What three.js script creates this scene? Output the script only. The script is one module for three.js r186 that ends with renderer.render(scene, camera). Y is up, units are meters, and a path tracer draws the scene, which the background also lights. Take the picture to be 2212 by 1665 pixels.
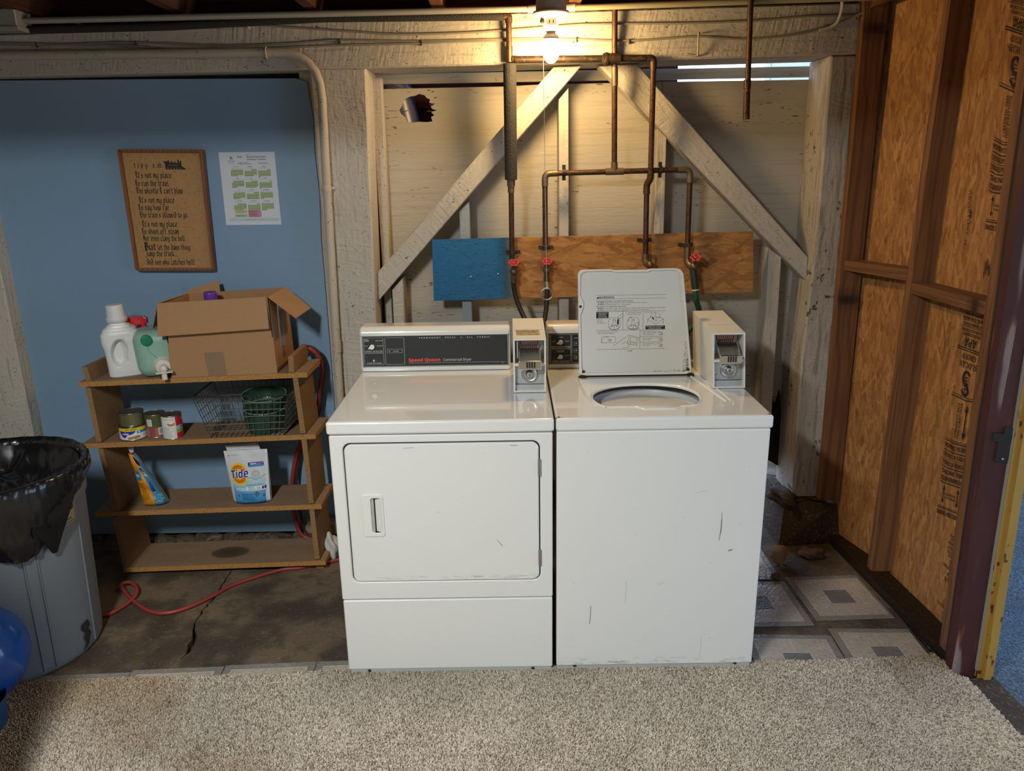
import * as THREE from 'three';
import { RoundedBoxGeometry } from 'three/addons/geometries/RoundedBoxGeometry.js';
import { mergeGeometries, mergeVertices } from 'three/addons/utils/BufferGeometryUtils.js';
import { RectAreaLightUniformsLib } from 'three/addons/lights/RectAreaLightUniformsLib.js';

// ---------------------------------------------------------------- camera, sky, lights, exposure
const scene = new THREE.Scene();
const camera = new THREE.PerspectiveCamera(53.46, 2212 / 1665, 0.05, 60);
camera.position.set(-0.1262, 1.6063, 2.161);
camera.rotation.order = 'YXZ';
camera.rotation.set(-0.2788, 0, -0.0158);
scene.add(camera);
scene.background = new THREE.Color().setRGB(2.2, 2.95, 4.2);
RectAreaLightUniformsLib.init();
const renderer = new THREE.WebGLRenderer({ antialias: true });
renderer.toneMapping = THREE.LinearToneMapping;
renderer.toneMappingExposure = 1.0;
renderer.shadowMap.enabled = true;
const KEY = 262;                                  // ceiling tube fixture in the middle of the room
const key = new THREE.RectAreaLight(new THREE.Color().setRGB(0.965, 1, 0.98), KEY, 0.15, 0.8);
key.position.set(-1.05, 2.335, 2.1);
key.rotation.set(-Math.PI / 2, 0, 0);
scene.add(key);
const bulbLight = new THREE.PointLight(new THREE.Color().setRGB(1, 0.66, 0.28), 1.8, 0, 2);
bulbLight.position.set(0.029, 1.998, -0.74);
bulbLight.castShadow = true;
bulbLight.shadow.radius = 3;
scene.add(bulbLight);

// ---------------------------------------------------------------- helpers
let seed = 20251;
function rnd() { seed = (seed * 1664525 + 1013904223) >>> 0; return seed / 4294967296; }
const rr = (a, b) => a + (b - a) * rnd();
const V = (x, y, z) => new THREE.Vector3(x, y, z);
const V3 = (a) => new THREE.Vector3(a[0], a[1], a[2]);
const used = {};
function numbered(n) { if (used[n] === undefined) { used[n] = 0; return n; } used[n]++; return n + '_' + String(used[n]).padStart(3, '0'); }
const ORI = new WeakMap();
function put(o) { o.castShadow = true; o.receiveShadow = true; return o; }
function thing(name, label, category, pos = [0, 0, 0], group) {
  const o = new THREE.Group(); o.name = numbered(name); o.position.set(...pos); scene.add(o);
  o.userData = { label, category }; if (group) o.userData.group = group;
  ORI.set(o, pos); return o;
}
function structure(name, pos = [0, 0, 0]) {
  const o = new THREE.Group(); o.name = name; o.position.set(...pos); scene.add(o); o.userData = { kind: 'structure' }; ORI.set(o, pos); return o;
}
// a part whose geometry is given in world coordinates (moved into its root's frame)
function part(name, geo, mat, parent, label) {
  const g = Array.isArray(geo) ? merge(geo) : geo;
  const p = ORI.get(parent) || [0, 0, 0];
  g.translate(-p[0], -p[1], -p[2]);
  const m = put(new THREE.Mesh(g, mat)); m.name = numbered(name); parent.add(m); ORI.set(m, p);
  if (label) m.userData.label = label;
  return m;
}
// a part whose geometry is given in the local frame of its root
function local(name, geo, mat, parent, label) {
  const m = put(new THREE.Mesh(Array.isArray(geo) ? merge(geo) : geo, mat)); m.name = numbered(name); parent.add(m);
  if (label) m.userData.label = label; ORI.set(m, [0, 0, 0]); return m;
}
function single(name, geo, mat, label, category, group) {   // a thing that is one mesh, geometry in world coordinates, origin at its base
  const g = Array.isArray(geo) ? merge(geo) : geo; g.computeBoundingBox(); const b = g.boundingBox;
  const c = [(b.min.x + b.max.x) / 2, b.min.y, (b.min.z + b.max.z) / 2]; g.translate(-c[0], -c[1], -c[2]);
  const m = put(new THREE.Mesh(g, mat)); m.name = numbered(name); m.position.set(...c); scene.add(m); ORI.set(m, c);
  m.userData = { label, category }; if (group) m.userData.group = group; return m;
}
function merge(list) {
  const l = list.map((g) => { const n = g.index ? g.toNonIndexed() : g.clone(); if (!n.attributes.uv) n.setAttribute('uv', new THREE.BufferAttribute(new Float32Array(n.attributes.position.count * 2), 2)); if (!n.attributes.normal) n.computeVertexNormals(); for (const k of Object.keys(n.attributes)) if (!['position', 'normal', 'uv'].includes(k)) n.deleteAttribute(k); return n; });
  return mergeGeometries(l, false);
}
// texture coordinates in metres, v along the direction dir (grain), face by face
function grain(geo, dir = [0, 1, 0], size = 1, off = null) {
  const g = geo.index ? geo.toNonIndexed() : geo; const p = g.attributes.position, uv = new Float32Array(p.count * 2);
  const d = V3(dir).normalize(), o = off || [rnd(), rnd()];
  const a = V(), b = V(), c = V(), n = V(), e = V();
  for (let i = 0; i < p.count; i += 3) {
    a.fromBufferAttribute(p, i); b.fromBufferAttribute(p, i + 1); c.fromBufferAttribute(p, i + 2);
    n.crossVectors(e.subVectors(b, a).clone(), c.clone().sub(a)).normalize();
    let vd = d.clone(); if (Math.abs(n.dot(d)) > 0.9) vd = Math.abs(d.y) > 0.7 ? V(0, 0, 1) : V(0, 1, 0);
    vd.addScaledVector(n, -vd.dot(n)).normalize(); const ud = V().crossVectors(vd, n);
    [a, b, c].forEach((q, k) => { uv[(i + k) * 2] = q.dot(ud) / size + o[0]; uv[(i + k) * 2 + 1] = q.dot(vd) / size + o[1]; });
  }
  g.setAttribute('uv', new THREE.BufferAttribute(uv, 2)); return g;
}
const shapeOf = (pts) => { const s = new THREE.Shape(); pts.forEach((p, i) => (i ? s.lineTo(p[0], p[1]) : s.moveTo(p[0], p[1]))); s.closePath(); return s; };
const pathOf = (pts) => { const s = new THREE.Path(); pts.forEach((p, i) => (i ? s.lineTo(p[0], p[1]) : s.moveTo(p[0], p[1]))); s.closePath(); return s; };
// prism of a polygon in x,y: front face at z = zf, going back by d
function prism(pts, zf, d, bevel = 0.003, holes = []) {
  const s = pts instanceof THREE.Shape ? pts : shapeOf(pts); holes.forEach((h) => s.holes.push(h instanceof THREE.Path ? h : pathOf(h)));
  const g = new THREE.ExtrudeGeometry(s, { depth: d - 2 * bevel, bevelEnabled: bevel > 0, bevelThickness: bevel, bevelSize: bevel, bevelOffset: -bevel, bevelSegments: 1, curveSegments: 8 });
  g.translate(0, 0, zf - d + bevel); return g;
}
// slab of a polygon in x,z: top face at y = yt, going down by d
function slab(pts, yt, d, bevel = 0.002, holes = []) {
  const g = prism(pts.map((p) => [p[0], -p[1]]), 0, d, bevel, holes.map((h) => h.map((p) => [p[0], -p[1]])));
  g.rotateX(-Math.PI / 2); g.translate(0, yt, 0); return g;
}
function box(x0, x1, y0, y1, z0, z1, r = 0.003, seg = 2) {
  const w = x1 - x0, h = y1 - y0, d = z1 - z0; const g = r > 0 ? new RoundedBoxGeometry(w, h, d, seg, Math.min(r, w / 2.01, h / 2.01, d / 2.01)) : new THREE.BoxGeometry(w, h, d);
  g.translate((x0 + x1) / 2, (y0 + y1) / 2, (z0 + z1) / 2); return g;
}
function rrect(x0, x1, y0, y1, r, P = THREE.Shape) {
  const s = new P(); s.moveTo(x0 + r, y0); s.lineTo(x1 - r, y0); s.absarc(x1 - r, y0 + r, r, -Math.PI / 2, 0, false); s.lineTo(x1, y1 - r); s.absarc(x1 - r, y1 - r, r, 0, Math.PI / 2, false);
  s.lineTo(x0 + r, y1); s.absarc(x0 + r, y1 - r, r, Math.PI / 2, Math.PI, false); s.lineTo(x0, y0 + r); s.absarc(x0 + r, y0 + r, r, Math.PI, Math.PI * 1.5, false); return s;
}
// any eight-cornered block: near face a,b,c,d (counter-clockwise seen from outside) and the vector to the far face
function block(a, b, c, d, v) {
  const P = [a, b, c, d].map(V3), Q = P.map((p) => p.clone().add(V3(v)));
  const F = [[P[0], P[1], P[2], P[3]], [Q[1], Q[0], Q[3], Q[2]], [P[1], P[0], Q[0], Q[1]], [P[2], P[1], Q[1], Q[2]], [P[3], P[2], Q[2], Q[3]], [P[0], P[3], Q[3], Q[0]]];
  const pos = [], uv = []; for (const f of F) for (const k of [0, 1, 2, 0, 2, 3]) { pos.push(f[k].x, f[k].y, f[k].z); uv.push(k === 1 || k === 2 ? 1 : 0, k > 1 ? 1 : 0); }
  const g = new THREE.BufferGeometry(); g.setAttribute('position', new THREE.Float32BufferAttribute(pos, 3)); g.setAttribute('uv', new THREE.Float32BufferAttribute(uv, 2)); g.computeVertexNormals(); return g;
}
function fillet(pts, r) {
  const P = pts.map(V3), out = [P[0]];
  for (let i = 1; i < P.length - 1; i++) {
    const a = P[i - 1].clone().sub(P[i]), b = P[i + 1].clone().sub(P[i]); const k = Math.min(r, a.length() * 0.49, b.length() * 0.49);
    const A = P[i].clone().addScaledVector(a.normalize(), k), B = P[i].clone().addScaledVector(b.normalize(), k);
    for (let t = 0; t <= 6; t++) { const s = t / 6; out.push(A.clone().multiplyScalar((1 - s) * (1 - s)).addScaledVector(P[i], 2 * s * (1 - s)).addScaledVector(B, s * s)); }
  }
  out.push(P[P.length - 1]); return out;
}
const smooth = (pts, n = 60, t = 0.5) => new THREE.CatmullRomCurve3(pts.map(V3), false, 'catmullrom', t).getPoints(n);
// sweep a circle along dense points
function tube(P, r, seg = 10, cap = true, sx = 1) {
  if (!P[0].isVector3) P = P.map(V3);
  const pos = [], uv = [], idx = []; let T = P[1].clone().sub(P[0]).normalize(); let N = Math.abs(T.y) < 0.9 ? V(0, 1, 0) : V(0, 0, 1); N.addScaledVector(T, -N.dot(T)).normalize(); let L = 0;
  const R = typeof r === 'function' ? r : () => r;
  for (let i = 0; i < P.length; i++) {
    const t = (i === 0 ? P[1].clone().sub(P[0]) : i === P.length - 1 ? P[i].clone().sub(P[i - 1]) : P[i + 1].clone().sub(P[i - 1])).normalize();
    N.addScaledVector(t, -N.dot(t)).normalize(); const B = V().crossVectors(t, N); if (i) L += P[i].distanceTo(P[i - 1]); const ri = R(i / (P.length - 1));
    for (let k = 0; k <= seg; k++) { const a = (k / seg) * Math.PI * 2; const q = P[i].clone().addScaledVector(N, Math.cos(a) * ri).addScaledVector(B, Math.sin(a) * ri * sx); pos.push(q.x, q.y, q.z); uv.push(k / seg * 6.283 * ri, L); }
  }
  for (let i = 0; i < P.length - 1; i++) for (let k = 0; k < seg; k++) { const a = i * (seg + 1) + k, b = a + seg + 1; idx.push(a, a + 1, b, b, a + 1, b + 1); }
  const g = new THREE.BufferGeometry(); g.setAttribute('position', new THREE.Float32BufferAttribute(pos, 3)); g.setAttribute('uv', new THREE.Float32BufferAttribute(uv, 2)); g.setIndex(idx); g.computeVertexNormals();
  if (!cap) return g;
  const caps = []; for (const e of [0, P.length - 1]) { const c = P[e], o = e * (seg + 1); const ps = []; for (let k = 0; k < seg; k++) { const i1 = (o + k) * 3, i2 = (o + k + 1) * 3; const q = [c.x, c.y, c.z], s1 = pos.slice(i1, i1 + 3), s2 = pos.slice(i2, i2 + 3); ps.push(...q, ...(e ? s1 : s2), ...(e ? s2 : s1)); } const h = new THREE.BufferGeometry(); h.setAttribute('position', new THREE.Float32BufferAttribute(ps, 3)); h.computeVertexNormals(); caps.push(h); }
  return merge([g, ...caps]);
}
const rod = (a, b, r, seg = 10) => tube([V3(a), V3(b)], r, seg);
const lathe = (pts, seg = 32) => new THREE.LatheGeometry(pts.map((p) => new THREE.Vector2(p[0], p[1])), seg);
const ell = (rx, ry, rz, at, w = 20, h = 14) => { const g = new THREE.SphereGeometry(1, w, h); g.scale(rx, ry, rz); g.translate(...at); return g; };
function rock(at, r, seedv) { let g = new THREE.IcosahedronGeometry(1, 5); g.deleteAttribute('uv'); g.deleteAttribute('normal'); g = mergeVertices(g, 1e-4); const p = g.attributes.position; for (let i = 0; i < p.count; i++) { const x = p.getX(i), y = p.getY(i), z = p.getZ(i); const k = 1 + 0.35 * Math.sin(x * 3.1 + seedv) * Math.cos(z * 2.7 + seedv * 2) + 0.15 * Math.sin(y * 6 + x * 5 + seedv) + 0.06 * Math.sin(x * 13 + seedv) * Math.sin(z * 11 + y * 9); p.setXYZ(i, x * k * r[0] + at[0], y * k * r[1] + at[1], z * k * r[2] + at[2]); } g.computeVertexNormals(); return g; }

// ---------------------------------------------------------------- textures
function hash(x, y, s) { let h = (x * 374761393 + y * 668265263 + s * 2246822519) | 0; h = Math.imul(h ^ (h >>> 13), 1274126177); return ((h ^ (h >>> 16)) >>> 0) / 4294967296; }
function vnoise(x, y, px, py, s) {
  const xi = Math.floor(x), yi = Math.floor(y); let fx = x - xi, fy = y - yi; fx = fx * fx * (3 - 2 * fx); fy = fy * fy * (3 - 2 * fy);
  const x0 = ((xi % px) + px) % px, x1 = (x0 + 1) % px, y0 = ((yi % py) + py) % py, y1 = (y0 + 1) % py;
  const a = hash(x0, y0, s), b = hash(x1, y0, s), c = hash(x0, y1, s), d = hash(x1, y1, s); return a + (b - a) * fx + (c - a) * fy + (a - b - c + d) * fx * fy;
}
function fbm(u, v, px, py, oct, s) { let t = 0, a = 0.5, n = 0; for (let i = 0; i < oct; i++) { t += a * vnoise(u * px, v * py, px, py, s + i); n += a; px *= 2; py *= 2; a *= 0.5; } return t / n; }
function dataTex(w, h, fn, srgb) {     // fn(u, v) -> [r, g, b] 0..1 or a number
  const d = new Uint8Array(w * h * 4);
  for (let y = 0; y < h; y++) for (let x = 0; x < w; x++) { const c = fn(x / w, y / h); const i = (y * w + x) * 4; const q = typeof c === 'number' ? [c, c, c] : c; for (let k = 0; k < 3; k++) d[i + k] = Math.max(0, Math.min(255, q[k] * 255)); d[i + 3] = 255; }
  const t = new THREE.DataTexture(d, w, h, THREE.RGBAFormat); t.wrapS = t.wrapT = THREE.RepeatWrapping; t.magFilter = THREE.LinearFilter; t.minFilter = THREE.LinearMipmapLinearFilter; t.generateMipmaps = true; if (srgb) t.colorSpace = THREE.SRGBColorSpace; t.needsUpdate = true; return t;
}
function canvasTex(w, h, draw, repeat) {
  const c = document.createElement('canvas'); c.width = w; c.height = h; const x = c.getContext('2d'); draw(x, w, h);
  const t = new THREE.CanvasTexture(c); t.colorSpace = THREE.SRGBColorSpace; t.anisotropy = 8; if (repeat) t.wrapS = t.wrapT = THREE.RepeatWrapping; return t;
}
const mix = (a, b, t) => a.map((v, i) => v + (b[i] - v) * t);
const clamp = (v, a = 0, b = 1) => Math.max(a, Math.min(b, v));
const sst = (a, b, v) => { const t = clamp((v - a) / (b - a)); return t * t * (3 - 2 * t); };
const std = (o) => new THREE.MeshStandardMaterial(o), phy = (o) => new THREE.MeshPhysicalMaterial(o);
const rgb = (r, g, b) => new THREE.Color().setRGB(r, g, b);

// white-washed rough-sawn timber, 1 m square
const sawBump = dataTex(1024, 1024, (u, v) => {
  const w = fbm(u, v, 6, 4, 3, 11), mk = sst(0.42, 0.62, fbm(u, v, 5, 4, 3, 15)); const wp = 0.05 * (fbm(u, v, 3, 3, 2, 17) - 0.5); const saw = fbm(u, v + wp + 0.03 * Math.sin(u * 6.283), 14, 120, 2, 21); const gr = fbm(u + wp, v, 100, 9, 3, 31), pit = fbm(u, v, 90, 60, 3, 35);
  return clamp(0.3 * w + 0.3 * saw * mk + 0.25 * gr + 0.3 * pit - 0.05);
});
const paintRough = dataTex(1024, 1024, (u, v) => {
  const big = fbm(u, v, 4, 3, 4, 41), gr = fbm(u, v, 90, 7, 3, 31), sp = fbm(u, v, 230, 170, 2, 51), sp2 = fbm(u, v, 18, 12, 3, 61);
  let c = mix([0.765, 0.74, 0.695], [0.68, 0.65, 0.605], big); c = mix(c, [0.55, 0.5, 0.44], sst(0.62, 0.8, gr) * 0.35);
  c = mix(c, [0.2, 0.17, 0.14], sst(0.80, 0.86, sp) * sst(0.45, 0.62, sp2) * 0.9); return c;
}, true);
const paintPly = dataTex(1024, 1024, (u, v) => {       // painted plywood: fine level cracks
  const big = fbm(u, v, 3, 3, 4, 141), gr = fbm(u, v, 90, 5, 3, 131), sp = fbm(u, v, 240, 40, 2, 151), m = fbm(u, v, 8, 5, 3, 161);
  let c = mix([0.76, 0.735, 0.685], [0.69, 0.665, 0.615], big); c = mix(c, [0.6, 0.55, 0.48], sst(0.6, 0.8, gr) * 0.25);
  c = mix(c, [0.3, 0.25, 0.2], sst(0.78, 0.85, sp) * sst(0.5, 0.68, m) * 0.7); return c;
}, true);
const plyBump = dataTex(1024, 1024, (u, v) => clamp(fbm(u, v, 100, 6, 3, 131) * 0.6 + fbm(u, v, 240, 40, 2, 151) * 0.4));
// bare sawn lumber, 0.25 x 1 m
const lumber = dataTex(512, 1024, (u, v) => {
  const w = u + 0.10 * (fbm(u, v, 3, 2, 3, 201) - 0.5) + 0.05 * Math.sin(v * 6.283) * (fbm(u, v, 2, 2, 1, 7) - 0.5); const ring = 0.5 + 0.5 * Math.sin(w * 6.283 * 22 + 4 * fbm(u, v, 2, 1, 2, 205));
  const f = fbm(u, v, 160, 5, 3, 211), big = fbm(u, v, 3, 2, 3, 221); let c = mix([0.60, 0.42, 0.26], [0.50, 0.335, 0.20], big); c = mix(c, [0.40, 0.25, 0.14], sst(0.55, 1, ring) * 0.55); c = mix(c, [0.38, 0.24, 0.13], sst(0.5, 0.8, f) * 0.5);
  for (const [kx, ky] of [[0.33, 0.27], [0.7, 0.78]]) { const d = Math.hypot((u - kx) * 0.25, (v - ky) * 0.7) / 0.014; if (d < 3) c = mix(c, [0.22, 0.12, 0.06], clamp(1.25 - d) * 0.9 + 0.25 * clamp(1.4 - Math.abs(d - 1.3))); }
  return c;
}, true);
const lumberBump = dataTex(512, 1024, (u, v) => fbm(u, v, 160, 5, 3, 211));
function osbCanvas(w, h, metres, upright, n, paint) {
  return canvasTex(w, h, (x) => {
    x.fillStyle = '#b98c56'; x.fillRect(0, 0, w, h); const s = w / metres;
    for (let i = 0; i < n; i++) {
      const L = rr(0.03, 0.12) * s, W = rr(0.003, 0.02) * s, px = rr(0, w), py = rr(0, h); const a = (upright ? Math.PI / 2 : 0) + rr(-1, 1) * rr(0.1, 0.8) * 1.0; const t = rnd();
      const c = mix(mix([150, 104, 58], [202, 156, 100], t), [112, 72, 38], rnd() < 0.10 ? 0.6 : 0);
      for (const [ox, oy] of [[0, 0], [w, 0], [-w, 0], [0, h], [0, -h]]) {
        if (px + ox < -L || px + ox > w + L || py + oy < -L || py + oy > h + L) continue;
        x.save(); x.translate(px + ox, py + oy); x.rotate(a); x.fillStyle = `rgba(${c.map((v) => v | 0)},0.66)`; x.beginPath(); x.moveTo(-L / 2, -W * 0.2); x.lineTo(-L * 0.3, -W / 2); x.lineTo(L * 0.42, -W / 2); x.lineTo(L / 2, W * 0.1); x.lineTo(L * 0.36, W / 2); x.lineTo(-L * 0.44, W / 2); x.closePath(); x.fill();
        x.strokeStyle = `rgba(92,58,30,${0.12 + 0.3 * (i % 5 === 0)})`; x.lineWidth = 1.2; x.beginPath(); x.moveTo(-L * 0.44, W / 2); x.lineTo(L * 0.36, W / 2); x.lineTo(L / 2, W * 0.1); x.stroke();
        if (i % 3 === 0) { x.strokeStyle = 'rgba(105,68,36,0.28)'; for (let k = 0; k < 3; k++) { const yy = rr(-W / 2, W / 2); x.beginPath(); x.moveTo(-L * 0.4, yy); x.lineTo(L * 0.35, yy + rr(-1, 1)); x.stroke(); } } x.restore();
      }
    }
    for (let i = 0; i < n / 40; i++) { x.fillStyle = `rgba(58,34,18,${rr(0.4, 0.85)})`; x.save(); x.translate(rr(0, w), rr(0, h)); x.rotate((upright ? Math.PI / 2 : 0) + rr(-0.6, 0.6)); x.fillRect(0, 0, rr(3, 20), rr(1.5, 4)); x.restore(); }
    if (paint) paint(x, w, h);
  }, !paint);
}
const osbTex = osbCanvas(1024, 2048, 0.6, true, 5200);
const particle = dataTex(512, 512, (u, v) => { const a = fbm(u, v, 150, 150, 2, 301), b = fbm(u, v, 220, 220, 1, 311); let c = mix([0.62, 0.45, 0.265], [0.69, 0.51, 0.31], a); c = mix(c, [0.50, 0.345, 0.19], sst(0.6, 0.85, b) * 0.8); return c; }, true);
const particleBump = dataTex(512, 512, (u, v) => fbm(u, v, 120, 120, 2, 321));
const dustyBoard = dataTex(512, 512, (u, v) => { const a = fbm(u, v, 5, 5, 4, 331), b = fbm(u, v, 120, 120, 2, 341); return mix(mix([0.58, 0.47, 0.36], [0.52, 0.41, 0.30], a), [0.44, 0.34, 0.245], sst(0.55, 0.8, b) * 0.5); }, true);
const concreteTex = dataTex(1024, 1024, (u, v) => {
  const a = fbm(u, v, 4, 4, 6, 401), b = fbm(u, v, 9, 9, 5, 411), d = fbm(u, v, 200, 200, 2, 421), e = fbm(u, v, 30, 30, 3, 431);
  let c = mix([0.47, 0.405, 0.325], [0.36, 0.30, 0.235], a); c = mix(c, [0.20, 0.17, 0.135], sst(0.38, 0.72, b) * 0.75); c = mix(c, [0.60, 0.55, 0.47], sst(0.72, 0.85, d) * 0.35); c = mix(c, [0.29, 0.245, 0.19], sst(0.6, 0.75, e) * 0.5); return c;
}, true);
const concreteBump = dataTex(512, 512, (u, v) => clamp(0.5 * fbm(u, v, 20, 20, 4, 441) + 0.5 * fbm(u, v, 110, 110, 2, 451)));
const carpetTex = dataTex(1024, 1024, (u, v) => { const a = fbm(u, v, 170, 170, 2, 501), b = fbm(u, v, 5, 5, 4, 511), d = fbm(u, v, 210, 210, 1, 521); let c = mix([0.50, 0.45, 0.38], [0.60, 0.55, 0.475], b); c = mix(c, [0.34, 0.29, 0.235], sst(0.52, 0.75, a) * 0.7); return mix(c, [0.78, 0.74, 0.67], sst(0.62, 0.8, d) * 0.5); }, true);
const carpetBump = dataTex(1024, 1024, (u, v) => fbm(u, v, 190, 190, 2, 531));
const foamBump = dataTex(512, 512, (u, v) => fbm(u, v, 120, 120, 2, 541));
foamBump.repeat.set(3, 3);
const metalTex = dataTex(256, 256, (u, v) => { const a = fbm(u, v, 8, 8, 4, 551), b = fbm(u, v, 40, 60, 2, 561); return mix(mix([0.40, 0.285, 0.20], [0.31, 0.21, 0.145], a), [0.21, 0.145, 0.10], sst(0.55, 0.8, b)); }, true);
const grimeTex = dataTex(512, 512, (u, v) => { const a = fbm(u, v, 6, 6, 5, 571), b = fbm(u, v, 90, 90, 2, 581); return mix(mix([0.30, 0.235, 0.17], [0.20, 0.15, 0.10], a), [0.40, 0.33, 0.26], sst(0.66, 0.8, b)); }, true);
metalTex.repeat.set(4, 4);
// white paint weathered to grey, with dirt
const weathered = dataTex(512, 1024, (u, v) => { const a = fbm(u, v, 70, 8, 4, 601), b = fbm(u, v, 4, 4, 4, 611), d = fbm(u, v, 60, 40, 3, 621); let c = mix([0.72, 0.685, 0.635], [0.64, 0.60, 0.55], b); c = mix(c, [0.46, 0.41, 0.36], sst(0.55, 0.76, a) * 0.45); return mix(c, [0.2, 0.165, 0.13], sst(0.68, 0.8, d) * sst(0.45, 0.62, b) * 0.8); }, true);

// ---------------------------------------------------------------- materials
const M = {
  timber: std({ map: paintRough, bumpMap: sawBump, bumpScale: 0.0055, roughness: 0.85 }),
  ply: std({ map: paintPly, bumpMap: plyBump, bumpScale: 0.0015, roughness: 0.8, color: rgb(0.9, 0.9, 0.9) }),
  weather: std({ map: weathered, bumpMap: sawBump, bumpScale: 0.006, roughness: 0.9 }),
  lumberLight: std({ map: lumber, bumpMap: lumberBump, bumpScale: 0.001, roughness: 0.75, color: rgb(0.76, 0.73, 0.71) }),
  lumberDark: std({ map: lumber, bumpMap: lumberBump, bumpScale: 0.001, roughness: 0.8, color: rgb(0.62, 0.5, 0.45) }),
  osb: std({ map: osbTex, bumpMap: osbTex, bumpScale: 0.0008, roughness: 0.75, color: rgb(0.90, 0.80, 0.70) }),
  concrete: std({ map: concreteTex, bumpMap: concreteBump, bumpScale: 0.004, roughness: 0.85 }),
  dirt: std({ map: grimeTex, bumpMap: concreteBump, bumpScale: 0.006, roughness: 0.95 }),
  carpet: std({ map: carpetTex, bumpMap: carpetBump, bumpScale: 0.004, roughness: 1 }),
  blueWall: std({ bumpMap: plyBump, bumpScale: 0.0004, roughness: 0.55, color: rgb(0.205, 0.325, 0.465) }),
  board: std({ map: particle, bumpMap: particleBump, bumpScale: 0.0008, roughness: 0.8, color: rgb(1.1, 1.06, 0.9) }),
  boardTop: std({ map: dustyBoard, bumpMap: particleBump, bumpScale: 0.0005, roughness: 0.8 }),
  enamel: phy({ color: rgb(0.76, 0.755, 0.72), roughness: 0.25, clearcoat: 1, clearcoatRoughness: 0.04, bumpMap: concreteBump, bumpScale: 0.00006 }),
  enamelOld: phy({ color: rgb(0.70, 0.68, 0.62), roughness: 0.4, clearcoat: 0.2 }),
  plasticWhite: phy({ color: rgb(0.74, 0.735, 0.68), roughness: 0.4 }),
  ivory: phy({ color: rgb(0.66, 0.62, 0.52), roughness: 0.4 }),
  gap: std({ color: rgb(0.02, 0.02, 0.02), roughness: 0.9 }),
  chrome: std({ color: rgb(0.8, 0.78, 0.74), metalness: 1, roughness: 0.16 }),
  steel: std({ color: rgb(0.5, 0.5, 0.49), metalness: 1, roughness: 0.38 }),
  zinc: std({ color: rgb(0.55, 0.57, 0.57), metalness: 0.8, roughness: 0.5 }),
  copper: std({ map: metalTex, metalness: 0.45, roughness: 0.5, color: rgb(0.85, 0.85, 0.85) }),
  brass: std({ color: rgb(0.175, 0.125, 0.075), metalness: 0.6, roughness: 0.42 }),
  iron: std({ map: grimeTex, color: rgb(0.5, 0.44, 0.38), metalness: 0.4, roughness: 0.6 }),
  blackMetal: std({ color: rgb(0.03, 0.028, 0.026), metalness: 0.3, roughness: 0.55 }),
  foam: std({ color: rgb(0.03, 0.028, 0.026), bumpMap: foamBump, bumpScale: 0.002, roughness: 0.95 }),
  rubber: std({ color: rgb(0.014, 0.014, 0.015), roughness: 0.5 }),
  greenHose: std({ color: rgb(0.012, 0.12, 0.05), roughness: 0.45 }),
  redHose: std({ color: rgb(0.28, 0.035, 0.03), roughness: 0.5 }),
  redPlastic: phy({ color: rgb(0.55, 0.02, 0.035), roughness: 0.3 }),
  redWheel: std({ color: rgb(0.5, 0.05, 0.06), roughness: 0.45 }),
  cable: std({ color: rgb(0.24, 0.21, 0.165), roughness: 0.7 }),  // pale painted cables, darkened in colour to stand in for their shadow lines
  conduit: std({ map: paintRough, roughness: 0.6, bumpMap: concreteBump, bumpScale: 0.0005, color: rgb(0.95, 0.92, 0.86) }),
  steelConduit: std({ color: rgb(0.42, 0.40, 0.35), metalness: 0.35, roughness: 0.5 }),
  darkRed: std({ color: rgb(0.10, 0.02, 0.022), roughness: 0.8 }),
  jamb: std({ map: dataTex(256, 512, (u, v) => { const a = fbm(u, v, 8, 6, 4, 701), b = fbm(u, v, 40, 4, 3, 711); return mix(mix([0.31, 0.165, 0.165], [0.26, 0.13, 0.135], a), [0.46, 0.26, 0.17], sst(0.6, 0.72, b)).map((q, i) => q + (0.62 - q) * sst(0.70, 0.76, fbm(u, v, 30, 3, 3, 717)) * 0.6); }, true), roughness: 0.55 }),
  yellow: std({ map: dataTex(256, 512, (u, v) => { const a = fbm(u, v, 5, 5, 4, 721), b = fbm(u, v, 70, 30, 2, 731); return mix(mix([0.72, 0.56, 0.25], [0.64, 0.49, 0.21], a), [0.30, 0.17, 0.08], sst(0.76, 0.82, b)); }, true), roughness: 0.5 }),
  greyPaint: std({ color: rgb(0.30, 0.30, 0.28), roughness: 0.6 }),
};
const TALL = 1;
// ================================================================ the setting
// ---- floor: ground bed, two cracked concrete slabs, vinyl tiles, carpet
const floor = structure('floor');
part('ground_bed', grain(box(-3.3, 1.42, -0.16, -0.03, -1.3, 4.3, 0), [1, 0, 0], 1.1), M.dirt, floor);
const crack = [[-1.3116, -0.7072], [-1.3105, -0.5966], [-1.3086, -0.4665], [-1.3205, -0.4089], [-1.3076, -0.3048], [-1.2739, -0.2236], [-1.268, -0.1554], [-1.2837, -0.1037], [-1.3042, -0.0664], [-1.3057, -0.0128]];
const cl = [[-1.16, -1.25], [-1.17, -1.0], ...crack, [-1.40, 0.3]];
const jag = (a) => { const o = []; a.forEach((p, i) => { o.push(p); if (i < a.length - 1) for (let k = 1; k < 4; k++) { const q = a[i + 1]; o.push([p[0] + (q[0] - p[0]) * k / 4 + rr(-0.006, 0.006), p[1] + (q[1] - p[1]) * k / 4 + rr(-0.004, 0.004)]); } }); return o; };
const cj = jag(cl);
const wide = (i) => { const t = i / cj.length; return 0.0012 + 0.0125 * Math.exp(-Math.pow((t - 0.60) / 0.07, 2)) + 0.002 * Math.exp(-Math.pow((t - 0.3) / 0.2, 2)); };
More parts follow.
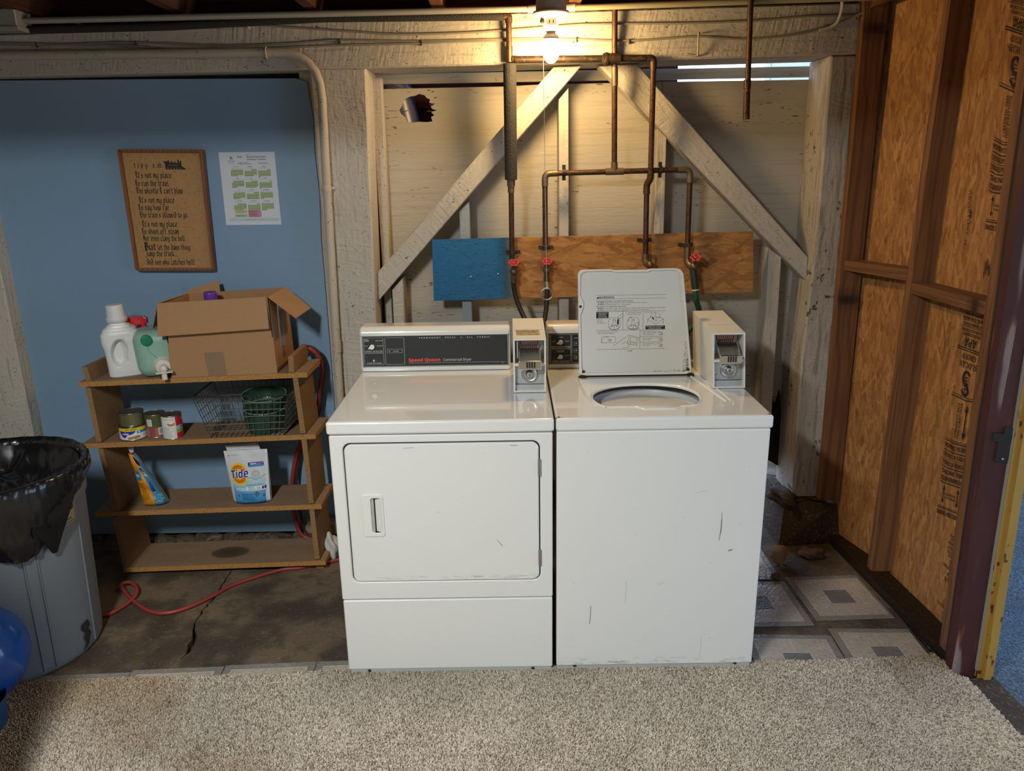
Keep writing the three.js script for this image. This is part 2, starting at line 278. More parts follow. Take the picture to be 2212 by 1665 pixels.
part('concrete_slab', grain(slab([[-3.3, -1.25], ...cj.map((p, i) => [p[0] - wide(i), p[1]]), [-3.3, 0.3]], 0, 0.06, 0.0015), [1, 0, 0], 1.3, [0.2, 0.1]), M.concrete, floor);
part('concrete_slab', grain(slab([...cj.map((p, i) => [p[0] + wide(i), p[1]]), [1.28, 0.3], [1.28, -1.25]].reverse(), 0.001, 0.06, 0.0015), [1, 0, 0], 1.3, [0.2, 0.1]), M.concrete, floor);
part('concrete_slab', grain(box(-3.3, 1.42, -0.06, -0.004, 0.27, 4.3, 0), [1, 0, 0], 1.3), M.concrete, floor);
// rough dirt ridge under the blue panel
part('footing_curb', grain(merge([...Array(16)].map((_, i) => rock([-2.05 + i * 0.088, -0.005, -0.985 + rr(-0.012, 0.012)], [0.075, rr(0.02, 0.036), 0.05], i))), [1, 0, 0], 0.8), M.concrete, floor);
// vinyl tiles
const tileTex = canvasTex(512, 512, (x, w) => {
  const speck = (x0, y0, ww, hh, cols, n, s) => { for (let i = 0; i < n; i++) { x.fillStyle = cols[i % cols.length]; x.globalAlpha = rr(0.15, 0.5); x.beginPath(); x.ellipse(x0 + rr(0, ww), y0 + rr(0, hh), rr(1, s), rr(1, s), rr(0, 3), 0, 7); x.fill(); } x.globalAlpha = 1; };
  x.fillStyle = '#8b8781'; x.fillRect(0, 0, w, w); speck(0, 0, w, w, ['#77736d', '#a09b93', '#6c6a68', '#938a80'], 2600, 8);
  x.save(); x.beginPath(); x.rect(44, 44, 424, 424); x.clip(); x.fillStyle = '#bdb2a4'; x.fillRect(44, 44, 424, 424); speck(44, 44, 424, 424, ['#b0a496', '#c8beb1', '#b9aa9a', '#a89f95'], 1500, 16); x.restore();
  x.save(); x.beginPath(); x.rect(176, 176, 160, 160); x.clip(); x.fillStyle = '#77777a'; x.fillRect(176, 176, 160, 160); speck(176, 176, 160, 160, ['#66666a', '#8e8e8f', '#5c5c60', '#858078'], 1100, 6); x.restore();
  x.strokeStyle = '#d9d2c4'; x.lineWidth = 3; x.strokeRect(44, 44, 424, 424); x.strokeRect(176, 176, 160, 160);
  x.lineWidth = 2; for (const [a, b, c, d] of [[256, 44, 256, 176], [256, 336, 256, 468], [44, 256, 176, 256], [336, 256, 468, 256]]) { x.beginPath(); x.moveTo(a, b); x.lineTo(c, d); x.stroke(); }
});
const tileBump = dataTex(256, 256, (u, v) => 0.7 * fbm(u, v, 5, 5, 4, 801) + 0.3 * fbm(u, v, 60, 60, 2, 811));
const tileMat = phy({ map: tileTex, bumpMap: tileBump, bumpScale: 0.006, clearcoat: 0.7, clearcoatRoughness: 0.12, roughness: 0.32, color: rgb(0.95, 0.93, 0.9) });
const TS = 0.303;
function tile(x, z, a = 0, x1 = TS, dy = 0) {            // back left corner, turn, width left of a cut tile
  const g = slab([[0, 0], [0, TS], [x1, TS], [x1, 0]], 0.0035, 0.003, 0.0006); const p = g.attributes.position, u = g.attributes.uv;
  for (let i = 0; i < p.count; i++) u.setXY(i, p.getX(i) / TS, 1 - p.getZ(i) / TS);
  g.rotateY(a); g.translate(x, 0.001 + dy, z); part('vinyl_tile', g, tileMat, floor);
}
tile(0.958, -0.576, 0.03, 0.288); tile(0.640, -0.541, 0.015, TS, 0.001); tile(0.988, -0.222, -0.04, 0.28); tile(0.678, -0.196, -0.055);
tile(0.632, -0.862, 0.01, TS, 0.001); tile(0.326, -0.862, 0.02); tile(0.33, -0.541, 0.0); tile(0.365, -0.2, -0.02); tile(0.02, -0.53, 0.01); tile(0.05, -0.18, -0.02); tile(-0.33, -0.15, -0.015);
for (const [tx, tz] of [[-0.80, -0.076], [-1.105, -0.064], [-1.411, -0.046], [-1.715, -0.022]]) tile(tx, tz, 0.042, TS);
tile(-2.02, 0.0, 0.05); tile(-0.495, -0.09, 0.03, TS);

// ---- back wall: posts, beam, braces, battens, sheathing, blue panel
const back = structure('wall_back');
const gX = [1, 0, 0], gY = [0, 1, 0], gZ = [0, 0, 1];
part('top_beam', grain(prism([[-2.6233, 1.9578], [-2.0316, 1.9588], [-0.6479, 1.9676], [1.0934, 1.9888], [1.42, 1.994], [1.42, 2.17], [-2.62, 2.12]], -0.93, 0.21, 0.006), gX, 1, [0.1, 0.3]), M.timber, back);
part('post', grain(prism([[-0.868, -0.05], [-0.868 , 1.972], [-0.6565, 1.9685], [-0.6798, 1.0098], [-0.705, -0.05]], -0.93, 0.22, 0.006), gY, 1), M.timber, back);
part('post', grain(prism([[1.0963, 0.1925], [1.0828, 0.8011], [1.0964, 1.2932], [1.0901, 1.9873], [1.24, 1.985], [1.24, 0.19]], -0.93, 0.22, 0.006), gY, 1), M.weather, back);
part('post', grain(prism([[-2.40, -0.05], [-2.40, 1.963], [-2.178, 1.96], [-2.172, 0.51], [-2.168, -0.05]], -0.93, 0.22, 0.005), gY, 1), M.timber, back);
const brL = [[-0.6784, 1.1874], [-0.678, 1.0741], [-0.3831, 1.3918], [0.1589, 1.9709], [0.0525, 1.9691]];
part('diagonal_brace', grain(prism(brL, -0.99, 0.095, 0.004), [0.62, 0.78, 0], 1), M.timber, back);
const brR = [[0.2275, 1.9693], [0.3725, 1.9737], [1.0933, 1.2301], [1.0945, 1.1334]];
part('diagonal_brace', grain(prism(brR.slice().reverse(), -0.985, 0.095, 0.004), [-0.66, 0.75, 0], 1), M.timber, back);
// cripple battens on the sheathing
const batten = (a, b, c, d, zf = -1.03, dep = 0.115) => part('batten', grain(prism([a, b, c, d], zf, dep, 0.002), gY, 1), M.timber, back);
batten([0.0747, 1.8553], [0.0782, 0.9601], [0.1194, 0.9595], [0.1126, 1.8973]);
batten([0.4668, 1.7583], [0.4712, 0.9538], [0.5106, 0.9532], [0.5032, 1.7195]);
batten([-0.3298, 1.4363], [-0.3302, 0.8457], [-0.2905, 0.8451], [-0.2891, 1.4723]).material = std({ map: paintRough, bumpMap: sawBump, bumpScale: 0.003, roughness: 0.85, color: rgb(0.62, 0.78, 1.0) });
batten([-0.6216, 1.1192], [-0.6234, 0.8505], [-0.5798, 0.8498], [-0.5745, 1.1668]);
batten([0.9444, 1.2653], [0.9652, 0.5212], [1.0121, 0.5204], [0.9992, 1.2265]);
batten([-0.665, 0.1], [-0.665, 1.95], [-0.625, 1.95], [-0.645, 0.1], -1.08, 0.06);
// plywood sheathing with the broken hole
const zs = -1.145;
const hole = [[862, 238], [868, 228], [872, 216], [884, 208], [896, 205], [905, 203], [916, 206], [923, 210], [926, 222], [930, 226], [931, 240], [933, 250], [932, 262], [920, 266], [905, 264], [890, 265], [878, 262], [874, 252], [866, 244]];
const holeW = [[-0.5685, 1.8332], [-0.5563, 1.8508], [-0.5496, 1.8702], [-0.5244, 1.8839], [-0.5017, 1.8871], [-0.4845, 1.8939], [-0.4622, 1.8883], [-0.4534, 1.8776], [-0.4405, 1.8721], [-0.4448, 1.8598], [-0.4224, 1.8541], [-0.4398, 1.8455], [-0.4327, 1.8348], [-0.414, 1.8309], [-0.4388, 1.8242], [-0.4262, 1.8115], [-0.4397, 1.8046], [-0.4347, 1.7884], [-0.4576, 1.7851], [-0.4897, 1.7874], [-0.5182, 1.7842], [-0.5407, 1.79], [-0.5455, 1.8061], [-0.5618, 1.8189]];
part('plywood_sheathing', grain(prism([[-0.7, 0.2], [0.5450, 0.2], [0.499, 1.9249], [-0.0042, 1.9219], [-0.1408, 1.9169], [-0.6801, 1.9143], [-0.7, 1.93]], zs, 0.012, 0.0005, [holeW]), gX, 1.2), M.ply, back);
part('plywood_sheathing', grain(prism([[0.5465, 0.36], [1.0, 0.36], [1.045, 0.28], [1.12, 0.27], [1.15, 1.95], [1.0957, 1.9249], [0.5027, 1.9249]], zs, 0.012, 0.0005), gX, 1.2), M.ply, back);
part('siding_board', grain(prism([[-0.6925, 1.9344], [1.1435, 1.9372], [1.1396, 1.9784], [-0.6899, 1.973]], -1.17, 0.02, 0.002), gX, 1.2), M.ply, back);
part('siding_board', grain(prism([[-0.75, 2.08], [0.60, 2.08], [0.60, 1.85], [-0.75, 1.85]], -1.33, 0.02, 0.002), gX, 1.2), M.darkRed, back);
{ const dp = lathe([[0.075, -0.2], [0.075, 0.03], [0.079, 0.034], [0.079, 0.05], [0.075, 0.054], [0.075, 0.2]], 40); dp.rotateZ(0.22); dp.translate(-0.585, 1.86, -1.245); part('vent_duct', dp, std({ color: rgb(0.075, 0.075, 0.13), metalness: 0.2, roughness: 0.35 }), back); }
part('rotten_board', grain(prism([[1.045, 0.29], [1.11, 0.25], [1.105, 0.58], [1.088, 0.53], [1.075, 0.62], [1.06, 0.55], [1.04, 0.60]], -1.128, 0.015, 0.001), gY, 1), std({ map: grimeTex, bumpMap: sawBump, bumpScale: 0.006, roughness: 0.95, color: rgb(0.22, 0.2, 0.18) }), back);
// splinters round the hole
part('splinter', merge([[870, 214], [928, 219], [936, 226], [941, 238], [936, 250], [931, 262], [880, 263]].map((q, i) => { const P = [-0.505 + (q[0] - 900) * 0.00194, 1.88 - (q[1] - 235) * 0.00194]; return rod([P[0] - 0.01, P[1], zs - 0.006], [P[0] + 0.012, P[1] + rr(-0.006, 0.006), zs + 0.003], 0.0018, 5); })), M.lumberDark, back);
// painted blue panel with its ragged right edge and filler strip
part('blue_panel', grain(prism([[-2.3, 0.03], [-0.905, 0.03], [-0.8955, 0.636], [-0.894, 0.9022], [-0.8935, 1.0991], [-0.8936, 1.3269], [-0.8857, 1.5099], [-0.8905, 1.6697], [-0.8858, 1.8078], [-0.8943, 1.8758], [-0.8967, 1.9295], [-0.9381, 1.9451], [-1.5078, 1.9501], [-2.3, 1.955]], -1.0, 0.012, 0.0008), gX, 1), M.blueWall, back);
part('filler_strip', grain(box(-0.93, -0.84, 0.0, 1.97, -1.03, -1.012, 0.002), gY, 1), M.timber, back);
part('panel_backing', box(-2.35, -0.86, 0.0, 2.0, -1.10, -1.05, 0), M.gap, back);
part('outer_siding', grain(box(-3.3, 0.585, -0.1, 2.1, -1.40, -1.35, 0), gX, 1), M.darkRed, back);
part('wall_panel', grain(box(-3.3, -2.38, -0.05, 2.1, -1.03, -0.98, 0.002), gX, 1.2), M.ply, back);
// concrete pier under the corner post
part('concrete_pier', grain(block([1.0192, 0, -0.8369], [1.3148, 0, -0.8653], [1.2835, 0.17, -0.9], [1.067, 0.1776, -0.93], [-0.0, 0.0, -0.3]), gX, 0.8), M.dirt, back);
part('pier_mortar', grain(merge([rock([1.09, 0.175, -0.99], [0.06, 0.035, 0.08], 2), rock([1.17, 0.18, -0.97], [0.07, 0.02, 0.06], 5)]), gX, 0.8), M.dirt, back);
// the outside: a strip of ground seen and felt through the gaps
const yard = new THREE.Mesh(grain(box(-6, 6, -0.16, -0.1, -9, -1.3, 0), gX, 1.5), std({ map: concreteTex, roughness: 0.9, color: rgb(1.3, 1.35, 1.4) })); put(yard); yard.name = 'ground'; yard.userData = { kind: 'structure' }; scene.add(yard);

// ---- right wall: studs, plate, blocking, OSB sheets with print, door jamb
const right = structure('wall_right');
const L1 = M.lumberLight, D1 = M.lumberDark;
part('bottom_plate', grain(block([1.244, 0, -0.95], [1.295, 0, -0.03], [1.295, 0.038, -0.03], [1.244, 0.038, -0.95], [0.09, 0, 0]), gZ, 0.5), M.iron, right);
part('stud', grain(prism([[1.1984, 0.1958], [1.1766, 2.1207], [1.17, 2.2], [1.262, 2.2], [1.285, 0.19]].reverse(), -0.885, 0.04, 0.002), gY, 1, [0.1, 0.2]), L1, right);
part('stud', grain(block([1.292, 0.038, -0.555], [1.376, 0.038, -0.551], [1.376, 2.2, -0.525], [1.298, 2.2, -0.527], [-0.0, 0, -0.04]), gY, 1, [0.55, 0.3]), L1, right);
part('stud', grain(block([1.378, 0.0, -0.56], [1.40, 0.0, -0.50], [1.40, 2.2, -0.475], [1.378, 2.2, -0.535], [0.02, 0, 0.0]), gY, 1, [0.55, 0.3]), D1, right);
part('stud', grain(block([1.297, 0, -0.028], [1.372, 0.0, -0.028], [1.372, 2.2, -0.10], [1.297, 2.2, -0.10], [0, 0, -0.038]), gY, 1), L1, right);
part('blocking', grain(block([1.201, 1.19, -0.885], [1.297, 1.19, -0.58], [1.297, 1.23, -0.58], [1.201, 1.228, -0.885], [0.075, 0, 0]), gZ, 1), L1, right);
part('blocking', grain(block([1.297, 1.150, -0.54], [1.299, 1.156, -0.085], [1.299, 1.195, -0.085], [1.297, 1.189, -0.54], [0.08, 0, 0]), gZ, 1), L1, right);
const sheetUV = (g) => { const p = g.attributes.position, u = g.attributes.uv; for (let i = 0; i < p.count; i++) u.setXY(i, p.getZ(i) / 0.6 + 0.1, p.getY(i) / 1.2); return g; };
part('osb_sheet', sheetUV(block([1.279, 0.0, -0.93], [1.372, 0.0, -0.57], [1.372, 2.3, -0.555], [1.275, 2.3, -0.97], [0.012, 0, 0])), M.osb, right);
part('osb_sheet', sheetUV(block([1.371, 0.0, -0.56], [1.374, 0.0, -0.02], [1.374, 2.3, -0.02], [1.371, 2.3, -0.56], [0.012, 0, 0])), M.osb, right);
part('osb_sheet', sheetUV(block([1.262, 1.9, -1.03], [1.279, 1.9, -0.93], [1.275, 2.3, -0.96], [1.26, 2.3, -1.06], [0.012, 0, 0])), M.osb, right);
// grade stamp, printed head down on the sheets
const stampTex = canvasTex(512, 2048, (x, w, h) => {
  x.translate(w, h); x.rotate(Math.PI); x.fillStyle = '#1c1a1c'; x.strokeStyle = '#1c1a1c'; x.textAlign = 'center';
  const t = (s, y, px, f = 'bold', fam = 'sans-serif') => { x.font = `${f} ${px}px ${fam}`; x.save(); x.translate(256, y); const m = x.measureText(s).width; if (m > 480) x.scale(480 / m, 1); x.fillText(s, 0, 0); x.restore(); };
  const bar = (y, q = 6) => { x.fillRect(20, y, 472, q); };
  const arrow = (cx, y0, y1, k = 1) => { x.fillRect(cx - 6 * k, y0 + 20, 12 * k, y1 - y0 - 40); for (const [y, s] of [[y0, 1], [y1, -1]]) { x.beginPath(); x.moveTo(cx, y); x.lineTo(cx - 22 * k, y + 44 * s * k); x.lineTo(cx + 22 * k, y + 44 * s * k); x.fill(); } };
  t('(THIS SIDE DOWN)', 70, 62); bar(92, 9); bar(112, 4);
  arrow(110, 140, 330); arrow(400, 140, 330); t('STRENGTH AXIS', 220, 28); t('THIS DIRECTION', 256, 28); bar(350, 9);
  t('RECOMMENDED', 420, 60); t('PANEL SPACING', 488, 60); bar(506, 9); t('1/8 INCH AT ENDS', 576, 60); bar(590, 4); t('1/8 INCH AT EDGES', 652, 60); bar(668, 9); t('MADE IN CANADA', 742, 62); bar(762, 9); bar(784, 5);
  arrow(170, 815, 1160, 1.6); x.fillRect(60, 830, 9, 330); x.fillRect(84, 830, 5, 330); x.save(); x.translate(300, 990); x.rotate(Math.PI / 2); x.font = 'bold 44px sans-serif'; x.fillText('STRENGTH AXIS', 0, -10); x.fillText('THIS DIRECTION', 0, 40); x.restore();
  bar(1195, 9); bar(1220, 5); x.lineWidth = 26; x.beginPath(); x.arc(256, 1300, 58, -0.3, Math.PI * 1.1, true); x.arc(256, 1395, 58, -Math.PI * 0.6, Math.PI * 0.85, false); x.stroke(); x.lineWidth = 8; for (let k = 0; k < 5; k++) { x.beginPath(); x.moveTo(210, 1300 + k * 26); x.lineTo(302, 1292 + k * 26); x.stroke(); } x.beginPath(); x.moveTo(256, 1240); x.lineTo(256, 1420); x.stroke();
  t('SLOCAN', 1540, 78, 'bold', 'serif'); t('GROUP', 1612, 70, 'bold', 'serif'); bar(1634, 9); bar(1654, 9); t('APA', 1752, 112, 'italic bold'); t('THE ENGINEERED', 1796, 38); t('WOOD ASSOCIATION', 1834, 38); bar(1846, 4); t('RATED SHEATHING', 1888, 42, 'bold'); t('24/16 7/16 INCH', 1936, 50); t('SIZED FOR SPACING', 1974, 34); t('EXPOSURE 1  PS 2-92', 2012, 38);
  x.globalCompositeOperation = 'destination-out'; for (let i = 0; i < 800; i++) { x.fillStyle = `rgba(0,0,0,${rr(0.3, 0.9)})`; x.fillRect(rr(0, w), rr(0, h), rr(2, 16), rr(1, 7)); }
});
const stampMat = std({ map: stampTex, transparent: true, roughness: 0.8, polygonOffset: true, polygonOffsetFactor: -2 });
const stampGeo = (a, b, c, d) => { const g = new THREE.BufferGeometry(); g.setAttribute('position', new THREE.Float32BufferAttribute([a, b, c, a, c, d].flat(), 3)); g.setAttribute('uv', new THREE.Float32BufferAttribute([0, 0, 1, 0, 1, 1, 0, 0, 1, 1, 0, 1], 2)); g.computeVertexNormals(); return g; };
part('grade_stamp', stampGeo([1.3695, 1.3861, -0.2889], [1.3695, 1.3805, -0.1551], [1.3695, 2.0816, -0.2038], [1.3695, 2.1315, -0.3528]), stampMat, right);
part('grade_stamp', stampGeo([1.37, 0.3964, -0.3205], [1.37, 0.4273, -0.1774], [1.3695, 1.1555, -0.1906], [1.3695, 1.152, -0.3467]), stampMat, right);
part('grade_stamp', stampGeo([1.370, -0.30, -0.245], [1.370, -0.34, -0.09], [1.370, 0.385, -0.09], [1.370, 0.385, -0.235]), stampMat, right);
const scrawlTex = canvasTex(256, 512, (x) => { x.strokeStyle = '#1e2024'; x.lineWidth = 3; x.beginPath(); for (let i = 0; i < 34; i++) x.lineTo(70 + 50 * Math.sin(i * 2.1) + i * 2, 40 + i * 8 + 10 * Math.cos(i * 3.7)); x.stroke(); x.font = '54px sans-serif'; x.save(); x.translate(120, 500); x.rotate(-1.5); x.fillStyle = '#1e2024'; x.fillText('LET  $80', 0, 0); x.restore(); x.lineWidth = 9; x.beginPath(); for (let i = 0; i < 12; i++) x.lineTo(150 + 16 * Math.sin(i * 2.6), 200 + i * 5); x.stroke(); });
part('marker_scrawl', stampGeo([1.37, 1.3171, -0.3955], [1.37, 1.3146, -0.3471], [1.37, 1.5289, -0.3564], [1.37, 1.5336, -0.4088]), std({ map: scrawlTex, transparent: true, roughness: 0.8, polygonOffset: true, polygonOffsetFactor: -2 }), right);
part('marker_scrawl', stampGeo([1.37, 1.2286, -0.2638], [1.37, 1.2274, -0.1748], [1.37, 1.329, -0.1738], [1.37, 1.3306, -0.2656]), std({ map: canvasTex(256, 256, (x) => { x.strokeStyle = '#1e2024'; x.lineWidth = 5; x.beginPath(); for (let i = 0; i < 22; i++) x.lineTo(20 + i * 9.5, 128 + (i % 2 ? 1 : -1) * (30 + 50 * hash(i, 3, 5)) + 20 * Math.sin(i)); x.stroke(); }), transparent: true, roughness: 0.8, polygonOffset: true, polygonOffsetFactor: -2 }), right);
part('wall_above_door', grain(box(1.36, 1.42, 2.0, 2.46, 0, 4.3, 0), gZ, 1), M.ply, right);
part('wall_beside_door', grain(box(1.36, 1.42, -0.05, 2.46, 1.05, 4.3, 0), gZ, 1), M.ply, right);

// door jamb, yellow rebated casing, strike plate
const door1 = structure('door_1');
const jx0 = 1.284, top = 2.06;
part('door_jamb', grain(block([jx0, -0.005, 0.035], [1.349, -0.005, 0.05], [1.349, top, 0.0], [jx0, top, -0.02], [0, 0, -0.035]), gY, 1), M.jamb, door1);
part('door_jamb', grain(block([jx0 + 0.012, 0, -0.002], [jx0 + 0.03, 0, -0.002], [jx0 + 0.03, top, -0.055], [jx0 + 0.012, top, -0.055], [0, 0, -0.025]), gY, 1), M.blackMetal, door1);
part('casing_edge', grain(block([1.349, 0.03, 0.056], [1.354, 0.03, 0.056], [1.354, top, 0.006], [1.349, top, 0.006], [0, 0, -0.03]), gY, 1), M.greyPaint, door1);
part('door_casing', grain(block([1.354, 0, 0.060], [1.371, 0, 0.060], [1.371, top, 0.010], [1.354, top, 0.010], [0, 0, -0.05]), gY, 1), M.yellow, door1);
part('door_casing', grain(block([1.371, 0, 0.070], [1.398, 0, 0.070], [1.398, top, 0.020], [1.371, top, 0.020], [0, 0, -0.06]), gY, 1), M.yellow, door1);
const sp = [1.32, 0.7443, 0.0069];
part('strike_plate', merge([block([1.313, 0.735, 0.0285], [1.345, 0.735, 0.0362], [1.345, 0.80, 0.0346], [1.313, 0.80, 0.0272], [0, 0, 0.003]), block([1.298, 0.80, 0.0243], [1.345, 0.80, 0.0352], [1.345, 0.825, 0.0346], [1.298, 0.825, 0.0237], [0, 0, 0.004]), block([1.325, 0.825, 0.031], [1.345, 0.825, 0.035], [1.345, 0.845, 0.034], [1.325, 0.845, 0.030], [0, 0, 0.003])]), M.blackMetal, door1);
part('strike_screw', ell(0.004, 0.004, 0.003, [1.331, 0.746, 0.0368], 10, 8), M.steel, door1);
part('door_threshold', grain(block([1.32, -0.003, 0.06], [1.33, -0.003, 1.05], [1.33, 0.002, 1.05], [1.32, 0.002, 0.06], [0.09, 0, 0]), gZ, 0.5), M.dirt, door1);

// ---- the passage beyond the door
const hallMat = std({ map: carpetTex, bumpMap: carpetBump, bumpScale: 0.004, roughness: 1, color: rgb(0.30, 0.52, 0.95) });
part('passage_carpet', grain(box(1.41, 4.2, -0.06, 0.0, -2.6, 3.2, 0), gX, 1), hallMat, floor);
const hall = structure('wall_passage');
const wallPaint = std({ color: rgb(0.55, 0.56, 0.55), roughness: 0.8 });
part('wall_board', box(1.42, 4.3, -0.05, 2.45, 3.2, 3.28, 0), wallPaint, hall);
part('wall_board', box(1.40, 4.3, 2.40, 2.48, -2.7, 3.28, 0), wallPaint, hall);
part('wall_board', box(4.2, 4.3, -0.05, 0.05, -2.7, 3.28, 0), wallPaint, hall);
part('wall_board', box(4.2, 4.3, 2.3, 2.45, -2.7, 3.28, 0), wallPaint, hall);
part('wall_board', box(1.40, 4.3, -0.05, 2.45, -2.7, -2.6, 0), wallPaint, hall);
part('wall_board', box(1.405, 1.425, -0.05, 2.5, -2.7, 0.0, 0), wallPaint, hall);

// ---- room shell behind and beside the camera, joisted ceiling
const ceil = structure('ceiling');
const joistM = std({ map: lumber, roughness: 0.85, color: rgb(0.35, 0.24, 0.2) });
part('subfloor', grain(box(-3.3, 1.42, 2.46, 2.50, -1.45, 4.36, 0), gX, 1), joistM, ceil);
for (let i = 0; i < 9; i++) { const x = -2.9 + i * 0.5; if (Math.abs(x + 1.0) < 0.75) continue; part('joist', grain(box(x, x + 0.045, 2.17, 2.46, -1.35, 4.3, 0.003), gZ, 1), joistM, ceil); }
for (const x of [-1.36, -0.86, -0.4]) part('joist', grain(box(x, x + 0.045, 2.17, 2.46, -1.35, 0.26, 0.003), gZ, 1), joistM, ceil);
part('added_girder', grain(box(-3.3, 1.36, 1.985, 2.46, 0.26, 0.35, 0.004), gX, 1), joistM, ceil);  // unseen beam added to keep lamp light off the upper blue panel
part('rim_board', grain(box(-3.3, 1.42, 2.1, 2.46, -1.20, -1.12, 0), gX, 1), joistM, ceil);
part('beam_plate', grain(block([1.185, 2.1356, -0.9], [1.2848, 2.1586, -0.7], [1.43, 2.24, -0.6], [1.15, 2.24, -0.98], [0, 0.02, -0.08]), gX, 1), M.lumberDark, ceil);
const wl = structure('wall_left'); part('wall_board', grain(box(-3.36, -3.3, -0.05, 2.5, -1.45, 4.36, 0), gZ, 1.2), M.ply, wl);
const wp = structure('added_partition'); part('wall_board', grain(box(-3.3, -1.395, 0, 1.12, 0.72, 0.80, 0.003), gX, 1.2), M.ply, wp);  // unseen half wall, added to cast shade on left carpet and trash can
const wf = structure('wall_front'); part('wall_board', grain(box(-3.36, 1.42, -0.05, 2.5, 4.3, 4.36, 0), gX, 1.2), M.ply, wf);
// ---- carpet with its pile
const carpetOutline = (() => {
  const b = [[-1.8114, 0.16], [-1.7489, 0.0531], [-1.7274, 0.0146], [-1.5198, 0.0056], [-1.302, -0.0008], [-1.0977, -0.0053], [-0.8856, -0.012], [-0.6962, -0.0218], [-0.6, -0.028], [-0.3, -0.03], [0, -0.03], [0.3, -0.03], [0.6, -0.035], [0.7159, -0.0378], [0.8701, -0.0364], [1.0568, -0.0391], [1.2325, -0.0497], [1.2764, -0.0561], [1.2958, -0.0011], [1.2876, 0.0463], [1.3184, 0.0657], [1.318, 0.10], [1.325, 0.33], [1.33, 0.6], [1.345, 1.1], [1.35, 4.25], [-2.6, 4.25], [-2.6, 0.55]];
  const o = []; b.forEach((p, i) => { const q = b[(i + 1) % b.length]; const n = Math.max(1, Math.round(Math.hypot(q[0] - p[0], q[1] - p[1]) / 0.03)); for (let k = 0; k < n; k++) o.push([p[0] + (q[0] - p[0]) * k / n + rr(-0.003, 0.003), p[1] + (q[1] - p[1]) * k / n + rr(-0.003, 0.003)]); }); return o;
})();
part('carpet', grain(slab(carpetOutline.slice().reverse(), 0.008, 0.007, 0.001), gX, 1), M.carpet, floor);
{
  const inside = (x, z) => { let c = false; for (let i = 0, j = carpetOutline.length - 1; i < carpetOutline.length; j = i++) { const a = carpetOutline[i], b = carpetOutline[j]; if ((a[1] > z) !== (b[1] > z) && x < (b[0] - a[0]) * (z - a[1]) / (b[1] - a[1]) + a[0]) c = !c; } return c; };
  const g = new THREE.IcosahedronGeometry(1, 0); g.scale(0.0025, 0.0052, 0.0025); g.translate(0, 0.002, 0);
  const at = []; for (let z = -0.06; z < 0.96; z += 0.0042) for (let x = -2.0; x < 1.36; x += 0.0042) at.push([x + rr(-0.0018, 0.0018), z + rr(-0.0018, 0.0018)]);
  const ok = at.filter((p) => inside(p[0], p[1]));
  const im = new THREE.InstancedMesh(g, std({ roughness: 1, color: rgb(1, 1, 1) }), ok.length); const m = new THREE.Matrix4(), q = new THREE.Quaternion(), e = new THREE.Euler(), col = new THREE.Color();
  ok.forEach((p, i) => {
    const n = fbm((p[0] + 3) / 5, (p[1] + 3) / 5, 12, 12, 4, 901), w = fbm((p[0] + 3) / 5, (p[1] + 3) / 5, 30, 20, 3, 911);
    e.set(rr(-0.5, 0.5) + (n - 0.5) * 2.2, rr(0, 3), rr(-0.5, 0.5) + (w - 0.5) * 2.2); q.setFromEuler(e); const s = rr(0.8, 1.25); m.compose(V(p[0], 0.008, p[1]), q, V(s, s * rr(0.85, 1.2), s)); im.setMatrixAt(i, m);
    const t = rnd(), st = sst(0.5, 0.66, fbm((p[0] + 3) / 5, (p[1] + 3) / 5, 7, 7, 4, 921)); const k = 0.5 + 0.86 * n; let c = t < 0.16 ? [0.25, 0.20, 0.155] : t < 0.5 ? [0.40, 0.35, 0.285] : t < 0.85 ? [0.50, 0.45, 0.375] : [0.60, 0.55, 0.475]; c = mix(c, c.map((v, j) => v * [0.72, 0.64, 0.54][j]), st); col.setRGB(c[0] * k * 1.06, c[1] * k * 1.02, c[2] * k * 0.97); im.setColorAt(i, col);
  });
  im.name = 'carpet_pile'; im.userData.kind = 'stuff'; put(im); floor.add(im);
}
// ================================================================ dryer and washer
const consoleProfile = (x0, x1, r = 0.008) => {          // enamel console, front leaning back a little, rolled top edge
  const s = new THREE.Shape(); s.moveTo(-0.69, 0.884); s.lineTo(-0.585, 0.884); s.quadraticCurveTo(-0.583, 0.9, -0.586, 0.905); s.lineTo(-0.594, 1.012); s.quadraticCurveTo(-0.588, 1.025, -0.594, 1.033); s.quadraticCurveTo(-0.602, 1.046, -0.62, 1.046); s.lineTo(-0.69, 1.044); s.closePath();
  const g = new THREE.ExtrudeGeometry(s, { depth: x1 - x0 - 2 * r, bevelEnabled: true, bevelThickness: r, bevelSize: r, bevelOffset: -r, bevelSegments: 3, curveSegments: 6 });
  g.rotateY(-Math.PI / 2); g.translate(x1 - r, 0, 0);      // x' = -z, z' = x
  return g;
};
const consoleFace = (x0, x1, y0, y1, tex) => {              // printed panel lying on the leaning front
  const zf = (y) => -0.586 - (y - 0.905) * (0.008 / 0.107) + 0.0016; const g = block([x0, y0, zf(y0)], [x1, y0, zf(y0)], [x1, y1, zf(y1)], [x0, y1, zf(y1)], [0, 0, -0.003]);
  return g;
};
function knobGeo(x, y, z, r, turn) { const s = new THREE.Shape(); s.absarc(0, 0, r, -0.9, Math.PI * 2 - 2.25 + 0.0, false); s.lineTo(-0.4 * r, -1.9 * r); s.closePath(); const g = new THREE.ExtrudeGeometry(s, { depth: 0.012, bevelEnabled: true, bevelSize: 0.001, bevelThickness: 0.001, bevelSegments: 1 }); g.rotateZ(turn); g.translate(x, y, z); return g; }

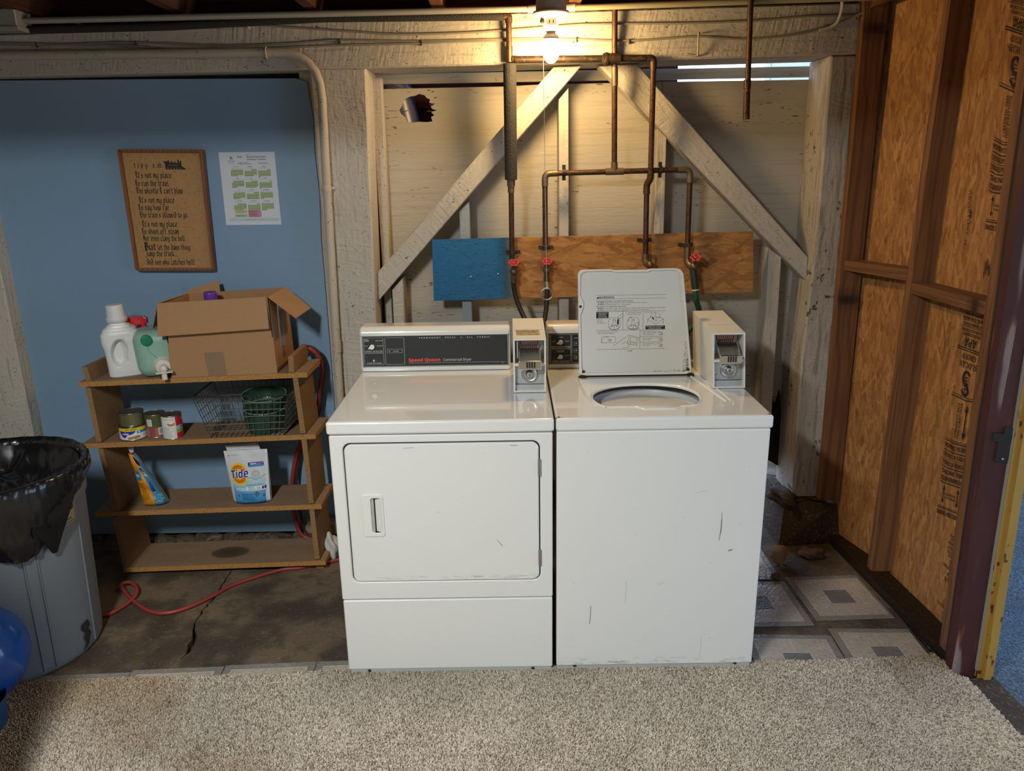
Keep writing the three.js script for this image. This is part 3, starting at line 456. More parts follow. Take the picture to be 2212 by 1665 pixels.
// coin box: sheet-metal housing with two openings, coin slide, lock
function coinBox(parent, x0, x1, zf, zb, yt, dx = 0) {
  const y0 = 0.884, w = x1 - x0; const t = 0.003; const ym = 0.977;
  const sh = shapeOf([[x0, y0], [x1, y0], [x1 - dx * 0.5, ym], [x1 - dx, yt], [x0 - dx, yt], [x0 - dx * 0.5, ym]]);
  const sx = (y) => dx * (y - y0) / (yt - y0), sl = (a, b2) => [[x0 - sx(a) + 0.006, a], [x1 - sx(a) - 0.006, a], [x1 - sx(b2) - 0.006, b2], [x0 - sx(b2) + 0.006, b2]];
  const b = part('coin_box', merge([
    prism(shapeOf([[x0, y0], [x1, y0], [x1 - dx, yt], [x0 - dx, yt]]), zf, 0.018, 0.0012, [sl(y0 + 0.005, ym - 0.003), sl(ym + 0.006, yt - 0.006)]),
    ...[[x0 + 0.0004, x0 - dx + 0.0004], [x1 - t - 0.0004, x1 - t - dx - 0.0004]].map(([p, q]) => block([p, y0, zf - 0.003], [p, y0, zb - 0.016], [q, yt + 0.022, zb - 0.016], [q, yt - 0.0008, zf - 0.003], [t, 0, 0])),
    block([x0 - dx, yt - t, zf - 0.010], [x1 - dx, yt - t, zf - 0.010], [x1 - dx, yt, zf - 0.012], [x0 - dx, yt, zf - 0.012], [0, 0.022, zb - zf]),
    box(x0 + 0.002, x1 - 0.002, y0, y0 + t, zb, zf - 0.004, 0), box(x0 + 0.002 - dx * 0.5, x1 - 0.002 - dx * 0.5, ym - 0.003, ym + 0.003, zb, zf - 0.002, 0),
  ]), M.enamelOld, parent);
  const yp = (z) => yt + 0.0006 + 0.022 * (zf - 0.010 - z) / (zf - zb);
  part('coin_box_hatch', block([x0 - dx + 0.008, yp(zf - 0.10), zf - 0.10], [x1 - dx - 0.008, yp(zf - 0.10), zf - 0.10], [x1 - dx - 0.008, yp(zf - 0.195), zf - 0.195], [x0 - dx + 0.008, yp(zf - 0.195), zf - 0.195], [0, 0.0012, 0]), M.enamelOld, b);
  // scuffed patch where the old label was
  if (dx === 0) part('scuffed_label', block([x0 + 0.012, yp(zf - 0.042), zf - 0.042], [x1 - 0.018, yp(zf - 0.042), zf - 0.042], [x1 - 0.02, yp(zf - 0.092), zf - 0.092], [x0 + 0.010, yp(zf - 0.092), zf - 0.092], [0, 0.0008, 0]), std({ map: canvasTex(256, 128, (x) => { x.fillStyle = '#b49b6c'; x.fillRect(0, 0, 256, 128); for (let i = 0; i < 420; i++) { const yy = Math.pow(rnd(), 1.6) * 118; x.fillStyle = `rgba(${rr(30, 70) | 0},${rr(22, 45) | 0},16,${rr(0.3, 0.8)})`; x.save(); x.translate(rr(0, 256), 128 - 8 - (110 - yy)); x.rotate(rr(-0.6, 0.3)); x.fillRect(0, 0, rr(4, 26), rr(1, 4)); x.restore(); } }), roughness: 0.7 }), b);
  const c = (x0 + x1) / 2 - dx * 0.75;
  part('coin_recess', merge([box(x0 + 0.006 - dx, x1 - 0.006 - dx, ym + 0.01, yt - 0.008, zf - 0.075, zf - 0.07, 0), box(x0 + 0.012 - dx, x0 + 0.016 - dx, ym + 0.02, yt - 0.012, zf - 0.07, zf - 0.02, 0)]), M.zinc, b);
  // slide: red plate with slots, eight blades, chrome nose
  part('coin_plate', block([c - 0.030, yt - 0.034, zf - 0.052], [c + 0.030, yt - 0.034, zf - 0.052], [c + 0.030, yt - 0.012, zf - 0.056], [c - 0.030, yt - 0.012, zf - 0.056], [0, 0, -0.002]), std({ color: rgb(0.36, 0.05, 0.03), roughness: 0.4 }), b);
  const slots = [], blades = []; for (let i = 0; i < 8; i++) { const x = c - 0.0235 + i * 0.0067; slots.push(block([x - 0.0018, yt - 0.030, zf - 0.0508], [x + 0.0018, yt - 0.030, zf - 0.0508], [x + 0.0018, yt - 0.016, zf - 0.0535], [x - 0.0018, yt - 0.016, zf - 0.0535], [0, 0, -0.002])); blades.push(block([x - 0.0014, yt - 0.058, zf - 0.02], [x + 0.0014, yt - 0.058, zf - 0.02], [x + 0.0014, yt - 0.034, zf - 0.05], [x - 0.0014, yt - 0.034, zf - 0.05], [0, 0.002, 0.001])); }
  part('coin_slots', slots, std({ color: rgb(0.5, 0.46, 0.4), roughness: 0.5 }), b);
  part('slide_blades', blades, M.blackMetal, b);
  part('coin_slide', merge([block([c - 0.034, yt - 0.074, zf + 0.03], [c + 0.034, yt - 0.074, zf + 0.03], [c + 0.036, yt - 0.042, zf - 0.05], [c - 0.036, yt - 0.042, zf - 0.05], [0, -0.004, 0]), block([c - 0.036, yt - 0.088, zf + 0.03], [c - 0.031, yt - 0.088, zf + 0.03], [c - 0.033, yt - 0.034, zf - 0.05], [c - 0.037, yt - 0.040, zf - 0.05], [0, 0.006, 0.004]), block([c + 0.031, yt - 0.088, zf + 0.03], [c + 0.036, yt - 0.088, zf + 0.03], [c + 0.037, yt - 0.040, zf - 0.05], [c + 0.033, yt - 0.034, zf - 0.05], [0, 0.006, 0.004]), box(c - 0.037, c + 0.037, yt - 0.096, yt - 0.067, zf + 0.026, zf + 0.034, 0.003, 3)]), M.chrome, b);
  part('slide_grip', [...Array(4)].map((_, i) => box(c - 0.012 + i * 0.008, c - 0.006 + i * 0.008, yt - 0.090, yt - 0.070, zf + 0.033, zf + 0.0355, 0.001, 1)), M.blackMetal, b);
  // lower door: recessed plate with lock
  const cl = (x0 + x1) / 2;
  part('lock_plate', merge([box(x0 + 0.005, x1 - 0.005, y0 + 0.022, ym - 0.004, zf - 0.03, zf - 0.026, 0), box(x0 + 0.005, x1 - 0.005, y0 + 0.005, y0 + 0.022, zf - 0.02, zf - 0.016, 0), ...[[-1, 1], [1, 1], [-1, -1], [1, -1]].map(([a, c2]) => { const g = new THREE.CylinderGeometry(0.006, 0.006, 0.003, 14); g.rotateX(Math.PI / 2); g.translate(cl + a * (w / 2 - 0.017), 0.943 + c2 * 0.022, zf - 0.025); return g; })]), M.zinc, b);
  const lk = lathe([[0, 0], [0.008, 0], [0.0105, -0.001], [0.0115, -0.004], [0.0115, -0.014], [0.018, -0.015], [0.0235, -0.012], [0.026, -0.012], [0.028, -0.022]], 28); lk.rotateX(Math.PI / 2); lk.translate(cl, 0.942, zf - 0.004);
  part('lock_cylinder', lk, M.steel, b);
  part('keyhole', box(cl - 0.001, cl + 0.001, 0.938, 0.946, zf - 0.0045, zf - 0.0035, 0), M.gap, b);
  return b;
}

// ---- dryer
const dryer = thing('clothes_dryer', 'white coin-operated clothes dryer with square front door and black control panel', 'dryer', [-0.343, 0, -0.34]);
const DX0 = -0.685, DX1 = -0.002, dz = -0.004;
part('cabinet', merge([box(DX0 + 0.007, DX1 - 0.006, 0.02, 0.84, -0.69, -0.03, 0.004), box(DX0 + 0.012, DX1 - 0.009, 0.012, 0.84, -0.03, -0.016, 0)]), M.enamel, dryer);
part('base_rail', box(DX0 + 0.014, DX1 - 0.009, 0.002, 0.028, -0.66, -0.006, 0.003), std({ color: rgb(0.42, 0.43, 0.40), roughness: 0.5 }), dryer);
part('top_panel', box(DX0, DX1, 0.8405, 0.882, -0.695, 0.0, 0.009, 4), M.enamel, dryer);
const dOut = rrect(-0.6395, -0.045, 0.3445, 0.8135, 0.024, THREE.Path);
part('front_panel', prism(rrect(DX0 + 0.006, DX1 - 0.005, 0.283, 0.8375, 0.004), dz, 0.02, 0.003, [dOut]), M.enamel, dryer);
part('door_gap', box(-0.645, -0.04, 0.34, 0.82, -0.03, -0.0125, 0), M.gap, dryer);
const dDoor = part('door', prism(rrect(-0.6355, -0.049, 0.3485, 0.8095, 0.022), dz + 0.004, 0.014, 0.0035, [rrect(-0.588, -0.533, 0.512, 0.642, 0.006, THREE.Path)]), M.enamel, dryer);
part('door_handle', merge([prism(rrect(-0.594, -0.527, 0.506, 0.648, 0.010), 0.0035, 0.006, 0.0015, [rrect(-0.566, -0.533, 0.519, 0.636, 0.008, THREE.Path)]), block([-0.566, 0.519, -0.020], [-0.533, 0.519, 0.002], [-0.533, 0.636, 0.002], [-0.566, 0.636, -0.020], [0.0, 0.0, -0.002])]), M.plasticWhite, dDoor);
part('handle_recess', merge([box(-0.568, -0.558, 0.517, 0.638, -0.022, -0.002, 0), box(-0.568, -0.53, 0.517, 0.638, -0.024, -0.021, 0)]), std({ color: rgb(0.4, 0.39, 0.33), roughness: 0.6 }), dDoor);
for (const y of [0.728, 0.425]) part('hinge', merge([box(-0.0505, -0.044, y - 0.026, y + 0.026, -0.010, 0.0015, 0.001), rod([-0.0455, y - 0.027, 0.001], [-0.0455, y + 0.027, 0.001], 0.0028, 10)]), M.steel, dDoor);
part('lower_panel', prism(rrect(DX0 + 0.008, DX1 - 0.006, 0.024, 0.2795, 0.004), dz + 0.001, 0.02, 0.003), M.enamel, dryer);
for (const x of [DX0 + 0.075, DX1 - 0.07]) part('foot_notch', ell(0.006, 0.004, 0.004, [x, 0.019, -0.004], 10, 8), M.gap, dryer);
const dConT = canvasTex(2048, 560, (x, w, h) => {
  x.fillStyle = '#202224'; x.fillRect(0, 0, w, h); for (let i = 0; i < 26000; i++) { x.fillStyle = rnd() < 0.55 ? `rgba(120,125,128,${rr(0.08, 0.34)})` : 'rgba(5,5,6,0.4)'; const px = Math.pow(rnd(), 1.3) * w; x.fillRect(px, rr(0, h), 3, 2); }
  const L = (X, Y, W2, H2, r = 10, lw = 4, c = '#b9bbb6') => { x.strokeStyle = c; x.lineWidth = lw; x.beginPath(); x.roundRect(X, Y, W2, H2, r); x.stroke(); };
  L(10, 10, w - 20, h - 20, 18, 7, '#c8cac6'); L(30, 42, 270, 260); L(30, 312, 270, 200); L(325, 42, 265, 470); L(352, 245, 210, 64, 2, 4);
  x.fillStyle = '#c4c6c2'; x.textAlign = 'center'; const t = (s, X, Y, px, f = 'bold', sp = 0, c = '#c4c6c2') => { x.font = `${f} ${px}px sans-serif`; x.fillStyle = c; x.letterSpacing = sp + 'px'; x.fillText(s, X, Y); x.letterSpacing = '0px'; };
  t('PERM', 66, 82, 24); t('PRESS', 70, 106, 24); t('DELICATE', 244, 100, 22); t('HIGH', 60, 190, 20); t('NORMAL', 252, 190, 20); t('FABRIC SELECTOR', 165, 286, 27, 'bold', 1); t('PUSH TO START', 165, 498, 27, 'bold', 1); t('IN USE', 472, 288, 24); x.beginPath(); x.arc(384, 277, 9, 0, 7); x.fill();
  x.textAlign = 'left'; t('PERMANENT', 800, 66, 34, 'bold', 12); t('PRESS', 1162, 66, 34, 'bold', 12); x.beginPath(); x.arc(1388, 56, 8, 0, 7); x.fill(); t('ALL', 1464, 66, 34, 'bold', 12); t('FABRIC', 1610, 66, 34, 'bold', 12);
  const fw = (s, X, Y, W2, p, f, c) => { x.font = `${f} ${p}px sans-serif`; x.fillStyle = x.strokeStyle = c; x.save(); x.translate(X, Y); x.scale(W2 / x.measureText(s).width, 1); x.fillText(s, 0, 0); if (f === 'bold') { x.lineWidth = 4; x.strokeText(s, 0, 0); } x.restore(); }; fw('Speed Queen', 642, 468, 450, 74, 'bold', '#e0463a'); fw('Commercial Dryer', 1126, 466, 400, 60, 'normal', '#d0d2ce'); x.fillStyle = '#b9bbb6'; x.fillRect(640, 492, 1370, 4); t('·37·', 1940, 520, 20);
});
const dCon = part('console', consoleProfile(DX0 + 0.001, -0.130), M.enamel, dryer);
const cfMat = (tex) => [std({ map: tex, roughness: 0.45 })][0];
const faceGeo = (x0, x1, y0, y1) => { const g = consoleFace(x0, x1, y0, y1); const u = g.attributes.uv; for (let i = 6; i < u.count; i++) u.setXY(i, 0.5, 0.97); return g; };
part('control_panel', faceGeo(-0.677, -0.136, 0.899, 1.017), cfMat(dConT), dCon);
part('selector_knob', knobGeo(-0.638, 0.976, -0.590, 0.0078, -1.0), phy({ color: rgb(0.85, 0.84, 0.8), roughness: 0.3 }), dCon);
{ const g = lathe([[0, 0.012], [0.004, 0.012], [0.005, 0.010], [0.005, 0.004], [0.0085, 0.003], [0.0085, 0]], 20); g.rotateX(Math.PI / 2); g.translate(-0.634, 0.925, -0.588); part('start_button', g, M.steel, dCon); }
coinBox(dryer, -0.121, -0.013, -0.276, -0.50, 1.066);

// ---- washer
const washer = thing('washing_machine', 'white top-loading coin washing machine with its lid standing open', 'washing machine', [0.328, 0, -0.34]);
const WX0 = 0.003, WX1 = 0.654;
part('cabinet', merge([box(WX0 + 0.002, WX1 - 0.006, 0.024, 0.84, -0.69, -0.004, 0.006, 3)]), M.enamel, washer);
part('base_rail', box(WX0 + 0.004, WX1 - 0.012, 0.002, 0.03, -0.66, -0.008, 0.003), std({ color: rgb(0.42, 0.43, 0.40), roughness: 0.5 }), washer);
for (const x of [WX0 + 0.062, WX1 - 0.062]) part('foot_notch', ell(0.006, 0.004, 0.004, [x, 0.025, -0.005], 10, 8), M.gap, washer);
// top with a lid recess and the wash opening
const opening = (P = THREE.Path) => { const s = new P(); const A = (x, z) => [x, -z]; s.moveTo(0.166, 0.104); s.bezierCurveTo(0.115, 0.17, 0.118, 0.27, 0.19, 0.325); s.bezierCurveTo(0.25, 0.378, 0.39, 0.378, 0.445, 0.318); s.bezierCurveTo(0.50, 0.255, 0.49, 0.16, 0.440, 0.108); s.lineTo(0.400, 0.104); s.bezierCurveTo(0.385, 0.10, 0.385, 0.079, 0.365, 0.078); s.lineTo(0.285, 0.078); s.bezierCurveTo(0.268, 0.079, 0.268, 0.102, 0.250, 0.104); s.closePath(); return s; };
const flat = (sh, yt, d, b = 0.002) => { const g = new THREE.ExtrudeGeometry(sh, { depth: d - 2 * b, bevelEnabled: true, bevelThickness: b, bevelSize: b, bevelOffset: -b, bevelSegments: 3, curveSegments: 14 }); g.rotateX(-Math.PI / 2); g.translate(0, yt - d + b, 0); return g; };
const lidRec = () => { const s = new THREE.Path(); s.moveTo(0.128, 0.13); s.lineTo(0.112, 0.445); s.lineTo(0.512, 0.455); s.lineTo(0.552, 0.17); s.quadraticCurveTo(0.556, 0.14, 0.53, 0.125); s.lineTo(0.50, 0.055); s.lineTo(0.15, 0.055); s.closePath(); return s; };
{
  const sh = rrect(WX0 + 0.012, WX1 - 0.012, 0.012, 0.69, 0.002); sh.holes.push(opening()); const a = new THREE.ExtrudeGeometry(sh, { depth: 0.006, bevelEnabled: false, curveSegments: 14 }); a.rotateX(-Math.PI / 2); a.translate(0, 0.8763, 0);
  const tp = (p, q, z0, z1) => box(p, q, 0.8405, 0.882, z0, z1, 0.009, 4);
  part('top_panel', merge([a, tp(WX0, WX1, -0.032, 0), tp(WX0, WX0 + 0.032, -0.695, -0.0001), tp(WX1 - 0.032, WX1, -0.695, -0.0001), tp(WX0, WX1, -0.695, -0.663)]), M.enamel, washer);
  const rim = opening(THREE.Shape).getPoints(20).map((p) => V(p.x, 0.880, -p.y)); rim.push(rim[0].clone());
  part('opening_rim', tube(rim, 0.0055, 8, false), M.enamel, washer);
  for (const cg of [tube([V(0.103, 0.8825, -0.44), V(0.112, 0.8825, -0.24), V(0.133, 0.8825, -0.125)], 0.0042, 8), tube([V(0.505, 0.8825, -0.46), V(0.528, 0.8825, -0.30), V(0.548, 0.8825, -0.15)], 0.0042, 8), tube([V(0.528, 0.8825, -0.46), V(0.558, 0.8825, -0.30), V(0.566, 0.8825, -0.16)], 0.003, 8)]) part('lid_channel', cg, M.enamel, washer);
}
{
  const C = [0.308, -0.225];
  const ring = lathe([[0.215, 0.80], [0.185, 0.815], [0.178, 0.845], [0.183, 0.852], [0.19, 0.848], [0.222, 0.83]], 56); ring.translate(C[0], 0, C[1]); part('tub_ring', ring, phy({ color: rgb(0.55, 0.56, 0.55), roughness: 0.3 }), washer);
  const bk = lathe([[0, 0.45], [0.19, 0.46], [0.215, 0.52], [0.215, 0.765], [0.205, 0.778], [0.19, 0.782], [0.188, 0.776], [0.20, 0.76], [0.20, 0.53]], 56); bk.translate(C[0], 0, C[1]); part('wash_basket', bk, phy({ color: rgb(0.62, 0.63, 0.60), roughness: 0.35 }), washer);
  const ag = lathe([[0, 0.75], [0.03, 0.745], [0.035, 0.65], [0.05, 0.55], [0.14, 0.48], [0.15, 0.46]], 32); ag.translate(C[0], 0, C[1]); part('agitator', ag, M.plasticWhite, washer);
}
// lid, standing open and leaning back
const lidTex = canvasTex(1400, 1400, (x, w, h) => {
  x.fillStyle = '#d3d1c9'; x.fillRect(0, 0, w, h); for (let i = 0; i < 500; i++) { x.fillStyle = `rgba(90,80,60,${rr(0.02, 0.10)})`; x.fillRect(rr(0, w), rr(0, h), rr(1, 5), rr(1, 4)); }
  // rust near the bottom right and dirt along the rim
  for (let i = 0; i < 900; i++) { const t = rnd(); const px = 1360 - Math.pow(rnd(), 2.5) * (i % 3 ? 60 : 420), py = 1375 - Math.pow(rnd(), 2.2) * (i % 3 ? 420 : 40); x.fillStyle = `rgba(${rr(35, 75) | 0},${rr(22, 40) | 0},14,${rr(0.15, 0.6)})`; x.fillRect(px, py, rr(2, 12), rr(2, 9)); }
  for (let i = 0; i < 160; i++) { x.fillStyle = `rgba(60,45,30,${rr(0.2, 0.6)})`; x.fillRect(rr(60, 1340), 1368 + rr(-4, 6), rr(2, 16), rr(1, 4)); }
  for (let i = 0; i < 60; i++) { x.fillStyle = `rgba(35,48,40,${rr(0.2, 0.6)})`; x.fillRect(rr(1230, 1340), 30 + rr(0, 90) * rnd(), rr(2, 20), rr(1, 5)); }
  const k = '#17171a'; x.fillStyle = k; x.strokeStyle = k;
  const L = (a, b, c, d, lw = 3) => { x.lineWidth = lw; x.beginPath(); x.moveTo(a, b); x.lineTo(c, d); x.stroke(); };
  const t = (s, X, Y, px, f = 'normal', mw = 0) => { x.font = `${f} ${px}px sans-serif`; x.fillText(s, X, Y, mw || undefined); };
  const X0 = 235, X1 = 1075; L(X0, 338, X1, 338); t('⚠ WARNING', X0 + 6, 378, 38, 'bold'); L(X0, 385, X1, 385);
  x.beginPath(); x.moveTo(X0 + 4, 378); x.lineTo(X0 + 20, 350); x.lineTo(X0 + 36, 378); x.fill();
  t('Moving parts hazard. Can cause serious injury', X0, 420, 20, 'bold'); t('DO NOT reach into the washer until all moving parts have stopped.', X0 + 14, 442, 20); t('DO NOT let children play in or on the washer.', X0 + 14, 466, 20); t('Fire hazard. To reduce the risk of fire:', X0, 492, 20, 'bold'); t('DO NOT put flammable liquids, cleaning solvents, or articles soiled with these substances, in the washer.', X0 + 14, 516, 20, 'normal', 830); t('DO NOT put articles soiled with vegetable or cooking oil in the washer.', X0 + 14, 540, 20); for (const y of [442, 466, 516, 540]) t('DO NOT', X0 + 14, y, 20, 'bold');
  L(X0, 552, X1, 552); L(560, 552, 560, 800); L(805, 552, 805, 800); L(X0, 800, X1, 800); L(770, 800, 770, 1045); L(X0, 1055, X1, 1055);
  x.fillRect(X0, 556, 150, 84); x.fillStyle = '#d3d1c9'; t('1. THIS MUST BE', X0 + 6, 576, 17, 'bold'); t('DONE FIRST', X0 + 26, 596, 17, 'bold'); t('Do Not Pour', X0 + 26, 616, 17, 'bold'); t('Over Laundry', X0 + 26, 634, 17, 'bold'); x.fillStyle = k;
  t('Measure', X0 + 6, 664, 18); t('detergent', X0 + 6, 686, 18); t('into wash tub.', X0 + 6, 708, 18); t('2. Load clothes loosely', 590, 578, 19); t('into the wash tub.', 614, 600, 19); t('Do not overload.', 622, 788, 19); t('3. Close lid.', 820, 576, 19);
  x.fillRect(835, 746, 238, 48); x.fillStyle = '#d3d1c9'; t('LID MUST BE CLOSED TO', 842, 766, 18, 'bold', 224); t('OPERATE WASHER', 872, 787, 18, 'bold'); x.fillStyle = k;
  t('4. Set wash temperature and/or', X0, 828, 19); t('fabric selector switches.', X0 + 22, 850, 19); t('5. Place coins in coin', 780, 826, 19); t('slide. If slide, push', 802, 848, 19); t('in then pull out.', 802, 870, 19); L(770, 890, 1050, 890); t('Insert card into', 802, 920, 19); t('slot to start.', 802, 942, 19); L(770, 965, 1050, 965); t('Push metal knob', 802, 994, 19); t('in to start.', 802, 1016, 19); t('201480', 620, 1085, 18, 'bold');
  x.lineWidth = 3; const E = (cx, cy, rx, ry) => { x.beginPath(); x.ellipse(cx, cy, rx, ry, 0, 0, 7); x.stroke(); }; const P = (...q) => { x.beginPath(); for (let i = 0; i < q.length; i += 2) x.lineTo(q[i], q[i + 1]); x.stroke(); };
  for (const cx of [455, 685]) { x.beginPath(); x.roundRect(cx - 72, 630, 144, 165, 60); x.stroke(); E(cx, 762, 56, 28); P(cx - 14, 668, cx - 14, 690, cx - 34, 755, cx, 730, cx + 34, 755, cx + 14, 690, cx + 14, 668); E(cx, 662, 15, 10); P(cx, 730, cx, 786); }
  x.beginPath(); x.ellipse(500, 690, 11, 42, 0, 0, 7); x.fill(); P(560, 580, 530, 600, 505, 612, 500, 640, 530, 645, 560, 615); P(625, 690, 635, 640, 655, 625, 672, 650); P(725, 720, 748, 690, 752, 735, 720, 770);
  P(860, 720, 860, 660, 960, 730, 1050, 660, 1050, 720); P(860, 660, 900, 636, 1010, 636, 1050, 660); P(890, 640, 905, 590, 950, 572, 1010, 600, 1005, 650); P(950, 572, 960, 640, 1005, 650); x.beginPath(); x.ellipse(925, 650, 8, 24, -0.5, 0, 7); x.fill(); E(960, 675, 10, 12);
  x.beginPath(); x.roundRect(300, 885, 170, 82, 10); x.stroke(); P(310, 965, 300, 925, 345, 885, 385, 890); E(400, 930, 22, 16); E(405, 932, 9, 7); L(440, 1010, 645, 860);
  x.save(); x.translate(680, 930); x.rotate(0.3); x.strokeRect(-50, -48, 120, 110); x.strokeRect(-30, -32, 78, 56); P(-50, 38, 70, 38); P(-10, 38, -10, 62); P(30, 38, 30, 62); x.restore(); P(550, 990, 580, 965, 620, 968); P(560, 1035, 600, 1038, 640, 1015, 622, 985, 660, 1000);
  for (const y of [832, 910, 990]) { P(955, y + 10, 985, y - 4, 1030, y, 1050, y + 20, 1030, y + 36); E(1018, y + 20, 18, 13); P(1000, y + 40, 1020, y + 32, 1048, y + 44); }
});
{
  const zl = (y) => -0.462 - (y - 0.888) * 0.09; const y0 = 0.888, y1 = 1.258;
  const S = new THREE.Shape(); const xl0 = 0.113, xr0 = 0.512, xl1 = 0.105, xr1 = 0.472, H = 0.372, r = 0.028;
  const ring = (k, q) => { const P = q; const a = [xl0 + k, k], b = [xr0 - k, k], c = [xr1 - k, H - k * 0.7], d = [xl1 + k, H - k * 0.7]; P.moveTo(a[0] + 0.02, a[1]); P.lineTo(b[0] - 0.02, b[1]); P.quadraticCurveTo(b[0], b[1], b[0] - 0.001, b[1] + 0.02); P.lineTo(c[0] + 0.003, c[1] - r); P.quadraticCurveTo(c[0], c[1], c[0] - r, c[1]); P.lineTo(0.36, c[1]); P.lineTo(0.35, c[1] - 0.005 * (k ? 1 : 0.6)); P.lineTo(0.235, c[1] - 0.005 * (k ? 1 : 0.6)); P.lineTo(0.225, c[1]); P.lineTo(d[0] + r, d[1]); P.quadraticCurveTo(d[0], d[1], d[0] + 0.003, d[1] - r); if (k) { const lx = (y) => a[0] + (d[0] - a[0]) * y / H; P.lineTo(lx(0.285), 0.285); P.lineTo(lx(0.26) + 0.011, 0.262); P.lineTo(lx(0.245) + 0.011, 0.243); P.lineTo(lx(0.215), 0.215); } P.lineTo(a[0], a[1] + 0.02); P.quadraticCurveTo(a[0], a[1], a[0] + 0.02, a[1]); return P; };
  ring(0, S); S.holes.push(ring(0.009, new THREE.Path()));
  const lean = (g) => { g.rotateX(-0.088); g.translate(0, y0, -0.462); return g; };
  const rimG = new THREE.ExtrudeGeometry(S, { depth: 0.013, bevelEnabled: true, bevelThickness: 0.002, bevelSize: 0.002, bevelOffset: -0.002, bevelSegments: 2, curveSegments: 10 }); rimG.translate(0, 0, -0.011);
  const lid = part('lid', lean(rimG), M.enamelOld, washer);
  const PS = new THREE.Shape(); ring(0.004, PS); const panG = new THREE.ExtrudeGeometry(PS, { depth: 0.008, bevelEnabled: false, curveSegments: 10 }); { const p = panG.attributes.position, u = panG.attributes.uv; for (let i = 0; i < p.count; i++) u.setXY(i, (p.getX(i) - 0.105) / 0.405, p.getY(i) / H); } panG.translate(0, 0, -0.013);
  part('lid_liner', lean(panG), phy({ map: lidTex, roughness: 0.35, clearcoat: 0.3 }), lid);
  const bump = (x, y) => { const g = lathe([[0, 0.004], [0.003, 0.004], [0.005, 0.003], [0.0065, 0]], 16); g.rotateX(Math.PI / 2); g.translate(x, y, 0.001); return lean(g); };
  for (const q of [[xl0 + 0.004, 0.245], [xr0 - 0.02, 0.257], [xl0 + 0.014, 0.014], [xr0 - 0.012, 0.016]]) part('rubber_bumper', bump(...q), M.blackMetal, lid);
  part('hinge_strip', merge([box(0.12, 0.51, 0.878, 0.888, -0.475, -0.46, 0.002), ell(0.014, 0.008, 0.012, [0.507, 0.886, -0.456]), ell(0.016, 0.006, 0.012, [0.125, 0.885, -0.456])]), std({ map: grimeTex, color: rgb(0.35, 0.26, 0.2), roughness: 0.9 }), washer);
}
const wConT = canvasTex(1024, 512, (x, w, h) => {
  x.fillStyle = '#121214'; x.fillRect(0, 0, w, h); const L = (X, Y, W2, H2, lw = 4) => { x.strokeStyle = '#b4b4ae'; x.lineWidth = lw; x.beginPath(); x.roundRect(X, Y, W2, H2, 8); x.stroke(); };
  L(10, 10, w - 20, h - 20, 6); L(28, 28, 250, 222); L(28, 262, 250, 222); L(292, 28, 700, 456); x.fillStyle = '#b8b8b2'; x.textAlign = 'center'; const t = (s, X, Y, p) => { x.font = `bold ${p}px sans-serif`; x.fillText(s, X, Y); };
  t('WARM', 152, 84, 20); t('HOT', 70, 148, 20); t('COLD', 232, 148, 20); t('WASH TEMPERATURE', 153, 236, 24); t('NORMAL', 152, 316, 20); t('PERM PRESS', 152, 296, 18); t('DELICATE', 236, 376, 18); t('FABRIC SELECTOR', 153, 470, 25); x.textAlign = 'left'; t('CYCLE STATUS', 322, 100, 24); for (const y of [150, 260, 370]) { L(318, y, 160, 60, 3); x.beginPath(); x.arc(346, y + 30, 9, 0, 7); x.fill(); t(['WASH', 'RINSE', 'SPIN'][(y - 150) / 110], 372, y + 38, 22); }
});
const wCon = part('console', consoleProfile(WX0 + 0.001, 0.49), M.enamel, washer);
part('control_panel', faceGeo(0.010, 0.482, 0.899, 1.017), cfMat((() => { wConT.wrapS = THREE.ClampToEdgeWrapping; wConT.repeat.set(1.55, 1); return wConT; })()), wCon);
for (const [x, y] of [[0.055, 0.983], [0.055, 0.929]]) part('selector_knob', knobGeo(x, y, -0.590, 0.0072, -1.0), M.ivory, wCon);
coinBox(washer, 0.544, 0.652, -0.288, -0.56, 1.072, 0.012);

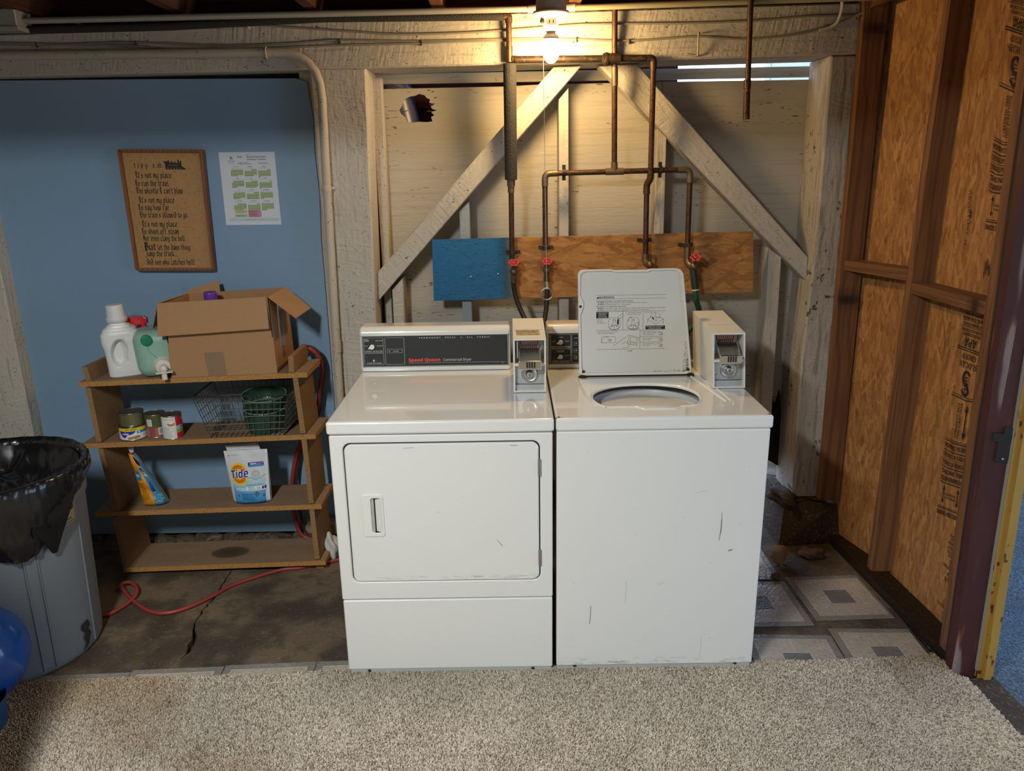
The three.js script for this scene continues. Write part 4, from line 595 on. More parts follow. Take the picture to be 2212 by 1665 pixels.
// scuffs and scratches on the two fronts
{
  const scuff = (list) => canvasTex(1024, 1024, (x) => { x.clearRect(0, 0, 1024, 1024); for (const [a, b, c, d, w, al] of list) { x.strokeStyle = `rgba(70,72,70,${al})`; x.lineWidth = w; x.beginPath(); x.moveTo(a * 1024, b * 1024); x.quadraticCurveTo((a + c) * 512 + 4, (b + d) * 512, c * 1024, d * 1024); x.stroke(); } for (let i = 0; i < 26; i++) { x.fillStyle = `rgba(60,55,45,${rr(0.2, 0.6)})`; x.fillRect(rr(20, 1000), rr(20, 1000), rr(2, 4), rr(2, 4)); } for (let i = 0; i < 60; i++) { x.fillStyle = `rgba(110,108,96,${rr(0.05, 0.18)})`; x.fillRect(rr(0, 1024), 990 + rr(0, 30), rr(10, 60), rr(2, 8)); } });
  const mk = (tex) => std({ map: tex, transparent: true, roughness: 0.5, polygonOffset: true, polygonOffsetFactor: -1 });
  part('scuff_marks', stampGeo([0.012, 0.03, -0.0033], [0.642, 0.03, -0.0033], [0.642, 0.836, -0.0033], [0.012, 0.836, -0.0033]), mk(scuff([[0.8, 0.33, 0.802, 0.42, 3, 0.5], [0.802, 0.36, 0.795, 0.45, 3, 0.7], [0.845, 0.495, 0.865, 0.49, 5, 0.6], [0.163, 0.73, 0.158, 0.81, 4, 0.5], [0.34, 0.62, 0.338, 0.72, 2, 0.3], [0.735, 0.88, 0.732, 0.97, 2, 0.3], [0.66, 0.25, 0.73, 0.24, 4, 0.12], [0.5, 0.64, 0.53, 0.63, 10, 0.08]])), washer);
  part('scuff_marks', stampGeo([-0.63, 0.352, 0.0003], [-0.055, 0.352, 0.0003], [-0.055, 0.806, 0.0003], [-0.63, 0.806, 0.0003]), mk(scuff([[0.78, 0.70, 0.81, 0.745, 4, 0.45], [0.46, 0.48, 0.48, 0.49, 5, 0.2], [0.3, 0.02, 0.36, 0.015, 4, 0.3], [0.86, 0.01, 0.9, 0.012, 6, 0.35]])), dDoor);
}
// ================================================================ pipes, hoses, lamp, cables on the back wall
const T2 = (a, b, k) => a.map((v, i) => v + (b[i] - v) * k);
const P1 = [0.2696, 2.1633, -0.895], P2 = [0.289, 1.5781, -0.958];
const strapMat = M.blackMetal;
function fit(a, b, r) { return rod(a, b, r, 14); }
function gateValve(parent, at, tilt = 0) {                      // body, stem and a six-lobed red wheel above
  const [x, y, z] = at; const b = part('gate_valve', merge([ell(0.0165, 0.017, 0.018, [x, y, z + 0.004]), rod([x, y - 0.034, z], [x, y + 0.03, z], 0.0125, 6), rod([x, y + 0.002, z + 0.008], [x, y + 0.034, z + 0.026], 0.0075, 8), rod([x, y - 0.046, z], [x, y - 0.03, z], 0.015, 6)]), M.brass, parent);
  const w = []; const N = 42, pts = []; for (let i = 0; i <= N; i++) { const a = (i / N) * Math.PI * 2; const R = 0.0185 + 0.0028 * Math.cos(a * 6); pts.push(V(Math.cos(a) * R, 0, Math.sin(a) * R)); } w.push(tube(pts, 0.0036, 7, false)); for (let i = 0; i < 6; i++) { const a = i * Math.PI / 3; w.push(rod([0, 0, 0], [Math.cos(a) * 0.0168, 0, Math.sin(a) * 0.0168], 0.0022, 6)); } w.push(ell(0.006, 0.005, 0.006, [0, 0, 0], 10, 8));
  const g = merge(w); g.rotateX(0.55 + tilt); g.translate(x, y + 0.038, z + 0.029); part('hand_wheel', g, M.redWheel, b); return b;
}
function strap(parent, x, y, z, vertical) {                     // little iron strap clamp with two screwed ears
  const r = 0.0135, pts = []; for (let i = 0; i <= 10; i++) { const a = -Math.PI / 2 + (i / 10) * Math.PI; pts.push([Math.sin(a) * r, Math.cos(a) * r]); }
  const s = []; for (let i = 0; i < 10; i++) { const A = pts[i], B = pts[i + 1]; s.push(vertical ? block([x - 0.007, y + A[0], z + A[1]], [x + 0.007, y + A[0], z + A[1]], [x + 0.007, y + B[0], z + B[1]], [x - 0.007, y + B[0], z + B[1]], [0, 0, 0.002]) : block([x + A[0], y - 0.007, z + A[1]], [x + A[0], y + 0.007, z + A[1]], [x + B[0], y + 0.007, z + B[1]], [x + B[0], y - 0.007, z + B[1]], [0, 0, 0.002])); }
  for (const k of [-1, 1]) s.push(vertical ? box(x - 0.007, x + 0.007, y + k * 0.021 - 0.009, y + k * 0.021 + 0.009, z - 0.014, z - 0.0115, 0.001) : box(x + k * 0.021 - 0.009, x + k * 0.021 + 0.009, y - 0.008, y + 0.008, z - 0.014, z - 0.0115, 0.001));
  part('pipe_strap', s, strapMat, parent);
}
const OZ = -1.0;                                                 // front of the board behind the pipes
// backing board, one end sprayed blue
{
  const A = [-0.4426, 1.3241], B = [-0.4459, 1.0735], C = [0.8812, 1.0892], D = [0.8653, 1.3371];
  const tex = osbCanvas(2048, 384, 1.24, false, 900, (x, w, h) => {
    const g = x.createLinearGradient(0, 0, w * 0.27, 0); g.addColorStop(0, 'rgba(22,112,190,0.97)'); g.addColorStop(0.78, 'rgba(22,112,190,0.95)'); g.addColorStop(0.92, 'rgba(60,110,150,0.5)'); g.addColorStop(1, 'rgba(90,110,120,0)');
    for (let i = 0; i < 1; i++) { x.fillStyle = g; x.fillRect(0, 0, w * 0.3, h); }
    for (let i = 0; i < 260; i++) { x.strokeStyle = `rgba(10,40,75,${rr(0.3, 0.7)})`; x.lineWidth = rr(1, 3.5); const px = rr(0, w * 0.23), py = rr(0, h), a = rr(-0.8, 0.8); x.beginPath(); x.moveTo(px, py); x.lineTo(px + Math.cos(a) * rr(4, 22), py + Math.sin(a) * 9); x.stroke(); }
    for (let i = 0; i < 90; i++) { x.strokeStyle = `rgba(70,150,215,${rr(0.1, 0.3)})`; x.lineWidth = rr(2, 8); const px = rr(0, w * 0.2), py = rr(0, h), a = rr(-0.7, 0.7); x.beginPath(); x.moveTo(px, py); x.lineTo(px + Math.cos(a) * 60, py + Math.sin(a) * 40); x.stroke(); }
  });
  const g = prism([A, B, C, D], OZ + 0.002, 0.012, 0.0005); const p = g.attributes.position, u = g.attributes.uv; for (let i = 0; i < p.count; i++) u.setXY(i, (p.getX(i) - A[0]) / (D[0] - A[0]), (p.getY(i) - B[1]) / (D[1] - B[1]));
  const t = thing('strand_board', 'strip of oriented strand board behind the water pipes, sprayed blue at one end', 'board', [(A[0] + D[0]) / 2, C[1], OZ]);
  part('board', g, std({ map: tex, bumpMap: tex, bumpScale: 0.0008, roughness: 0.75, color: rgb(0.86, 0.76, 0.62) }), t);
  for (const q of [[-0.2891, 1.1708, -0.997], [-0.1762, 1.1804, -0.997], [0.8207, 1.2255, -0.997]]) part('screw', ell(0.004, 0.004, 0.002, q, 10, 6), M.steel, t);
}
// manifold: riser, cross pipe and its two drops
const zc = -0.958, r1 = 0.0108;
{
  const t = thing('copper_pipe', 'copper water pipe rising to a long cross bar with two drops', 'pipe', [0.3, 1.2, -0.95]);
  part('riser', rod(P1, P2, r1, 14), M.copper, t);
  const A = [0.0172, 1.2978, -0.962], B = [0.0161, 1.577, -0.958], C = [0.5871, 1.5841, -0.958], D = [0.591, 1.2925, -0.962];
  part('cross_pipe', tube(fillet([A, B, C, D], 0.022), r1, 14), M.copper, t);
  for (const fg of [tube(fillet([T2(B, A, 0.17), B, T2(B, C, 0.085)], 0.024), r1 * 1.2, 14), tube(fillet([T2(C, B, 0.085), C, T2(C, D, 0.17)], 0.024), r1 * 1.2, 14), rod([0.2544, 1.5804, -0.958], [0.3253, 1.581, -0.958], r1 * 1.25, 14), rod([0.2878, 1.6165, -0.955], P2, r1 * 1.2, 14), rod([0.2771, 1.9574, -0.917], [0.2794, 1.8932, -0.924], r1 * 1.12, 14)]) part('pipe_fitting', fg, M.brass, t);
  strap(t, ...[0.0916, 1.5793, -0.958], true); strap(t, ...[0.4707, 1.5841, -0.958], true); strap(t, ...[0.019, 1.2885, -0.962], false); strap(t, ...[0.5855, 1.2908, -0.962], false);
  part('drop_end', tube(fillet([[0.5908, 1.2981, -0.962], [0.5923, 1.2184, -0.96], [0.6105, 1.2032, -0.93]], 0.02), r1 * 1.35, 12), M.brass, t);
  gateValve(t, [0.0224, 1.1992, -0.96]); const vb = gateValve(t, [0.6133, 1.2081, -0.935], 0.1);
  part('hose_coupling', merge([rod([0.0205, 1.1673, -0.96], [0.0239, 1.1149, -0.955], 0.0095, 12)]), M.steel, t);
}
// middle drop that comes off the black pipe below the beam
{
  const a = [-0.0968, 1.9867, -0.902], b = [0.4189, 1.9839, -0.902], c = [0.4295, 1.5515, -0.945], d = [0.4179, 1.5303, -0.958], e = [0.4233, 1.2208, -0.962];
  const t = thing('iron_pipe', 'dark pipe running under the beam behind the light bulb, then dropping to a spigot', 'pipe', [0.25, 1.2, -0.92]);
  part('header', rod(a, [0.3914, 1.9843, -0.902], 0.0128, 14), M.iron, t);
  part('tee', merge([rod([0.2298, 1.9851, -0.902], [0.2951, 1.9841, -0.902], 0.019, 14), ell(0.02, 0.024, 0.018, [0.2433, 1.983, -0.9])]), M.iron, t);
  part('drop', tube(fillet([[0.3811, 1.9845, -0.902], b, c], 0.02), r1, 14), M.copper, t);
  for (const fg of [tube(fillet([T2(b, a, 0.05), b, T2(b, c, 0.09)], 0.024), r1 * 1.22, 14), tube(fillet([T2(c, b, 0.05), c, d, T2(d, e, 0.12)], 0.013), r1 * 1.25, 14)]) part('elbow', fg, M.copper, t);
  part('lower_drop', rod(d, e, r1, 14), M.copper, t);
  part('spigot', merge([tube(fillet([[0.4221, 1.2581, -0.962], e, [0.4365, 1.217, -0.93]], 0.018), r1 * 1.4, 12), ell(0.014, 0.016, 0.016, [0.4369, 1.2168, -0.932]), rod([0.4361, 1.23, -0.93], [0.4369, 1.2625, -0.92], 0.004, 8)]), M.brass, t);
  strap(t, ...[0.4184, 1.3118, -0.962], false);
}
// lagged pipe on the left, with valve
{
  const a = [-2.0468, 2.1102, -0.895], k = [-0.791, 2.1354, -0.895], e = [-0.1168, 2.135, -0.895], f = [-0.1176, 1.9797, -0.908];
  const t = thing('insulated_pipe', 'water pipe wrapped in black foam along the beam, dropping to the leftmost red valve', 'pipe', [-0.3, 1.2, -0.9]);
  part('foam_sleeve', tube([V3(a), V3([-1.3683, 2.1159, -0.895]), V3(k), V3([-0.1354, 2.1321, -0.895])], 0.0135, 14), M.foam, t);
  part('upper_drop', tube(fillet([[-0.1489, 2.1339, -0.895], e, f], 0.018), r1, 14), M.copper, t);
  part('elbow', tube(fillet([[-0.1354, 2.1337, -0.895], e, [-0.1172, 2.1105, -0.897]], 0.02), r1 * 1.25, 14), M.copper, t);
  part('coupling', merge([rod([-0.1167, 2.0332, -0.904], f, r1 * 1.2, 14), rod([-0.1071, 1.9888, -0.905], [-0.0899, 1.9883, -0.903], 0.0125, 12)]), M.copper, t);
  const h0 = [-0.1159, 1.9749, -0.908], h1 = [-0.1171, 1.5564, -0.945];
  part('foam_sleeve', rod(h0, h1, 0.0243, 20), M.foam, t);
  part('lower_drop', rod(h1, [-0.1182, 1.2442, -0.962], r1, 14), M.copper, t);
  part('pipe_fitting', merge([rod([-0.1171, 1.5546, -0.945], [-0.1175, 1.5317, -0.947], 0.016, 12), rod([-0.1175, 1.5317, -0.947], [-0.1179, 1.5069, -0.949], r1 * 1.2, 12)]), M.brass, t);
  strap(t, ...[-0.114, 1.2718, -0.965], false);
  gateValve(t, [-0.1114, 1.1964, -0.955]);
  part('hose_barb', rod([-0.1154, 1.1776, -0.955], [-0.114, 1.1474, -0.955], 0.0095, 12), M.brass, t);
}
// capped stub
{
  const t = thing('pipe_stub', 'short capped pipe hanging down in front of the beam near the corner', 'pipe', [0.75, 1.7, -0.88]);
  part('pipe', rod([0.753, 2.1832, -0.86], [0.7652, 1.7911, -0.86], 0.0102, 14), M.copper, t);
  part('coupling', merge([rod([0.7602, 1.9008, -0.86], [0.7616, 1.8688, -0.86], 0.0132, 14), rod([0.7616, 1.8591, -0.86], [0.7654, 1.7633, -0.86], 0.0118, 14), rod([0.7639, 1.7911, -0.86], [0.7656, 1.7617, -0.86], 0.0125, 14)]), M.copper, t);
}
// hoses
single('supply_hose', tube(smooth([[-0.1157, 1.1588, -0.955], [-0.1071, 1.1025, -0.95], [-0.0873, 1.0445, -0.93], [-0.0548, 0.9867, -0.89], [0.0, 0.93, -0.84], [0.02, 0.75, -0.82]], 60), 0.0098, 12), M.rubber, 'black rubber hose curving down from the leftmost red valve', 'hose');
single('supply_hose', tube(smooth([[0.0239, 1.1206, -0.955], [0.0192, 1.0468, -0.94], [0.0087, 0.9915, -0.88], [0.01, 0.90, -0.83], [0.03, 0.75, -0.82]], 60), 0.0098, 12), M.rubber, 'black rubber hose hanging straight down behind the pull ring', 'hose');
{
  const t = thing('supply_hose', 'green hose with dark sleeve running down behind the open washer lid', 'hose', [0.6363, 0.9907, -0.93]);
  part('hose', tube(smooth([[0.6233, 1.1204, -0.931], [0.6281, 1.077, -0.93], [0.637, 0.9916, -0.925], [0.515, 0.85, -0.90]], 40), 0.0112, 14), M.greenHose, t);
  part('sleeve', rod([0.6121, 1.1951, -0.935], [0.6245, 1.1166, -0.931], 0.0145, 14), std({ color: rgb(0.012, 0.035, 0.024), roughness: 0.5 }), t);
  part('sleeve_band', rod([0.6245, 1.1166, -0.931], [0.6253, 1.111, -0.931], 0.0148, 14), M.ivory, t);
  part('hose_nut', rod([0.6093, 1.2173, -0.936], [0.6122, 1.1932, -0.935], 0.0155, 8), M.brass, t);
}
// ceiling lamp holder with pull cord
{
  const LX = 0.029, LZ = -0.74; const t = thing('ceiling_lamp', 'glowing bulb in a white porcelain lamp holder on a ceiling box', 'lamp', [LX, 1.95, LZ]);
  const oct = new THREE.CylinderGeometry(0.053, 0.057, 0.075, 8); oct.rotateY(Math.PI / 8); oct.translate(LX, 2.153, LZ); part('ceiling_box', oct, std({ color: rgb(0.34, 0.31, 0.26), roughness: 0.7 }), t);
  const lt = (pts) => { const g = lathe(pts, 32); g.translate(LX, 0, LZ); return g; };
  const porc = phy({ color: rgb(0.62, 0.59, 0.54), roughness: 0.35 });
  part('holder_flange', lt([[0, 2.118], [0.062, 2.118], [0.064, 2.112], [0.060, 2.106], [0.030, 2.094], [0.026, 2.085], [0.0245, 2.055], [0, 2.053]]), porc, t);
  part('outlet_face', merge([box(LX - 0.017, LX + 0.017, 2.070, 2.103, LZ + 0.012, LZ + 0.029, 0.003)]), porc, t);
  part('outlet_slots', merge([box(LX - 0.008, LX - 0.005, 2.078, 2.088, LZ + 0.0285, LZ + 0.0296, 0), box(LX + 0.005, LX + 0.008, 2.078, 2.088, LZ + 0.0285, LZ + 0.0296, 0), ell(0.003, 0.003, 0.0012, [LX, 2.095, LZ + 0.029], 10, 6)]), M.gap, t);
  part('bulb_neck', lt([[0, 2.056], [0.0135, 2.056], [0.016, 2.049], [0.026, 2.040], [0.0285, 2.034], [0.0285, 2.030]]), phy({ color: rgb(0.6, 0.55, 0.5), roughness: 0.4 }), t);
  part('bulb', lt([[0.0285, 2.030], [0.0315, 2.015], [0.032, 2.0], [0.030, 1.983], [0.025, 1.968], [0.016, 1.957], [0.007, 1.9525], [0, 1.952]]), std({ color: rgb(1, 0.95, 0.85), emissive: rgb(1, 0.8, 0.46), emissiveIntensity: 5 }), t);
  part('chain_housing', merge([ell(0.008, 0.01, 0.009, [LX - 0.031, 2.088, LZ + 0.012], 12, 8)]), M.blackMetal, t);
  part('bead_chain', [...Array(20)].map((_, i) => ell(0.0014, 0.0014, 0.0014, [LX - 0.0295 + i * 0.0001, 2.078 - i * 0.0028, LZ + 0.018], 6, 5)), M.steel, t);
  const c0 = [LX - 0.0285, 2.024, LZ + 0.018], c1 = [0.0099, 1.1656, -0.7];
  part('pull_cord', rod(c0, c1, 0.0011, 6), std({ color: rgb(0.55, 0.5, 0.42), roughness: 0.9 }), t);
  const rg = new THREE.TorusGeometry(0.0215, 0.0026, 8, 36); rg.translate(c1[0], c1[1] - 0.0225, c1[2]); part('pull_ring', rg, M.steel, t);
}
// steel conduit across the top with its boxes
{
  const z = -0.875; const t = thing('steel_conduit', 'thin metal conduit running along the top of the beam to the lamp box', 'conduit', [-0.6, 2.1, z]);
  part('tube', rod([-2.0613, 2.1381, -0.875], [-0.0143, 2.153, -0.875], 0.0112, 14), M.steelConduit, t);
  part('tube', rod([0.0896, 2.1545, -0.875], [1.2231, 2.1733, -0.875], 0.0112, 14), std({ color: rgb(0.34, 0.30, 0.18), roughness: 0.6 }), t);
  part('junction_box', merge([box(-1.985, -1.875, 2.112, 2.175, -0.93, -0.83, 0.006), box(-2.0, -1.865, 2.10, 2.115, -0.935, -0.82, 0.003)]), M.steelConduit, t);
  for (const cg of [rod([-0.0478, 2.1527, -0.875], [-0.0109, 2.1529, -0.875], 0.0145, 12), rod([0.0862, 2.1546, -0.875], [0.1231, 2.1556, -0.875], 0.0145, 12)]) part('box_connector', cg, M.steelConduit, t);
}
// painted conduit bending down the post
{
  const z = -0.905; const t = thing('painted_conduit', 'cream painted conduit bending from the beam down the side of the post', 'conduit', [-0.86, 1.3, z]);
  part('tube', tube(fillet([[-2.1044, 2.0291, -0.905], [-0.8197, 2.0246, -0.905], [-0.8313, 1.5471, -0.905], [-0.8488, 0.6444, -0.905], [-0.835, 0.01, -0.905]], 0.16), 0.0165, 16), M.conduit, t);
  part('conduit_strap', tube([0, 1, 2, 3, 4, 5, 6].map((i) => { const a = (i / 6) * Math.PI - Math.PI / 2; const c = [-1.0151, 2.0243, -0.905]; return V(c[0] + 0.0, c[1] + Math.sin(a) * 0.0185, c[2] + Math.cos(a) * 0.0185); }), 0.0035, 6), M.conduit, t); part('strap_tab', box(-1.038, -1.024, 1.985, 2.006, -0.932, -0.926, 0.001), M.conduit, t);
  part('conduit_strap', merge([rod([-0.8331, 1.5471, -0.905], [-0.8333, 1.5228, -0.905], 0.0195, 16), ell(0.012, 0.008, 0.01, [-0.8141, 1.5343, -0.92])]), M.conduit, t);
  part('conduit_strap', rod([-0.8417, 0.9326, -0.905], [-0.8436, 0.884, -0.905], 0.0185, 16), M.conduit, t);
}
// cables stapled along the beam
const cab = (pts, r, label, m = M.cable) => single('cable', tube(smooth(pts, 110), r, 7), m, label, 'cable', undefined);
cab([[-1.7104, 2.138, -0.924], [-1.6281, 2.1196, -0.924], [-1.3458, 2.1218, -0.924], [-1.2266, 2.1185, -0.924], [-1.0808, 2.1226, -0.924], [-0.9025, 2.1107, -0.924], [-0.6983, 2.0951, -0.924], [-0.5276, 2.0832, -0.924], [-0.2874, 2.0844, -0.924], [-0.0986, 2.0927, -0.924], [0.1241, 2.1052, -0.924], [0.2268, 2.1069, -0.924], [0.5692, 2.105, -0.924], [0.8084, 2.111, -0.924], [0.9956, 2.1224, -0.924], [1.175, 2.1229, -0.924]], 0.0042, 'topmost thin cable stapled along the white beam');
cab([[-2.0737, 2.0725, -0.924], [-1.8517, 2.0661, -0.924], [-1.5247, 2.0692, -0.924], [-1.1829, 2.0547, -0.924], [-0.9418, 2.0576, -0.924], [-0.752, 2.0659, -0.924], [-0.4602, 2.0585, -0.924], [-0.1506, 2.0603, -0.924], [0.0557, 2.0589, -0.924], [0.3311, 2.0486, -0.924], [0.5715, 2.0593, -0.924], [0.7442, 2.0489, -0.924], [0.9154, 2.0591, -0.924], [1.0673, 2.0884, -0.924], [1.201, 2.1336, -0.89]], 0.0042, 'middle beige cable stapled along the full length of the white beam');
cab([[-2.0715, 2.0769, -0.922], [-1.7989, 2.0666, -0.922], [-1.5086, 2.056, -0.922], [-1.3218, 2.039, -0.922], [-1.1152, 2.0392, -0.922], [-0.8908, 2.0454, -0.922], [-0.7012, 2.049, -0.922], [-0.4604, 2.0503, -0.922], [-0.3226, 2.0546, -0.922], [-0.1163, 2.0548, -0.922], [0.0556, 2.0523, -0.922]], 0.0042, 'lowest cable on the beam, sagging beside the painted conduit');
cab([[1.0819, 2.2167, -0.9], [1.1, 2.1553, -0.9], [1.0923, 2.1021, -0.905], [1.0727, 2.0838, -0.915], [1.0337, 2.0729, -0.922]], 0.0062, 'thick pale cable curling down at the corner of the beam', std({ color: rgb(0.6, 0.56, 0.45), roughness: 0.6 }));
{ const st = [[78, 96], [293, 92], [733, 88], [910, 92], [222, 62], [535, 54], [1360, 88], [1246, 85], [1788, 57]]; const W = [[-1.8686, 2.0671, -0.918], [-1.5, 2.0664, -0.918], [-0.7457, 2.0634, -0.918], [-0.4426, 2.0526, -0.918], [-1.6135, 2.1169, -0.918], [-1.0791, 2.1201, -0.918], [0.3302, 2.0461, -0.918], [0.1343, 2.0553, -0.918], [1.0619, 2.0844, -0.918]];
  W.forEach((q, i) => part('cable_staple', box(q[0] - 0.002, q[0] + 0.002, q[1] - 0.009, q[1] + 0.008, q[2] - 0.012, q[2] + 0.001, 0.0006), i === 4 || i === 5 ? M.conduit : M.blackMetal, back)); }
single('bent_nail', tube(smooth([[0.5918, 2.0703, -0.925], [0.5811, 2.0634, -0.9], [0.5858, 2.0086, -0.915], [0.5837, 1.994, -0.925], [0.5471, 1.9994, -0.925]], 24), 0.003, 6), M.conduit, 'bent painted wire hook stuck to the beam between the pipes', 'hook');
// ================================================================ shelf and what stands on it
const SF = -0.68, SD = 0.215, SB = SF - SD;
const shelf = thing('wooden_shelf', 'low homemade particle board shelf with four boards, leaning on the blue wall', 'shelf', [-1.35, 0, -0.78]);
// board: front lower corners a, b (x, y), thickness
const shelfBoard = (a, b, bl = 0, th = 0.0195) => {
  const d = part('shelf_board', block([a[0], a[1], SF], [b[0], b[1], SF], [b[0], b[1] + th, SF], [a[0], a[1] + th, SF], [bl, 0, -SD]), M.board, shelf);
  part('board_top', block([a[0] + 0.002, a[1] + th - 0.0005, SF - 0.003], [b[0] - 0.002, b[1] + th - 0.0005, SF - 0.003], [b[0] - 0.002 + bl, b[1] + th - 0.0005, SB + 0.002], [a[0] + 0.002 + bl, a[1] + th - 0.0005, SB + 0.002], [0, 0.0014, 0]), M.boardTop, d); grain(d.geometry, gX, 0.5); return d;
};
const B1a = [-1.793, 0.8139], B1b = [-0.9127, 0.8383], B2a = [-1.8252, 0.5615], B2b = [-0.9022, 0.5867], B3a = [-1.8225, 0.2676], B3b = [-0.9036, 0.2866], B4a = [-1.7454, 0.0145], B4b = [-0.9075, 0.034];
shelfBoard(B1a, B1b); shelfBoard(B2a, B2b); shelfBoard(B3a, B3b); shelfBoard(B4a, B4b);
M.boardSide = std({ map: dustyBoard, bumpMap: particleBump, bumpScale: 0.0004, roughness: 0.75, color: rgb(1.05, 0.92, 0.68) });
const upright = (a, b, w = 0.02) => { const g = block([a[0], a[1], SF - 0.002], [a[0] + w, a[1], SF - 0.002], [b[0] + w, b[1], SF - 0.002], [b[0], b[1], SF - 0.002], [0, 0, -SD + 0.004]); part('side_board', grain(g, gY, 0.5), M.boardSide, shelf); };
const UL = (px, py) => 0;
upright([-1.7644, 0.8356], [-1.7725, 0.8928]); upright([-1.7661, 0.5877], [-1.7723, 0.8098]); upright([-1.7438, 0.2909], [-1.7654, 0.5585]); upright([-1.7457, 0.0124], [-1.7555, 0.2644]);
upright([-0.9819, 0.8597], [-0.9795, 0.9219]); upright([-0.9602, 0.6109], [-0.9699, 0.8356]); upright([-0.9538, 0.3119], [-0.959, 0.5838]); upright([-0.9512, 0.0603], [-0.9545, 0.2834]);
part('foot_block', merge([box(-0.96, -0.925, 0.0, 0.033, -0.75, -0.71, 0.003), box(-1.74, -1.70, 0.0, 0.017, -0.75, -0.70, 0.003), box(-1.74, -1.70, 0.0, 0.018, -0.88, -0.84, 0.003), box(-0.97, -0.93, 0.0, 0.034, -0.88, -0.84, 0.003)]), M.board, shelf);
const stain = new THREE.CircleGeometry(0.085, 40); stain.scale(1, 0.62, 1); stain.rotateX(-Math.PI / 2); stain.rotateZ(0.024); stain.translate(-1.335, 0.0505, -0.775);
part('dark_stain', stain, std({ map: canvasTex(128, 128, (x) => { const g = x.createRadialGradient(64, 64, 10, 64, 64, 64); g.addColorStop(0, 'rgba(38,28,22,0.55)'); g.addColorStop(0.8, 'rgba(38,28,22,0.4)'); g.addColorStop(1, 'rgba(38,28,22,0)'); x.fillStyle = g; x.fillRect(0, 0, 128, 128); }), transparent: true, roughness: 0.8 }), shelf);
const yTop = (a, b, x) => a[1] + 0.0205 + (b[1] - a[1]) * (x - a[0]) / (b[0] - a[0]);
const y1 = (x) => yTop(B1a, B1b, x), y2 = (x) => yTop(B2a, B2b, x), y3 = (x) => yTop(B3a, B3b, x);

// white detergent bottle with a moulded handle
{
  const cx = -1.640, cz = -0.765, y0 = y1(cx); const t = thing('detergent_bottle', 'white plastic detergent bottle with moulded handle at the end of the top shelf', 'bottle', [cx, y0, cz]); t.rotation.set(0, 0.38, 0.03); ORI.set(t, [0, 0, 0]);
  const wm = phy({ color: rgb(0.72, 0.72, 0.70), roughness: 0.35 });
  // body: soft oblong sections, with the hollow of the handle pressed in
  const prof = [[0, 0.062, 0.036, 0.003], [0.005, 0.070, 0.042, 0.004], [0.03, 0.071, 0.044, 0.005], [0.09, 0.0725, 0.045, 0.006], [0.14, 0.0755, 0.046, 0.003], [0.165, 0.072, 0.044, 0], [0.185, 0.060, 0.041, -0.002], [0.2, 0.042, 0.035, -0.004], [0.208, 0.030, 0.029, -0.005], [0.214, 0.027, 0.027, -0.005]];
  const at = (y) => { let k = 0; while (k < prof.length - 2 && prof[k + 1][0] < y) k++; const a = prof[k], b = prof[k + 1], s = clamp((y - a[0]) / (b[0] - a[0])); const q = s * s * (3 - 2 * s); return [1, 2, 3].map((m) => a[m] + (b[m] - a[m]) * q); };
  const NY = 110, NA = 150, pos = [], idx = []; for (let j2 = 0; j2 <= NY; j2++) for (let k = 0; k <= NA; k++) { const y = 0.214 * j2 / NY, [w, d, cx2] = at(y), a = k / NA * 6.28319; const ca = Math.cos(a), sa = Math.sin(a), e = 0.62; let x = cx2 + Math.sign(ca) * Math.pow(Math.abs(ca), e) * w, z = Math.sign(sa) * Math.pow(Math.abs(sa), e) * d; const dx2 = (x + 0.014 - (y - 0.1) * 0.12) / 0.029, dy2 = (y - 0.098) / 0.054; const r = Math.hypot(dx2, dy2); if (z > 0) z -= 0.034 * (1 - sst(0.72, 1.05, r)); pos.push(x, y, z); if (j2 < NY && k < NA) { const p = j2 * (NA + 1) + k; idx.push(p, p + NA + 1, p + 1, p + 1, p + NA + 1, p + NA + 2); } }
  const g = new THREE.BufferGeometry(); g.setAttribute('position', new THREE.Float32BufferAttribute(pos, 3)); g.setIndex(idx); g.computeVertexNormals(); local('bottle_body', g, wm, t);
  local('measuring_cap', (() => { const q = lathe([[0.027, 0.206], [0.029, 0.212], [0.037, 0.214], [0.038, 0.228], [0.036, 0.231], [0.0335, 0.232], [0.031, 0.278], [0.028, 0.281], [0.018, 0.279], [0, 0.279]], 28); q.translate(-0.005, 0, 0); return q; })(), phy({ color: rgb(0.62, 0.62, 0.62), roughness: 0.35 }), t);
  const lab = new THREE.PlaneGeometry(0.04, 0.12); lab.translate(0.050, 0.09, 0.0412); local('bottle_label', lab, std({ roughness: 0.5, map: canvasTex(128, 320, (x) => { x.fillStyle = '#a9cfe0'; x.fillRect(0, 0, 128, 320); x.fillStyle = '#18302c'; x.beginPath(); x.roundRect(2, 4, 120, 56, 24); x.fill(); x.strokeStyle = '#dfe9e4'; x.lineWidth = 6; x.beginPath(); x.arc(30, 32, 15, 0, 7); x.stroke(); x.fillStyle = '#2f77a8'; x.font = 'bold 36px sans-serif'; x.fillText('all', 56, 150); x.fillRect(20, 112, 40, 44); x.fillStyle = '#4d8fb5'; for (let i = 0; i < 10; i++) x.fillRect(14, 180 + i * 13, 60 + 40 * hash(i, 2, 9), 5); }) }), t);
}
